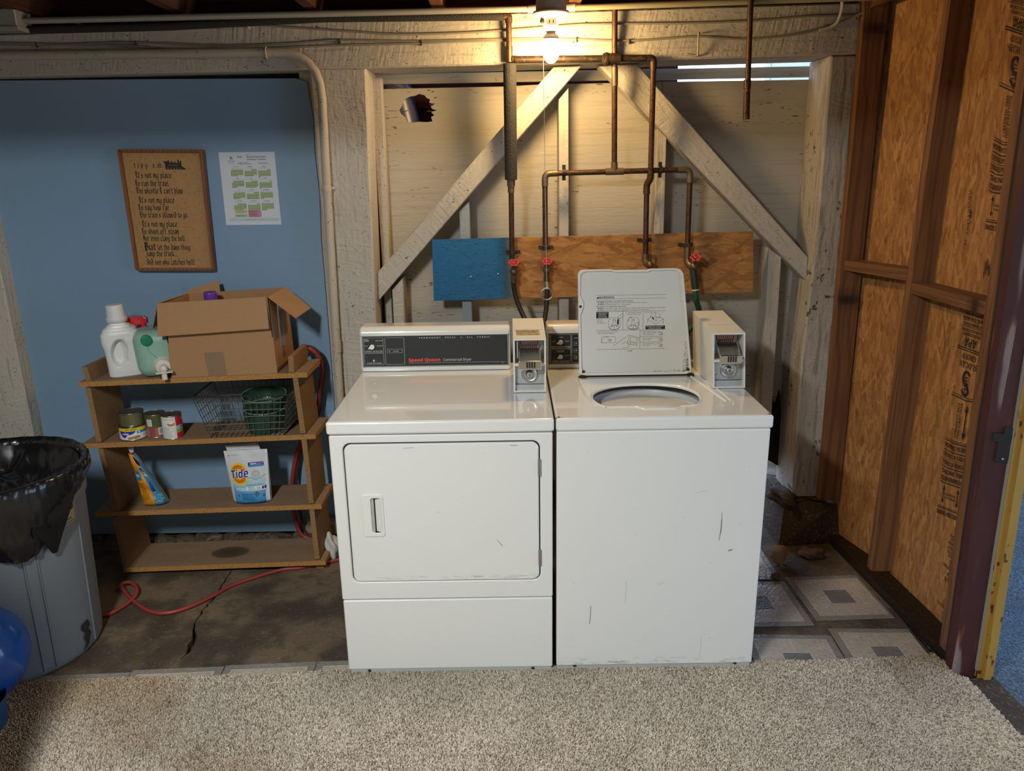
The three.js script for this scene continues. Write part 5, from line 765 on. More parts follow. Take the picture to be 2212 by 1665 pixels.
// red trigger sprayer behind the bottle
{
  const c = [-1.623, 1.0055, -0.82]; const t = thing('spray_bottle', 'spray bottle with red trigger head, half hidden behind the white detergent bottle', 'bottle', [c[0], y1(c[0]), -0.82]); t.rotation.y = 0.15; ORI.set(t, [0, 0, 0]);
  const h = c[1] - y1(c[0]); const sx = (q) => q;
  const S = shapeOf([[-0.048, h + 0.026], [-0.03, h + 0.048], [0.048, h + 0.052], [0.056, h + 0.046], [0.056, h + 0.030], [0.046, h + 0.030], [0.052, h + 0.006], [0.047, h + 0.002], [0.034, h + 0.027], [0.018, h + 0.018], [0.016, h - 0.006], [-0.018, h - 0.006], [-0.018, h + 0.016], [-0.044, h + 0.016]]);
  const g = new THREE.ExtrudeGeometry(S, { depth: 0.016, bevelEnabled: true, bevelThickness: 0.004, bevelSize: 0.003, bevelSegments: 3 }); g.translate(0, 0, -0.008); local('trigger_head', g, M.redPlastic, t);
  local('screw_collar', (() => { const q = lathe([[0.014, h], [0.019, h - 0.004], [0.020, h - 0.034], [0.016, h - 0.036]], 20); return q; })(), M.redPlastic, t);
  local('bottle_body', lathe([[0, 0], [0.04, 0], [0.043, 0.006], [0.043, h - 0.10], [0.032, h - 0.066], [0.016, h - 0.044], [0.016, h - 0.03]], 24), phy({ color: rgb(0.5, 0.55, 0.55), roughness: 0.3 }), t);
}
// green translucent jug on its side with a white tap
{
  const cx = -1.497, cz = -0.775, y0 = y1(cx); const t = thing('water_jug', 'pale green plastic jug lying on its side with a white tap', 'jug', [cx, y0, cz]); t.rotation.y = 0.42; ORI.set(t, [0, 0, 0]);
  const gm = phy({ color: rgb(0.30, 0.50, 0.40), roughness: 0.32, transmission: 0.12, thickness: 0 });
  const g = new RoundedBoxGeometry(0.20, 0.182, 0.16, 6, 0.042); { const p = g.attributes.position; for (let i = 0; i < p.count; i++) { const y = p.getY(i), x = p.getX(i), z = p.getZ(i); const k = 1 - 0.035 * Math.exp(-Math.pow((y + 0.02) / 0.012, 2)); const w = 1 - 0.10 * Math.max(0, -y / 0.1); p.setXYZ(i, x * k * w + 0.0, y, z * k + 0.006 * Math.cos(x * 20)); } g.computeVertexNormals(); } g.translate(0, 0.0915, 0);
  local('jug_body', g, gm, t);
  local('jug_handle', tube(smooth([[0.03, 0.188, 0.04], [0.045, 0.216, 0.01], [0.05, 0.222, -0.05], [0.045, 0.19, -0.08]], 20), 0.015, 12), gm, t);
  for (const sg of [tube(smooth([[-0.048, 0.135, 0.083], [-0.046, 0.11, 0.0855], [-0.026, 0.085, 0.0855], [-0.02, 0.07, 0.084]], 20), 0.0012, 6), tube(smooth([[0.03, 0.10, 0.0862], [0.05, 0.075, 0.086], [0.056, 0.03, 0.083]], 20), 0.0015, 6)]) local('mould_seam', sg, gm, t);
  local('filler_cap', (() => { const q = lathe([[0, 0.016], [0.0175, 0.016], [0.020, 0.013], [0.020, 0.0], [0.014, -0.004]], 24); q.rotateX(Math.PI / 2); q.translate(-0.050, 0.152, 0.080); return q; })(), phy({ color: rgb(0.0, 0.19, 0.09), roughness: 0.35 }), t);
  local('tap_collar', (() => { const q = lathe([[0, 0.014], [0.024, 0.014], [0.027, 0.010], [0.030, 0.008], [0.031, -0.004], [0.036, -0.008], [0.038, -0.016]], 28); q.rotateX(Math.PI / 2); q.translate(-0.004, 0.046, 0.092); return q; })(), M.ivory, t);
  local('tap', merge([rod([-0.004, 0.046, 0.10], [-0.004, 0.046, 0.13], 0.013, 14), ell(0.0145, 0.0145, 0.015, [-0.004, 0.046, 0.132]), rod([-0.004, 0.040, 0.132], [-0.004, 0.004, 0.136], 0.0105, 14), box(-0.034, 0.028, 0.030, 0.034, 0.118, 0.148, 0.002)]), M.ivory, t);
}
// cardboard box with its flaps open
const kraft = canvasTex(512, 512, (x) => { x.fillStyle = '#a47c55'; x.fillRect(0, 0, 512, 512); for (let i = 0; i < 128; i++) { x.fillStyle = `rgba(${i % 2 ? '80,55,32' : '190,150,110'},0.06)`; x.fillRect(i * 4, 0, 2, 512); } for (let i = 0; i < 1500; i++) { x.fillStyle = `rgba(${rr(70, 180) | 0},${rr(55, 130) | 0},${rr(35, 90) | 0},0.12)`; x.fillRect(rr(0, 512), rr(0, 512), rr(2, 14), rr(1, 2)); } }, true);
const kraftM = std({ map: kraft, roughness: 0.85, color: rgb(1.02, 1.02, 1.04) });
{
  const zf = -0.685, d = 0.235; const a = [-1.4364, 0.827, -0.685], b = [-1.0274, 0.8453, -0.685], c0 = [-1.032, 1.1479, -0.685], e0 = [-1.4535, 1.1319, -0.685]; const th = 0.004;
  const t = thing('cardboard_box', 'brown cardboard box with open flaps standing on the top shelf', 'box', [(a[0] + b[0]) / 2, a[1], -0.80]);
  const sheet = (p, q, r, s, v, name, par = t) => part(name, grain(block(p, q, r, s, v), gY, 0.5), kraftM, par);
  const el = [e0[0] + 0.025, e0[1], zf];
  sheet(a, b, c0, el, [0, 0, -th], 'front_wall');
  const A2 = [a[0], a[1], zf - d], B2 = [b[0] + 0.005, b[1] + 0.004, zf - d], C2 = [c0[0], c0[1] + 0.004, zf - d], E2 = [el[0], el[1], zf - d];
  sheet(b, B2, C2, c0, [-th, 0, 0], 'side_wall'); sheet(A2, a, el, E2, [th, 0, 0], 'side_wall'); sheet(B2, A2, E2, C2, [0, 0, th], 'back_wall'); sheet(a, A2, B2, b, [0, -0.001, 0], 'bottom_sheet');
  // flaps: front one folded out and down, left one out and down, right one out, back one up
  const f1 = [-1.452, 1.0126, -0.655], f2 = [-1.0327, 1.0359, -0.655], f3 = [-1.041, 1.152, -0.682], f4 = [-1.4501, 1.1341, -0.682];
  sheet(f1, f2, f3, f4, [0, 0, -th], 'flap');
  sheet([e0[0] + 0.004, el[1], zf - 0.005], [el[0], el[1], zf - d], [el[0] - 0.085, el[1] - 0.10, zf - d + 0.02], [e0[0] - 0.055, el[1] - 0.105, zf - 0.06], [-0.002, 0.003, 0], 'flap');
  sheet(E2, [E2[0] + 0.13, E2[1], zf - d], [E2[0] + 0.12, E2[1] + 0.05, zf - d - 0.02], [E2[0] - 0.005, E2[1] + 0.012, zf - d - 0.005], [0, 0, -0.003], 'flap');
  sheet(c0, [-0.9415, 1.0644, -0.7], [-0.9243, 1.0743, -0.86], [-1.0276, 1.1532, -0.9], [0, 0.003, 0], 'flap');
  const tape = phy({ color: rgb(0.34, 0.22, 0.14), roughness: 0.15, clearcoat: 0.6, transparent: true, opacity: 0.75 });
  part('packing_tape', grain(block([-1.2985, 0.9406, -0.684], [-1.2258, 0.9431, -0.684], [-1.2224, 0.8367, -0.684], [-1.2907, 0.8323, -0.684], [0, 0, 0.0008]), gY, 0.3), tape, t);
  part('packing_tape', block([b[0] - 0.004, b[1] + 0.05, zf - 0.08], [b[0] - 0.003, b[1] + 0.05, zf - 0.13], [c0[0] + 0.004, c0[1] - 0.03, zf - 0.13], [c0[0] + 0.003, c0[1] - 0.03, zf - 0.08], [0.0052, 0, 0]), tape, t);
}
{
  const c = [-1.3045, 1.1336, -0.83]; const t = thing('spray_can', 'purple capped can showing above the open cardboard box', 'can', [c[0], y1(c[0]), -0.83]); ORI.set(t, [0, 0, 0]); const h = c[1] - y1(c[0]) + 0.018;
  local('can_body', lathe([[0, 0.001], [0.024, 0.001], [0.0255, 0.004], [0.0255, h - 0.058], [0.0235, h - 0.05]], 24), phy({ color: rgb(0.3, 0.12, 0.45), roughness: 0.3 }), t);
  local('can_cap', lathe([[0.0235, h - 0.052], [0.025, h - 0.05], [0.0255, h - 0.006], [0.023, h], [0.018, h - 0.002], [0, h - 0.003]], 24), phy({ color: rgb(0.14, 0.035, 0.34), roughness: 0.3 }), t);
}
// wire basket and the green bowls in it
{
  const F1 = [-1.3547, 0.7732, -0.655], F2 = [-0.992, 0.7746, -0.655], zb = -0.875; const y0 = y2(-1.05) + 0.003; const K = [[F1[0], F1[1], -0.655], [F2[0] + 0.002, F2[1], -0.655], [F2[0] - 0.0, F1[1] + 0.008, zb], [F1[0] + 0.0, F1[1] + 0.004, zb]];
  const b1 = [-1.312, 0.5899, -0.685], b2 = [-1.0279, 0.6025, -0.685]; const Bm = [[b1[0], b1[1] + 0.002, -0.685], [b2[0], b2[1] + 0.002, -0.685], [b2[0] + 0.002, b2[1] + 0.004, zb + 0.012], [b1[0] + 0.01, b1[1] + 0.004, zb + 0.012]];
  const t = thing('wire_basket', 'rusty grey wire basket on the second shelf holding green bowls', 'basket', [(F1[0] + F2[0]) / 2, b1[1], -0.77]);
  part('rim_wire', tube([...K, K[0]].map(V3), 0.0030, 7, false), M.iron, t);
  const lp = (A, B, k) => A.map((v, i) => v + (B[i] - v) * k); const wires = [];
  const side = (i, j, n, name) => { const w = []; for (let q = 0; q <= n; q++) w.push(rod(lp(Bm[i], Bm[j], q / n), lp(K[i], K[j], q / n), 0.0016, 5)); for (let m = 0; m < 6; m++) w.push(rod(lp(Bm[i], K[i], m / 6), lp(Bm[j], K[j], m / 6), 0.0016, 5)); return part(name, w, M.zincDark, t); };
  M.zincDark = std({ color: rgb(0.20, 0.19, 0.165), metalness: 0.5, roughness: 0.5 });
  for (const [i, j, n] of [[0, 1, 15], [1, 2, 10], [2, 3, 15], [3, 0, 10]]) side(i, j, n, 'wire_side');
  const w = []; for (let q = 0; q <= 15; q++) w.push(rod(lp(Bm[0], Bm[1], q / 15), lp(Bm[3], Bm[2], q / 15), 0.0016, 5)); for (let q = 1; q < 10; q++) w.push(rod(lp(Bm[0], Bm[3], q / 10), lp(Bm[1], Bm[2], q / 10), 0.0016, 5)); part('wire_bottom', w, M.zincDark, t);
  // bowls
  const bowl = (R, h, cx, cy, cz, tilt, label) => {
    const t2 = thing('glazed_bowl', label, 'bowl', [cx, cy, cz]); t2.rotation.set(tilt, 0.2, -0.03); ORI.set(t2, [0, 0, 0]);
    const g = lathe([[0, 0], [R * 0.72, 0], [R * 0.86, h * 0.06], [R * 0.96, h * 0.35], [R * 1.0, h * 0.8], [R * 1.0, h * 0.93], [R * 0.95, h * 0.93], [R * 0.93, h * 0.4], [R * 0.7, h * 0.1], [0, h * 0.08]], 72); { const p = g.attributes.position; for (let i = 0; i < p.count; i++) { const x = p.getX(i), z = p.getZ(i), y = p.getY(i); if (y < h * 0.85 && y > 0.01) { const k = 1 + 0.012 * Math.cos(Math.atan2(z, x) * 28); p.setX(i, x * k); p.setZ(i, z * k); } } g.computeVertexNormals(); }
    local('bowl_body', g, phy({ color: rgb(0.018, 0.062, 0.042), roughness: 0.3, clearcoat: 0.3 }), t2); local('bowl_rim', (() => { const q = new THREE.TorusGeometry(R * 0.978, R * 0.026, 8, 56); q.rotateX(Math.PI / 2); q.translate(0, h * 0.935, 0); return q; })(), phy({ color: rgb(0.22, 0.25, 0.17), roughness: 0.35 }), t2);
  };
  bowl(0.083, 0.11, (b1[0] + b2[0]) / 2 + 0.052, b1[1] + 0.008, -0.765, 0.10, 'lower ribbed dark green bowl inside the wire basket');
  bowl(0.088, 0.075, (b1[0] + b2[0]) / 2 + 0.050, b1[1] + 0.088, -0.782, 0.12, 'upper green bowl with pale rim, nested on another in the wire basket');
}
// food cans
function can(cx, yb, cz, R, h, mat, label, turn, lidDepth = 0.004, split) {
  const t = thing('food_can', label, 'can', [cx, yb, cz], 'food cans on the shelf'); t.rotation.y = turn; ORI.set(t, [0, 0, 0]);
  const g = new THREE.CylinderGeometry(R, R, h - 0.008, 40, 1, true); g.translate(0, h / 2, 0); local('can_label', g, mat, t);
  const e = (y, s) => lathe([[R * 0.99, y - 0.003 * s], [R * 1.035, y - 0.001 * s], [R * 1.03, y + 0.002 * s], [R * 0.98, y + 0.002 * s], [R * 0.95, y - lidDepth * s], [0, y - lidDepth * s]], 40); local('can_end', e(h - 0.002, 1), M.canMetal, t); local('can_end', (() => { const q = e(0.0025, -1); return q; })(), M.canMetal, t); return t;
}
M.canMetal = std({ color: rgb(0.30, 0.28, 0.22), metalness: 0.85, roughness: 0.35 });
M.olive = std({ color: rgb(0.20, 0.19, 0.095), metalness: 0.5, roughness: 0.38 });
{
  const y0 = y2(-1.65) + 0.001;
  const tunaT = canvasTex(1024, 160, (x, w, h) => { x.fillStyle = '#e4e4e2'; x.fillRect(0, 0, w, h); x.fillStyle = '#e8d21c'; x.fillRect(0, 0, w, 42); x.fillStyle = '#5a3c10'; x.font = 'bold 28px sans-serif'; for (const q of [20, 330, 620, 900]) x.fillText('25% MORE', q, 31); for (const X of [250, 760]) { x.fillStyle = '#1d3b98'; x.beginPath(); x.moveTo(X - 10, 42); x.lineTo(X + 210, 42); x.quadraticCurveTo(X + 190, 86, X + 100, 94); x.quadraticCurveTo(X + 80, 140, X + 55, 132); x.quadraticCurveTo(X, 90, X - 10, 42); x.fill(); x.fillStyle = '#f0b9d6'; x.fillRect(X + 45, 68, 80, 20); x.strokeStyle = '#d8a0d0'; x.lineWidth = 4; x.beginPath(); x.arc(X + 84, 60, 10, 3.3, 6.1); x.stroke(); x.beginPath(); x.arc(X + 80, 112, 12, 0.4, 3); x.stroke(); x.fillStyle = '#2f8cc4'; x.fillRect(X + 222, 44, 170, 36); x.fillStyle = '#e8f2f6'; x.beginPath(); x.arc(X + 250, 62, 12, 0, 7); x.fill(); x.fillStyle = '#9a7a3c'; x.beginPath(); x.ellipse(X + 180, 130, 80, 20, -0.12, 0, 7); x.fill(); for (let i = 0; i < 60; i++) { x.fillStyle = ['#d9c690', '#5a4320', '#b79a58'][i % 3]; x.fillRect(X + 105 + hash(i, 1, 1) * 150, 114 + hash(i, 2, 1) * 30, 12, 5); } x.fillStyle = '#8a8f96'; for (let i = 0; i < 4; i++) x.fillRect(X + 300, 100 + i * 12, 60, 5); } });
  const t1 = can(-1.642, y0, -0.735, 0.0505, 0.056, std({ map: tunaT, roughness: 0.4 }), 'wide low can with yellow band and blue label, at the bottom of a pair', -2.17);
  can(-1.640, y0 + 0.0555, -0.737, 0.0445, 0.054, M.olive, 'plain olive can stacked on the yellow-banded can', 0);
  const redT = canvasTex(512, 256, (x, w, h) => { x.fillStyle = '#565a36'; x.fillRect(0, 0, w, h); x.fillStyle = '#9c5552'; x.fillRect(0, 138, w, 118); x.fillStyle = '#c98f88'; for (let i = 0; i < 24; i++) x.fillRect(20 + (i % 4) * 120, 160 + Math.floor(i / 4) * 15, 70, 5); x.fillStyle = '#e2e2dc'; x.fillRect(196, 40, 46, 84); x.fillRect(286, 146, 50, 84); x.fillStyle = '#3e5262'; for (let i = 0; i < 8; i++) x.fillRect(294 + i * 4.4, 156, 2 + (i % 2), 62); x.fillStyle = '#9a9a94'; for (let i = 0; i < 6; i++) x.fillRect(202, 52 + i * 11, 32, 4); });
  can(-1.556, y0 - 0.0, -0.752, 0.0385, 0.096, std({ map: redT, roughness: 0.42, metalness: 0.15 }), 'olive can with faded red lower half, beside the white and red can', -2.9);
  const milkT = canvasTex(512, 256, (x, w, h) => { x.fillStyle = '#dededa'; x.fillRect(0, 0, w, h); x.fillStyle = '#c61f35'; x.fillRect(276, 0, 150, h); x.fillStyle = '#9fb9d2'; x.fillRect(276, 108, 150, 44); x.fillStyle = '#8fa83a'; x.fillRect(276, 150, 150, 40); x.fillStyle = '#f0c43a'; x.font = 'bold 46px serif'; x.fillText('Carnation', 330, 54, 120); x.fillStyle = '#f4e8e8'; x.font = 'bold 26px serif'; x.fillText('MILK', 350, 228); x.fillStyle = '#22344a'; x.fillRect(318, 124, 16, 14); x.fillRect(362, 116, 12, 14); x.fillStyle = '#777b80'; x.font = 'italic 20px serif'; x.fillText('Pumpkin Pie', 152, 34, 110); x.fillStyle = '#b8803e'; x.beginPath(); x.ellipse(238, 84, 30, 22, 0, 0, 7); x.fill(); x.fillStyle = '#ece2cf'; x.beginPath(); x.ellipse(238, 70, 22, 12, 0, 0, 7); x.fill(); x.fillStyle = '#a3a8b0'; for (let i = 0; i < 17; i++) x.fillRect(156, 116 + i * 8, 92 - 30 * hash(i, 3, 3), 3); });
  can(-1.478, y0 + 0.001, -0.725, 0.038, 0.098, std({ map: milkT, roughness: 0.42 }), 'taller white can with red, blue and green side label', -2.62);
}
// detergent pouch
function pouch(w0, w1, h, d, n = 18, lean = 0) {                 // stand-up pouch: deep at the foot, flat at the top seam
  const pos = [], uv = [], idx = []; const W = (v) => w0 + (w1 - w0) * v, D = (v) => d * Math.pow(1 - v, 0.75) + 0.003;
  for (const s of [1, -1]) for (let j = 0; j <= n; j++) for (let i = 0; i <= n; i++) { const u = i / n, v = j / n; const e = Math.pow(Math.sin(Math.PI * clamp(u, 0.02, 0.98)), 0.55); const wr = 0.0025 * Math.sin(u * 9 + v * 13) * Math.sin(v * 7 + u * 3) * (1 - Math.abs(2 * u - 1)); const foot = v < 0.10 ? 0.8 + 2 * v : 1; pos.push((u - 0.5) * W(v), v * h + (s > 0 && v < 0.001 ? -0.0 : 0), s * (D(v) * 0.5 * e * foot + wr)); uv.push(s > 0 ? u : 1 - u, v); }
  const m = (n + 1) * (n + 1); for (const o of [0, m]) for (let j = 0; j < n; j++) for (let i = 0; i < n; i++) { const a = o + j * (n + 1) + i, b = a + 1, c = a + n + 1, e = c + 1; o ? idx.push(a, c, b, b, c, e) : idx.push(a, b, c, b, e, c); }
  for (let i = 0; i < n; i++) { idx.push(i, m + i, i + 1, i + 1, m + i, m + i + 1); const a = n * (n + 1) + i; idx.push(a, a + 1, m + a, a + 1, m + a + 1, m + a); } for (let j = 0; j < n; j++) for (const c of [0, n]) { const a = j * (n + 1) + c, b = a + n + 1; idx.push(a, b, m + a, b, m + b, m + a); }
  const g = new THREE.BufferGeometry(); g.setAttribute('position', new THREE.Float32BufferAttribute(pos, 3)); g.setAttribute('uv', new THREE.Float32BufferAttribute(uv, 2)); g.setIndex(idx); g.computeVertexNormals(); return g;
}
{
  const tex = canvasTex(640, 800, (x, w, h) => {
    x.fillStyle = '#d2d6d9'; x.fillRect(0, 0, w, h); const g = x.createLinearGradient(0, 330, 0, h); g.addColorStop(0, 'rgba(165,205,222,0)'); g.addColorStop(0.35, 'rgba(165,205,222,0.85)'); g.addColorStop(0.62, '#5fa2cf'); g.addColorStop(1, '#2f8fd0'); x.fillStyle = g; x.fillRect(60, 330, w - 120, h);
    x.save(); x.translate(196, 345); x.rotate(-0.12); x.scale(0.86, 1); x.fillStyle = '#f2cf2a'; x.beginPath(); x.arc(0, 0, 168, 0, 7); x.fill(); x.fillStyle = '#e0751f'; x.beginPath(); x.arc(-6, 0, 138, 0, 7); x.fill(); x.fillStyle = '#f4c733'; x.beginPath(); x.arc(-8, 0, 84, 0, 7); x.fill(); x.restore();
    x.save(); x.translate(50, 418); x.transform(1, -0.10, -0.08, 1, 0, 0); x.font = 'bold 176px sans-serif'; x.lineJoin = 'round'; x.strokeStyle = '#e8eaf4'; x.lineWidth = 16; x.scale(0.82, 1); x.strokeText('Tide', 0, 0); x.fillStyle = '#1f2f9a'; x.fillText('Tide', 0, 0); x.restore();
    x.fillStyle = '#1e3f94'; x.beginPath(); x.roundRect(350, 178, 230, 68, 12); x.fill(); x.fillStyle = '#3a8fcb'; x.fillRect(352, 222, 226, 22); x.fillStyle = '#e6ebf2'; x.font = 'bold 40px sans-serif'; x.fillText('100%', 372, 216); x.font = '16px sans-serif'; x.fillText('concentrated', 478, 200); x.fillText('detergent', 478, 218);
    x.strokeStyle = '#9fa4ad'; x.lineWidth = 5; x.fillStyle = '#c3c5ca'; x.beginPath(); x.arc(450, 360, 62, 0, 7); x.fill(); x.stroke(); for (let k = 0; k < 3; k++) { x.beginPath(); x.arc(450, 360, 22 + 14 * k, k * 1.3, k * 1.3 + 3.6); x.stroke(); } x.strokeStyle = '#3f86b4'; x.lineWidth = 7; x.beginPath(); x.moveTo(330, 396); x.quadraticCurveTo(400, 400, 430, 430); x.quadraticCurveTo(500, 440, 590, 372); x.stroke();
    x.fillStyle = '#2f7fa0'; x.font = 'bold 25px sans-serif'; x.fillText('COLDWATER CLEAN', 302, 520, 240); x.fillStyle = '#e9edf0'; x.beginPath(); x.roundRect(280, 532, 310, 66, 32); x.fill(); x.fillStyle = '#4c93ad'; x.font = 'bold 34px sans-serif'; x.fillText('FREE &', 310, 562, 130); x.fillText('GENTLE', 310, 593, 130); x.font = '15px sans-serif'; x.fillStyle = '#7a8d9a'; for (let k = 0; k < 4; k++) x.fillRect(456, 548 + k * 12, 60, 5); x.fillStyle = '#27318c'; x.fillRect(534, 540, 28, 44); x.fillRect(568, 538, 28, 44);
    x.fillStyle = '#e9edf0'; x.font = 'bold 66px sans-serif'; x.fillText('PODS', 116, 598, 160); x.fillStyle = '#1f5f9c'; for (let k = 0; k < 6; k++) x.fillRect(200, 640 + k * 19, 200 + 60 * hash(k, 4, 4), 9); x.strokeStyle = '#b33a3a'; x.lineWidth = 6; x.beginPath(); x.arc(146, 668, 24, 0, 7); x.stroke(); x.fillStyle = '#333'; x.fillRect(138, 655, 14, 26); x.fillStyle = '#3a6f8c'; x.save(); x.translate(452, 650); x.rotate(0.78); x.fillRect(-34, -34, 68, 68); x.restore(); x.fillStyle = '#2a63b0'; x.fillRect(540, 660, 34, 40);
    x.fillStyle = '#d8572e'; x.beginPath(); x.arc(66, 66, 15, 0, 7); x.fill(); x.font = 'bold 17px sans-serif'; x.fillText('Broadcast zone', 90, 70);
    x.fillStyle = '#dfe3e6'; x.fillRect(0, 0, 34, h); x.fillRect(w - 34, 0, 34, h);
  });
  const a = [-1.2377, 0.303, -0.71]; const t = thing('detergent_pouch', 'white and blue laundry detergent pouch standing on the third shelf', 'pouch', [-1.197, y3(-1.197) + 0.001, -0.735]); t.rotation.set(-0.02, -0.02, 0.04); ORI.set(t, [0, 0, 0]);
  local('pouch_body', pouch(0.152, 0.178, 0.222, 0.075), phy({ map: tex, roughness: 0.28, clearcoat: 0.4 }), t);
  local('zip_seal', tube([V(-0.086, 0.205, 0.004), V(0.086, 0.205, 0.004)], 0.0018, 6), phy({ color: rgb(0.7, 0.72, 0.74), roughness: 0.3 }), t);
  local('torn_top', block([-0.075, 0.222, -0.002], [0.06, 0.222, -0.002], [0.045, 0.243, -0.022], [-0.085, 0.239, -0.012], [0, 0.001, -0.001]), phy({ color: rgb(0.55, 0.57, 0.6), roughness: 0.35 }), t);
}
{
  const tex = canvasTex(512, 640, (x, w, h) => {
    x.fillStyle = '#d58f22'; x.fillRect(0, 0, w, h); x.fillStyle = '#3f86b0'; x.beginPath(); x.moveTo(300, 0); x.bezierCurveTo(240, 200, 330, 420, 250, 640); x.lineTo(w, 640); x.lineTo(w, 0); x.fill(); x.fillStyle = '#5a6a70'; x.beginPath(); x.moveTo(360, 0); x.bezierCurveTo(380, 200, 520, 360, 420, 640); x.lineTo(w, 640); x.lineTo(w, 0); x.fill();
    x.fillStyle = '#4a1420'; x.save(); x.translate(270, 92); x.rotate(0.4); x.beginPath(); x.ellipse(0, 0, 110, 34, 0, 0, 7); x.fill(); x.restore(); x.strokeStyle = '#dfe4ea'; x.fillStyle = '#1c2f66'; x.lineWidth = 8; x.beginPath(); x.ellipse(300, 210, 62, 54, 0.5, 0, 7); x.fill(); x.stroke(); x.font = 'bold 50px sans-serif'; x.fillStyle = '#e6ebf0'; x.save(); x.translate(262, 220); x.rotate(0.6); x.fillText('Chips', 0, 0); x.restore();
    x.fillStyle = '#1e3f9a'; x.beginPath(); x.moveTo(350, 330); x.quadraticCurveTo(440, 470, 350, 500); x.quadraticCurveTo(270, 470, 350, 330); x.fill(); x.strokeStyle = '#cfe2f2'; x.lineWidth = 9; x.beginPath(); x.arc(350, 450, 34, 0.4, 2.6); x.stroke(); x.fillStyle = '#6ec4d8'; for (let i = 0; i < 40; i++) x.fillRect(280 + hash(i, 5, 5) * 180, 500 + hash(i, 6, 5) * 90, 26, 8); x.fillStyle = '#1f74b4'; x.fillRect(20, 210, 150, 110); x.fillStyle = '#e4eef4'; x.font = 'bold 46px sans-serif'; x.fillText('Fun', 40, 280); x.fillStyle = '#7d4c10'; for (let i = 0; i < 13; i++) x.fillRect(40, 350 + i * 16, 120 + 50 * hash(i, 7, 5), 7);
  });
  const g = pouch(0.098, 0.034, 0.228, 0.062, 20); { const p = g.attributes.position; for (let i = 0; i < p.count; i++) { const y = p.getY(i) / 0.228; p.setX(i, p.getX(i) * (1 - 0.2 * y * y) - 0.062 * Math.pow(y, 1.2)); p.setZ(i, p.getZ(i) + 0.004 * Math.sin(y * 22 + p.getX(i) * 60)); } g.computeVertexNormals(); }
  const t = thing('snack_bag', 'orange and blue snack bag tied shut, slumped against the shelf end', 'bag', [-1.598, y3(-1.598) + 0.001, -0.745]); t.rotation.set(0, 0.32, 0.0); ORI.set(t, [0, 0, 0]);
  local('bag_body', g, phy({ map: tex, roughness: 0.3, clearcoat: 0.3 }), t);
  local('tie_band', (() => { const q = new THREE.TorusGeometry(0.007, 0.0035, 8, 18); q.rotateX(Math.PI / 2); q.translate(-0.062, 0.231, 0); return q; })(), phy({ color: rgb(0.5, 0.03, 0.05), roughness: 0.4 }), t);
  local('bag_neck', merge([block([-0.068, 0.23, 0.002], [-0.056, 0.23, 0.002], [-0.05, 0.262, 0.004], [-0.058, 0.262, 0.004], [0, 0, -0.002]), block([-0.068, 0.23, 0.0], [-0.06, 0.23, 0.0], [-0.066, 0.258, -0.006], [-0.076, 0.256, -0.006], [0, 0, -0.002])]), phy({ color: rgb(0.5, 0.52, 0.52), roughness: 0.3 }), t);
}
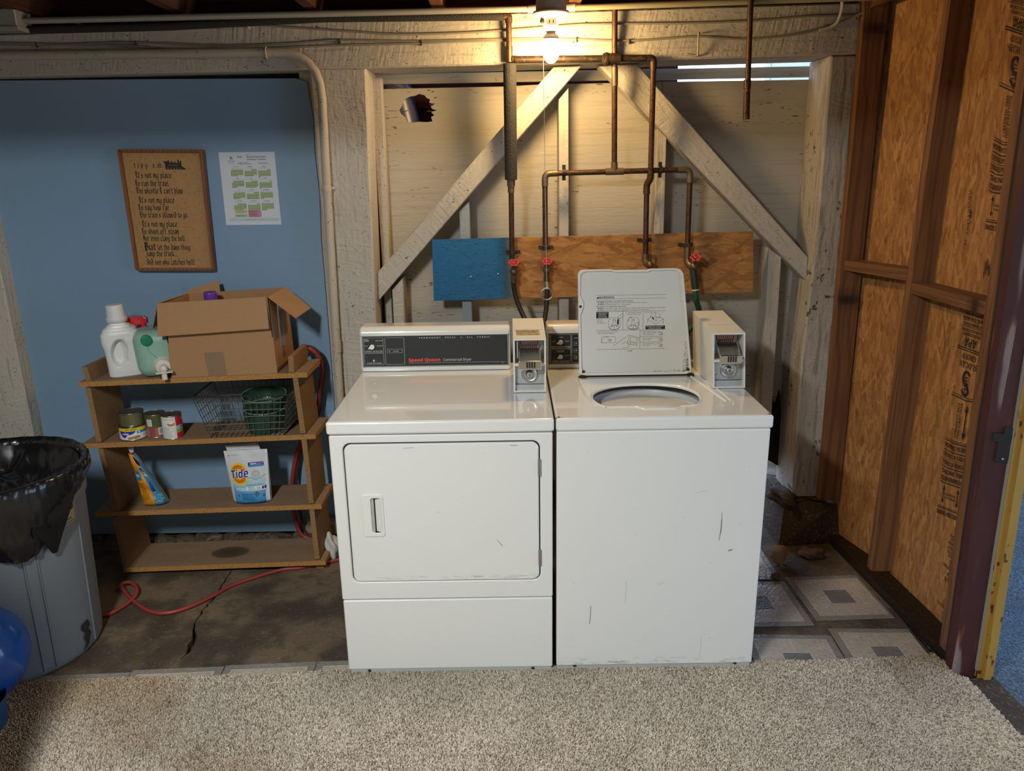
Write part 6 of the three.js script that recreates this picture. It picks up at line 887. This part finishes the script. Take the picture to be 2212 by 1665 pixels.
// ================================================================ things on the blue wall
// broad-nib lettering for the plaque: strokes on a 0..4 by 0..7 grid (x-height 0..4 up)
const NIB = { a: '4 0.3 4 4.2 3 4.6 1 4;4 2.6 1 2 1 0.6 2 0 4 0.8', b: '1 7 1 0.5 2.4 0 4 0.8 4 3.4 2.6 4.4 1 3.4', c: '4 3.7 2.6 4.4 1 3.4 1 0.8 2.4 0 4 0.7', d: '1 6.9 3.2 5.6 4 3.4 4 0.8 2.6 0 1 0.8 1 3.2 2.4 4.2 3.6 3.4', e: '1 2.1 4 2.8 4 3.7 2.6 4.4 1 3.4 1 0.8 2.4 0 4 0.7', f: '4 6.3 2.8 7 1.8 6 1.8 -1;0.6 4 3.4 4.2', g: '4 3.8 2.6 4.4 1 3.4 1 1 2.4 0.3 4 1.2;4 4.3 4 -1 2.6 -2 0.8 -1.2', h: '1 7 1 0;1 3.4 2.8 4.4 4 3.4 4 0.4 3 -1.2', i: '1.6 4.4 1.6 0.6 2.6 0;1.4 5.9 2.1 6.4', k: '1 7 1 0;1 2.2 3.6 4.4;1.8 2.6 3.9 0', l: '1.4 7 1.4 0.7 2.6 0', m: '0.6 4.4 0.6 0;0.6 3.6 1.8 4.4 2.6 3.6 2.6 0;2.6 3.6 3.8 4.4 4.7 3.6 4.7 0.4 5.3 0', n: '0.8 4.4 0.8 0;0.8 3.4 2.6 4.4 4 3.4 4 0 3 -1', o: '2.4 4.4 1 3.4 1 0.8 2.4 0 4 0.9 4 3.5 2.4 4.4', p: '1 4.6 1 -2.2;1 3.4 2.6 4.4 4 3.4 4 0.9 2.5 0 1 0.7', r: '1 4.4 1 0.4 1.8 0;1 3.2 2.5 4.4 3.9 3.9', s: '3.9 3.9 2.6 4.4 1.1 3.5 3.9 1.2 2.6 0 0.9 0.6', t: '1.8 5.8 1.6 0.7 2.6 0 3.5 0.5;0.6 4.2 3.2 4.3', u: '0.8 4.4 0.8 0.8 2 0 4 1;4 4.4 4 0.4 4.7 0', v: '0.8 4.6 1.2 1.2 2.6 0 4 1.6 3.9 4 2.8 4.6', w: '0.6 4.6 0.8 0.9 1.8 0 3 0.8 3 4.2;3 0.8 4 0 5 1.2 4.9 3.8 4.2 4.5', y: '0.8 4.4 0.8 1 2 0.2 4 1.2;4 4.5 4 -0.6 2.6 -2 1 -1.4', "'": '1.4 6.9 1.1 5.5', '.': '1 0.4 1.5 0.1', ',': '1 0.4 0.9 -0.9', '!': '1.4 6.8 1.4 2;1.2 0.5 1.7 0.1',
  I: '0.6 6.6 2.2 7 3.8 6.4;2.2 7 2.2 0.8 0.7 0 ;1.2 6.5 1.2 1.4;2.2 0.6 4 0.4', T: '0.6 5.6 1 6.8 4.4 6.8;2.6 6.8 1.2 5.4 1.2 1.2 2.6 0 4.2 0.8;2.7 6 2.7 2', N: '0.6 6 1.8 7 4.4 0.4;1.4 6.4 1.4 0.2;4.6 6.8 4.2 0.4 ;0.4 3.4 2 3.6', B: '0.6 6.4 2 7 4.2 6.4 4.2 4.4 1.4 3.8;1.4 7 1.4 0.2 0.4 0;2 3.9 4.8 3.2 4.8 0.9 2.8 0 1 0.4;2.2 6.6 2.2 0.6', J: '1 6.6 3.4 7 3.2 0 1.8 -1.6 0.4 -1', A: '0.6 0 2.4 5.6 2 6.9 4.4 6.4 4.2 0.2;1.4 2.6 4 2.8' };
const WID = { m: 6.2, w: 6.1, i: 3.3, l: 3.3, "'": 2.3, '.': 2.6, ',': 2.6, '!': 3, ' ': 3.4, t: 4.0, I: 4.6, B: 6, T: 5, N: 5.6, A: 5.4, u: 5.3 };
function nibText(x, s, X, Y, size, nib = 0.95) {
  let px = X; const k = size / 7; for (const ch of s) { const st = NIB[ch]; if (st) for (const l of st.split(';')) { const n = l.trim().split(/\s+/).map(Number); for (let i = 0; i + 3 < n.length; i += 2) { const a = [px + n[i] * k, Y - n[i + 1] * k], b = [px + n[i + 2] * k, Y - n[i + 3] * k]; const o = [Math.cos(-0.7) * nib * k * 0.5, Math.sin(-0.7) * nib * k * 0.5]; x.beginPath(); x.moveTo(a[0] - o[0], a[1] - o[1]); x.lineTo(a[0] + o[0], a[1] + o[1]); x.lineTo(b[0] + o[0], b[1] + o[1]); x.lineTo(b[0] - o[0], b[1] - o[1]); x.closePath(); x.fill(); x.lineWidth = 1.4; x.stroke(); } } px += (WID[ch] || 5.1) * k; } return px;
}
{
  const meas = (s, z) => { let p = 0; for (const c of s) p += (WID[c] || 5.1) * z / 7; return p; };
  const tex = canvasTex(1040, 1720, (x, w, h) => {
    x.fillStyle = '#a67d4c'; x.fillRect(0, 0, w, h); for (let i = 0; i < 2600; i++) { x.fillStyle = `rgba(${i % 2 ? '70,44,20' : '196,156,104'},${rr(0.03, 0.14)})`; x.beginPath(); x.ellipse(rr(0, w), rr(0, h), rr(3, 26), rr(2, 12), rr(0, 3), 0, 7); x.fill(); }
    for (let i = 0; i < 500; i++) { x.fillStyle = `rgba(58,34,16,${rr(0.08, 0.35)})`; const e = i % 2; x.fillRect(e ? rr(0, w) : (rnd() < 0.5 ? rr(0, 60) : rr(w - 60, w)), rr(0, h), rr(3, 16), rr(2, 7)); }
    x.fillStyle = '#17110c'; x.strokeStyle = '#17110c';
    const fit = (s, X, Y, W2, z = 88, nib = 1.55) => { x.save(); x.translate(X, Y); x.scale(W2 / meas(s, z), 1); nibText(x, s, 0, 0, z, nib); x.restore(); };
    x.globalAlpha = 0.85; fit('t i p y', 130, 207, 190, 78); fit('s. ob...', 385, 207, 170, 78); x.globalAlpha = 1;
    x.save(); x.translate(130, 10); x.scale(0.72, 0.92);
    x.beginPath(); for (const q of [[560, 120], [650, 116], [652, 104], [676, 104], [690, 140], [712, 132], [716, 112], [738, 112], [742, 138], [772, 140], [776, 116], [796, 116], [800, 144], [836, 140], [832, 92], [862, 90], [866, 142], [872, 150], [884, 108], [908, 104], [902, 190], [990, 246], [600, 246], [592, 150]]) x.lineTo(...q); x.fill(); x.fillStyle = '#8a6638'; for (let k = 0; k < 5; k++) { x.beginPath(); x.arc(640 + k * 58, 228, 14, 0, 7); x.fill(); } x.fillRect(660, 176, 190, 7); x.fillStyle = '#17110c'; for (let k = 0; k < 5; k++) { x.beginPath(); x.arc(640 + k * 58, 228, 7, 0, 7); x.fill(); } x.restore();
    fit("It's not my place", 136, 359, 490); fit('To run the train.', 118, 477, 465); fit("The whistle I can't blow.", 118, 587, 650); fit("It's not my place", 136, 725, 484); fit('To say how far', 112, 836, 428); fit("The train's allowed to go.", 118, 946, 676); fit("It's not my place", 130, 1084, 490); fit('To shoot off steam', 112, 1195, 521); fit('Nor even clang the bell.', 112, 1299, 608); fit('But', 112, 1437, 167, 112, 1.6); fit('let the damn thing', 298, 1437, 470); fit('Jump the track...', 118, 1533, 459); fit('And see who catches hell!', 118, 1665, 694);
  });
  const A = [[-1.6484, 1.6944, -0.965], [-1.3191, 1.6877, -0.965], [-1.3277, 1.218, -0.965], [-1.6471, 1.223, -0.965]];
  const t = thing('wall_plaque', 'brown wooden plaque with a poem in black gothic lettering and a small train', 'plaque', A[3]);
  const back2 = [0, 0, -0.021]; const P = (u, v) => { const a = A[0].map((c, i) => c + (A[1][i] - c) * u), b = A[3].map((c, i) => c + (A[2][i] - c) * u); return a.map((c, i) => c + (b[i] - c) * v); }; const off = (p, z) => [p[0], p[1], p[2] + z];
  const pm = std({ map: lumber, roughness: 0.6, color: rgb(0.85, 0.66, 0.48) });
  part('backing_board', grain(block(P(0, 1), P(1, 1), P(1, 0), P(0, 0), [0, 0, -0.018]), gY, 0.4), pm, t);
  const strip = (u0, u1, v0, v1) => part('frame_strip', grain(block(off(P(u0, v1), 0.006), off(P(u1, v1), 0.006), off(P(u1, v0), 0.006), off(P(u0, v0), 0.006), [0, 0, -0.010]), gY, 0.4), pm, t);
  strip(0.0, 0.042, 0.01, 0.99); strip(0.965, 1.0, 0.02, 0.99); strip(0.03, 0.965, 0.0, 0.022); strip(0.042, 0.965, 0.978, 1.0);
  const pc = (u0, u1, v0, v1, m) => { const a = off(P(u0, v1), 0.001), b = off(P(u1, v1), 0.001), c = off(P(u1, v0), 0.001), d = off(P(u0, v0), 0.001); return part('printed_sheet', stampGeo(a, b, c, d), m, t); };
  pc(0.05, 0.96, 0.03, 0.98, std({ map: tex, roughness: 0.65 }));
}
{
  const tex = canvasTex(1100, 1440, (x, w, h) => {
    x.fillStyle = '#d6d8de'; x.fillRect(0, 0, w, h); const t = (s, X, Y, p, c = '#333a3c', f = 'bold', mw) => { x.fillStyle = c; x.font = `${f} ${p}px sans-serif`; x.fillText(s, X, Y, mw); };
    t('R', 206, 148, 92, '#2f7a4c'); x.strokeStyle = '#5fae56'; x.lineWidth = 8; x.beginPath(); x.moveTo(262, 140); x.quadraticCurveTo(288, 132, 284, 104); x.stroke(); t('Recology', 166, 184, 32, '#4b7a5c'); x.fillStyle = '#9ab8a4'; x.fillRect(166, 204, 136, 8); x.fillRect(190, 222, 90, 8);
    t('2024', 352, 108, 42); t('Recycle/Yard Debris', 540, 108, 42, '#3a3f48', 'bold', 390); t('Collection Calendar', 540, 158, 42, '#3a3f48', 'bold', 380); x.strokeStyle = '#777'; x.lineWidth = 3; x.beginPath(); x.arc(546, 52, 12, 0, 7); x.arc(572, 60, 14, 0, 7); x.stroke(); t('recology@recology.com', 352, 212, 24, '#4a4f55', 'bold', 230); t('Recology.com/WesternOregon', 352, 238, 24, '#4a4f55', 'bold', 280); t('Phone: 503-861-0578', 760, 212, 22, '#4a4f55', 'bold', 180); t('Toll Free: 800-861-1234', 760, 238, 22, '#4a4f55', 'bold', 210);
    const mo = ['JANUARY', 'FEBRUARY', 'MARCH', 'APRIL', 'MAY', 'JUNE', 'JULY', 'AUGUST', 'SEPTEMBER', 'OCTOBER', 'NOVEMBER', 'DECEMBER'], st = [1, 4, 5, 1, 3, 6, 1, 4, 0, 2, 5, 0], len = [31, 29, 31, 30, 31, 30, 31, 31, 30, 31, 30, 31];
    for (let m = 0; m < 12; m++) { const X = 200 + (m % 3) * 272, Y = 290 + Math.floor(m / 3) * 226; x.textAlign = 'center'; t(mo[m], X + 122, Y, 22); for (let d = 0; d < 7; d++) t('SMTWTFS'[d], X + 18 + d * 35, Y + 30, 20, '#454a4e'); for (let d = 0; d < len[m]; d++) { const c = (d + st[m]) % 7, r = Math.floor((d + st[m]) / 7); x.fillStyle = (r + m) % 2 ? '#9bb27a' : '#aebf86'; x.fillRect(X + 1 + c * 35, Y + 42 + r * 28, 34, 27); t(String(d + 1), X + 18 + c * 35, Y + 63 + r * 28, 20, '#3b4634'); } x.textAlign = 'left'; }
    x.fillStyle = '#cfc59a'; x.fillRect(200, 1140, 246, 74); t('Garbage & Yard Debris', 222, 1172, 20, '#6a5a20'); t('Recycle week', 240, 1198, 20, '#6a5a20'); x.fillStyle = '#a3c0a2'; x.fillRect(200, 1226, 246, 58); t('Garbage & Recycle', 224, 1262, 20, '#3c5c44'); x.fillStyle = '#c7909c'; x.fillRect(464, 1140, 262, 146); x.fillStyle = '#7a3f4e'; for (let k = 0; k < 5; k++) x.fillRect(480, 1158 + k * 25, 130 + 90 * hash(k, 8, 8), 9); x.fillStyle = '#bccbcc'; x.fillRect(70, 1302, 1000, 62); t('Recology.com/Western', 400, 1340, 20, '#7f9296', 'normal'); t('Follow us online', 640, 1340, 20, '#7f9296', 'normal');
  });
  const a = [-1.2715, 1.3958, -0.9985], b = [-1.0488, 1.3942, -0.9985], c = [-1.0486, 1.6756, -0.9985], d = [-1.2694, 1.6771, -0.9985];
  const g = block(a, b, c, d, [0, 0, -0.0008]); { const u = g.attributes.uv; const q = [[0, 0], [1, 0], [1, 1], [0, 0], [1, 1], [0, 1]]; for (let i = 0; i < 6; i++) u.setXY(i, q[i][0], q[i][1]); for (let i = 6; i < u.count; i++) u.setXY(i, 0.01, 0.01); }
  single('wall_calendar', g, std({ map: tex, roughness: 0.75 }), 'white sheet with a printed year calendar taped to the blue wall', 'calendar');
}
// ================================================================ bin, balls, hose, rubble
{
  const C = [-1.87, -0.20]; const t = thing('trash_can', 'grey plastic trash can lined with a black bag', 'trash can', [C[0], 0, C[1]]); ORI.set(t, [0, 0, 0]);
  const gp = phy({ color: rgb(0.185, 0.21, 0.23), roughness: 0.5 });
  local('can_body', lathe([[0, 0.004], [0.228, 0.004], [0.244, 0.0], [0.250, 0.012], [0.252, 0.03], [0.262, 0.30], [0.272, 0.545], [0.274, 0.552], [0.280, 0.556], [0.283, 0.62], [0.289, 0.625], [0.292, 0.66], [0.288, 0.668], [0.279, 0.665], [0.270, 0.55], [0.258, 0.3], [0.246, 0.03], [0, 0.012]], 72), gp, t);
  // raised panels pressed into the wall
  const rib = (a0, a1, y0, y1) => { const P = []; const R = (y) => 0.2525 + (0.272 - 0.2525) * (y - 0.03) / 0.515 + 0.0005; const q = (a, y) => V(Math.sin(a) * R(y), y, Math.cos(a) * R(y)); for (let k = 0; k <= 16; k++) P.push(q(a0 + (a1 - a0) * k / 16, y1)); const l = [q(a1, y1), q(a1, y1 - 0.05), q(a1 - 0.0, y0)], r = [q(a0, y1), q(a0, y0)]; return merge([tube(P, 0.0035, 6), tube(l, 0.0035, 6), tube(r, 0.0035, 6)]); };
  local('pressed_panel', merge([rib(0.14, 0.80, 0.02, 0.475), rib(-0.7, -0.02, 0.02, 0.475), rib(0.95, 1.6, 0.02, 0.475)]), gp, t);
  // split at the foot
  { const s = new THREE.Shape(); [[-0.016, 0.115], [0.014, 0.12], [0.022, 0.10], [0.012, 0.085], [0.020, 0.065], [0.010, 0.045], [0.004, 0.03], [-0.022, 0.018], [-0.006, 0.04], [-0.014, 0.06], [-0.004, 0.08], [-0.02, 0.095]].forEach((p, i) => (i ? s.lineTo(...p) : s.moveTo(...p))); const g = new THREE.ExtrudeGeometry(s, { depth: 0.002, bevelEnabled: false }); const a = 1.42; g.rotateX(0.035); g.rotateY(a); g.translate(Math.sin(a) * 0.2545, 0, Math.cos(a) * 0.2545); local('split_hole', g, M.gap, t); }
  // sticker
  { const pos = [], uv = [], idx = []; for (let i = 0; i <= 14; i++) for (let j = 0; j <= 1; j++) { const a = 1.0 + 0.55 * i / 14, y = 0.49 + j * 0.12, R = 0.2525 + 0.0195 * (y - 0.03) / 0.515 + (y > 0.553 ? 0.007 : 0) + 0.0016; pos.push(Math.sin(a) * R, y, Math.cos(a) * R); uv.push(i / 14, j); if (i < 14 && !j) { const b = i * 2; idx.push(b, b + 2, b + 1, b + 1, b + 2, b + 3); } } const g = new THREE.BufferGeometry(); g.setAttribute('position', new THREE.Float32BufferAttribute(pos, 3)); g.setAttribute('uv', new THREE.Float32BufferAttribute(uv, 2)); g.setIndex(idx); g.computeVertexNormals();
    local('sticker', g, std({ roughness: 0.6, map: canvasTex(512, 256, (x) => { x.fillStyle = '#a89c72'; x.fillRect(0, 0, 512, 256); x.strokeStyle = '#2e2a1e'; x.lineWidth = 5; x.strokeRect(12, 12, 488, 232); x.fillStyle = '#2e2a1e'; for (let k = 0; k < 9; k++) x.fillRect(60 + hash(k, 1, 7) * 60, 40 + k * 22, 300 + 90 * hash(k, 2, 7), 8); x.font = 'bold 40px sans-serif'; x.fillText('WARNING', 180, 150); x.fillRect(430, 60, 50, 90); }) }), t); }
  // liner: skirt over the rim, gathered folds, bag hollow inside
  const N = 220, rows = [[0.215, 0.10, 0], [0.245, 0.40, 0], [0.262, 0.60, 0.2], [0.276, 0.664, 0.25], [0.290, 0.684, 0.2], [0.302, 0.676, 0.25], [0.306, 0.655, 0.5], [0.304, 0.61, 0.8], [0.303, 0.565, 1], [0.300, 0.52, 1.1], [0.294, 0.48, 1.2], [0.285, 0.445, 1.3]];
  const pos = [], uv = [], idx = []; rows.forEach((r, j) => { for (let i = 0; i <= N; i++) { const a = (i / N) * Math.PI * 2; const f = r[2]; const fold = 0.0035 * Math.sin(a * 26 + r[1] * 60) + 0.003 * Math.sin(a * 61 - r[1] * 110) + 0.004 * Math.sin(r[1] * 190 + a * 6); let y = r[1]; if (j > 5) { const f2 = 0.22 + 0.78 * (1 - sst(0.75, 1.7, a)) * sst(-1, 0.2, a > 4 ? a - 6.283 : a); y = 0.655 - (0.655 - y) * (f2 * 0.95 + 0.05) - (j - 5) * 0.002 * Math.sin(a * 9); } const ft = j > 5 ? 0.3 + 0.7 * (1 - sst(0.75, 1.7, a)) : 1; const R = r[0] + fold * (0.25 + f) * ft - (j < 2 ? 0.01 + 0.01 * Math.sin(a * 5 + j) : 0); pos.push(Math.sin(a) * R, y, Math.cos(a) * R); uv.push(i / N, j); } });
  for (let j = 0; j < rows.length - 1; j++) for (let i = 0; i < N; i++) { const a = j * (N + 1) + i, b = a + N + 1; idx.push(a, a + 1, b, b, a + 1, b + 1); }
  const lg = new THREE.BufferGeometry(); lg.setAttribute('position', new THREE.Float32BufferAttribute(pos, 3)); lg.setAttribute('uv', new THREE.Float32BufferAttribute(uv, 2)); lg.setIndex(idx); lg.computeVertexNormals();
  const bagM = phy({ color: rgb(0.007, 0.007, 0.008), roughness: 0.24, clearcoat: 0.3, side: THREE.DoubleSide });
  const liner = local('bag_liner', lg, bagM, t);
  // crumpled plastic lying across the mouth of the bag
  { const g = new THREE.PlaneGeometry(0.54, 0.54, 60, 60); const p = g.attributes.position; for (let i = 0; i < p.count; i++) { let x = p.getX(i), z = p.getY(i); const R = Math.hypot(x, z), mx = Math.max(Math.abs(x), Math.abs(z)) || 1e-6; x *= mx / (R || 1e-6) ; z *= mx / (R || 1e-6); const r = Math.hypot(x, z) / 0.27; const ridge = (q) => Math.pow(1 - Math.abs(2 * (q - Math.floor(q)) - 1), 0.7); const n = fbm((x + 1) / 2, (z + 1) / 2, 9, 9, 4, 41); const y = 0.66 - 0.13 * (1 - Math.pow(r, 4)) + (1 - Math.pow(r, 6)) * (0.075 * (ridge(n * 3.2 + x * 1.2) - 0.5) + 0.03 * ridge(z * 5 + n * 4)); p.setXYZ(i, x, y, z); } g.computeVertexNormals(); local('bag_fold', g, bagM, liner); }
  // torn tail hanging at the front
  { const a = 1.13, S = []; const q = (da, y, o = 0) => { const R = 0.2525 + 0.0195 * (y - 0.03) / 0.515 + 0.012 + o; return [Math.sin(a + da) * R, y, Math.cos(a + da) * R]; }; const P = [q(-0.22, 0.54, 0.02), q(0.34, 0.63, 0.03), q(0.22, 0.55, 0.02), q(0.10, 0.48, 0.012), q(0.02, 0.425, 0.006), q(-0.04, 0.43, 0.008), q(-0.08, 0.47, 0.006), q(-0.20, 0.475, 0.01)]; const ps = []; for (let i = 1; i < P.length - 1; i++) ps.push(...P[0], ...P[i + 1], ...P[i]); const g = new THREE.BufferGeometry(); g.setAttribute('position', new THREE.Float32BufferAttribute(ps, 3)); g.computeVertexNormals(); local('torn_tail', g, bagM, liner); }
}
single('play_ball', (() => { const g = new THREE.SphereGeometry(0.165, 48, 32); const c = [-1.8191, 0.165, 0.1099]; g.translate(c[0], 0.172, c[2]); return g; })(), phy({ color: rgb(0.01, 0.10, 0.42), roughness: 0.16, clearcoat: 0.6 }), 'glossy bright blue ball in front of the trash can', 'ball');
single('blue_tub', (() => { const g = lathe([[0, 0.0], [0.07, 0.0], [0.082, 0.01], [0.09, 0.09], [0.094, 0.095], [0.09, 0.1], [0.08, 0.02], [0, 0.012]], 36); const c = [-1.7241, 0.05, 0.2371]; g.translate(c[0] - 0.02, 0.008, c[2]); return g; })(), phy({ color: rgb(0.03, 0.08, 0.2), roughness: 0.4 }), 'dull blue plastic tub edge nearest the camera, below the glossy ball', 'tub');
single('wood_scrap', block([-1.7459, -0.0269, 0.03], [-1.734, -0.02, 0.03], [-1.7286, 0.0082, 0.03], [-1.7383, 0.0049, 0.03], [0, 0, -0.01]), M.lumberLight, 'small sliver of pale wood standing between ball and trash can', 'scrap');
// red air hose: over the shelf, behind it and out along the floor
{
  const r = 0.0075; const t = thing('air_hose', 'red rubber hose hung over the shelf end and trailing across the concrete floor', 'hose', [-1.2, 0, -0.6]);
  part('hose_run', tube(smooth([[-1.8021, 0.009, -0.3709], [-1.673, 0.009, -0.3735], [-1.6325, 0.009, -0.4226], [-1.6137, 0.012, -0.489], [-1.6223, 0.022, -0.5338], [-1.6681, 0.024, -0.5808], [-1.7047, 0.02, -0.5745], [-1.6632, 0.012, -0.5242], [-1.5971, 0.009, -0.4603], [-1.5148, 0.009, -0.397], [-1.4476, 0.009, -0.3795], [-1.3828, 0.009, -0.4091], [-1.321, 0.009, -0.4787], [-1.2625, 0.009, -0.5693], [-1.1741, 0.009, -0.6423], [-1.0934, 0.009, -0.6922], [-1.0022, 0.009, -0.7123], [-0.86, 0.009, -0.78], [-0.80, 0.009, -0.85]], 220), r, 10), M.redHose, t);
  part('hose_run', tube(smooth([[-1.02, 0.012, -0.945], [-1.0827, 0.0504, -0.945], [-1.1046, 0.1835, -0.95], [-1.1003, 0.2719, -0.95], [-1.067, 0.4125, -0.95], [-1.0124, 0.5285, -0.95], [-0.9589, 0.6144, -0.94], [-0.9375, 0.6993, -0.93], [-0.9149, 0.8024, -0.92], [-0.924, 0.8632, -0.915], [-0.9506, 0.8943, -0.91], [-0.9812, 0.8999, -0.905], [-1.01, 0.8843, -0.915], [-1.0, 0.88, -0.94]], 160), 0.009, 10), M.redHose, t);
  part('hose_run', tube(smooth([[-0.99, 0.012, -0.955], [-1.0568, 0.0449, -0.955], [-1.0765, 0.1471, -0.955], [-1.0836, 0.2474, -0.955], [-1.0589, 0.3977, -0.96], [-1.0102, 0.5143, -0.96], [-0.9546, 0.6007, -0.95], [-0.9287, 0.7165, -0.94], [-0.9108, 0.8096, -0.93], [-0.9217, 0.8726, -0.925], [-0.9486, 0.9017, -0.92], [-0.9888, 0.9074, -0.915]], 140), 0.006, 8), std({ color: rgb(0.05, 0.02, 0.02), roughness: 0.5 }), t);
}
// rubble and leaves
const rub = (at, r, s, label, m = M.concrete) => single('stone', rock(at, r, s), m, label, 'stone');
rub([-0.9036, 0.05, -0.7893], [0.03, 0.06, 0.03], 3, 'white lump of broken plaster between shelf and dryer', std({ color: rgb(0.5, 0.5, 0.48), bumpMap: concreteBump, bumpScale: 0.004, roughness: 0.9 }));
rub([-0.985, 0.07, -0.965], [0.06, 0.045, 0.03], 8, 'crumbly tan lump at the foot of the blue wall behind the shelf', std({ color: rgb(0.28, 0.22, 0.15), bumpMap: concreteBump, bumpScale: 0.004, roughness: 0.9 }));
rub([1.1252, 0.015, -0.7437], [0.045, 0.022, 0.03], 6, 'brown rock at the foot of the concrete pier', M.dirt);
rub([1.1051, 0.01, -0.7779], [0.02, 0.014, 0.02], 7, 'smaller brown rock left of the bigger one by the pier', M.dirt);
rub([0.9177, 0.01, -0.5728], [0.02, 0.016, 0.018], 9, 'dark clod on the tile edge beside the washer', M.dirt);
{
  const g = new THREE.PlaneGeometry(0.075, 0.085, 10, 10); const p = g.attributes.position; for (let i = 0; i < p.count; i++) { const x = p.getX(i), y = p.getY(i); const v = (y + 0.0425) / 0.085; const w = 0.2 + 1.0 * Math.sin(Math.PI * clamp(v * 0.95 + 0.02)) * (0.8 + 0.3 * Math.abs(Math.sin(v * 11))); p.setXYZ(i, x * w, y, 0.012 * Math.cos(x * 60) + 0.01 * Math.sin(y * 50)); } g.rotateX(-0.35); g.rotateY(0.3); const c = [0.975, 0.03, -0.6853]; g.translate(c[0], 0.045, c[2]); g.computeVertexNormals();
  single('dry_leaf', g, std({ color: rgb(0.34, 0.20, 0.10), roughness: 0.8, side: THREE.DoubleSide }), 'curled dry brown leaf standing on the floor by the washer', 'leaf');
}
{
  const t = thing('round_badge', 'small round dark green badge stuck on the strand board by the door', 'badge', [1.367, 1.3336, -0.1701]); ORI.set(t, [0, 0, 0]); t.rotation.y = -Math.PI / 2;
  local('badge_disc', (() => { const q = lathe([[0, 0.004], [0.022, 0.004], [0.0235, 0.003], [0.024, 0]], 32); q.rotateX(Math.PI / 2); return q; })(), std({ color: rgb(0.012, 0.04, 0.035), roughness: 0.4 }), t);
  local('badge_ring', (() => { const q = new THREE.TorusGeometry(0.0165, 0.0012, 6, 32); q.translate(0, 0, 0.0045); return q; })(), M.zinc, t);
  local('badge_mark', (() => { const s = new THREE.TorusGeometry(0.007, 0.0022, 6, 20, 4.2); s.translate(0, 0, 0.0045); return s; })(), M.zinc, t);
}
// tube fixture that lights the room, above and in front of the camera's view
{
  const t = thing('tube_fixture', 'white tube light fixture hung between the ceiling joists', 'lamp', [-1.05, 2.345, 2.1]); ORI.set(t, [0, 0, 0]);
  local('housing', merge([box(-0.10, 0.10, 0.012, 0.06, -0.42, 0.42, 0.006), box(-0.105, -0.098, -0.006, 0.03, -0.42, 0.42, 0.002), box(0.098, 0.105, -0.006, 0.03, -0.42, 0.42, 0.002)]), M.enamelOld, t);
  local('diffuser', box(-0.08, 0.08, 0.0, 0.01, -0.4, 0.4, 0.003), std({ color: rgb(0.9, 0.9, 0.9), emissive: rgb(1, 0.955, 0.87), emissiveIntensity: 3 }), t);
}
renderer.render(scene, camera);
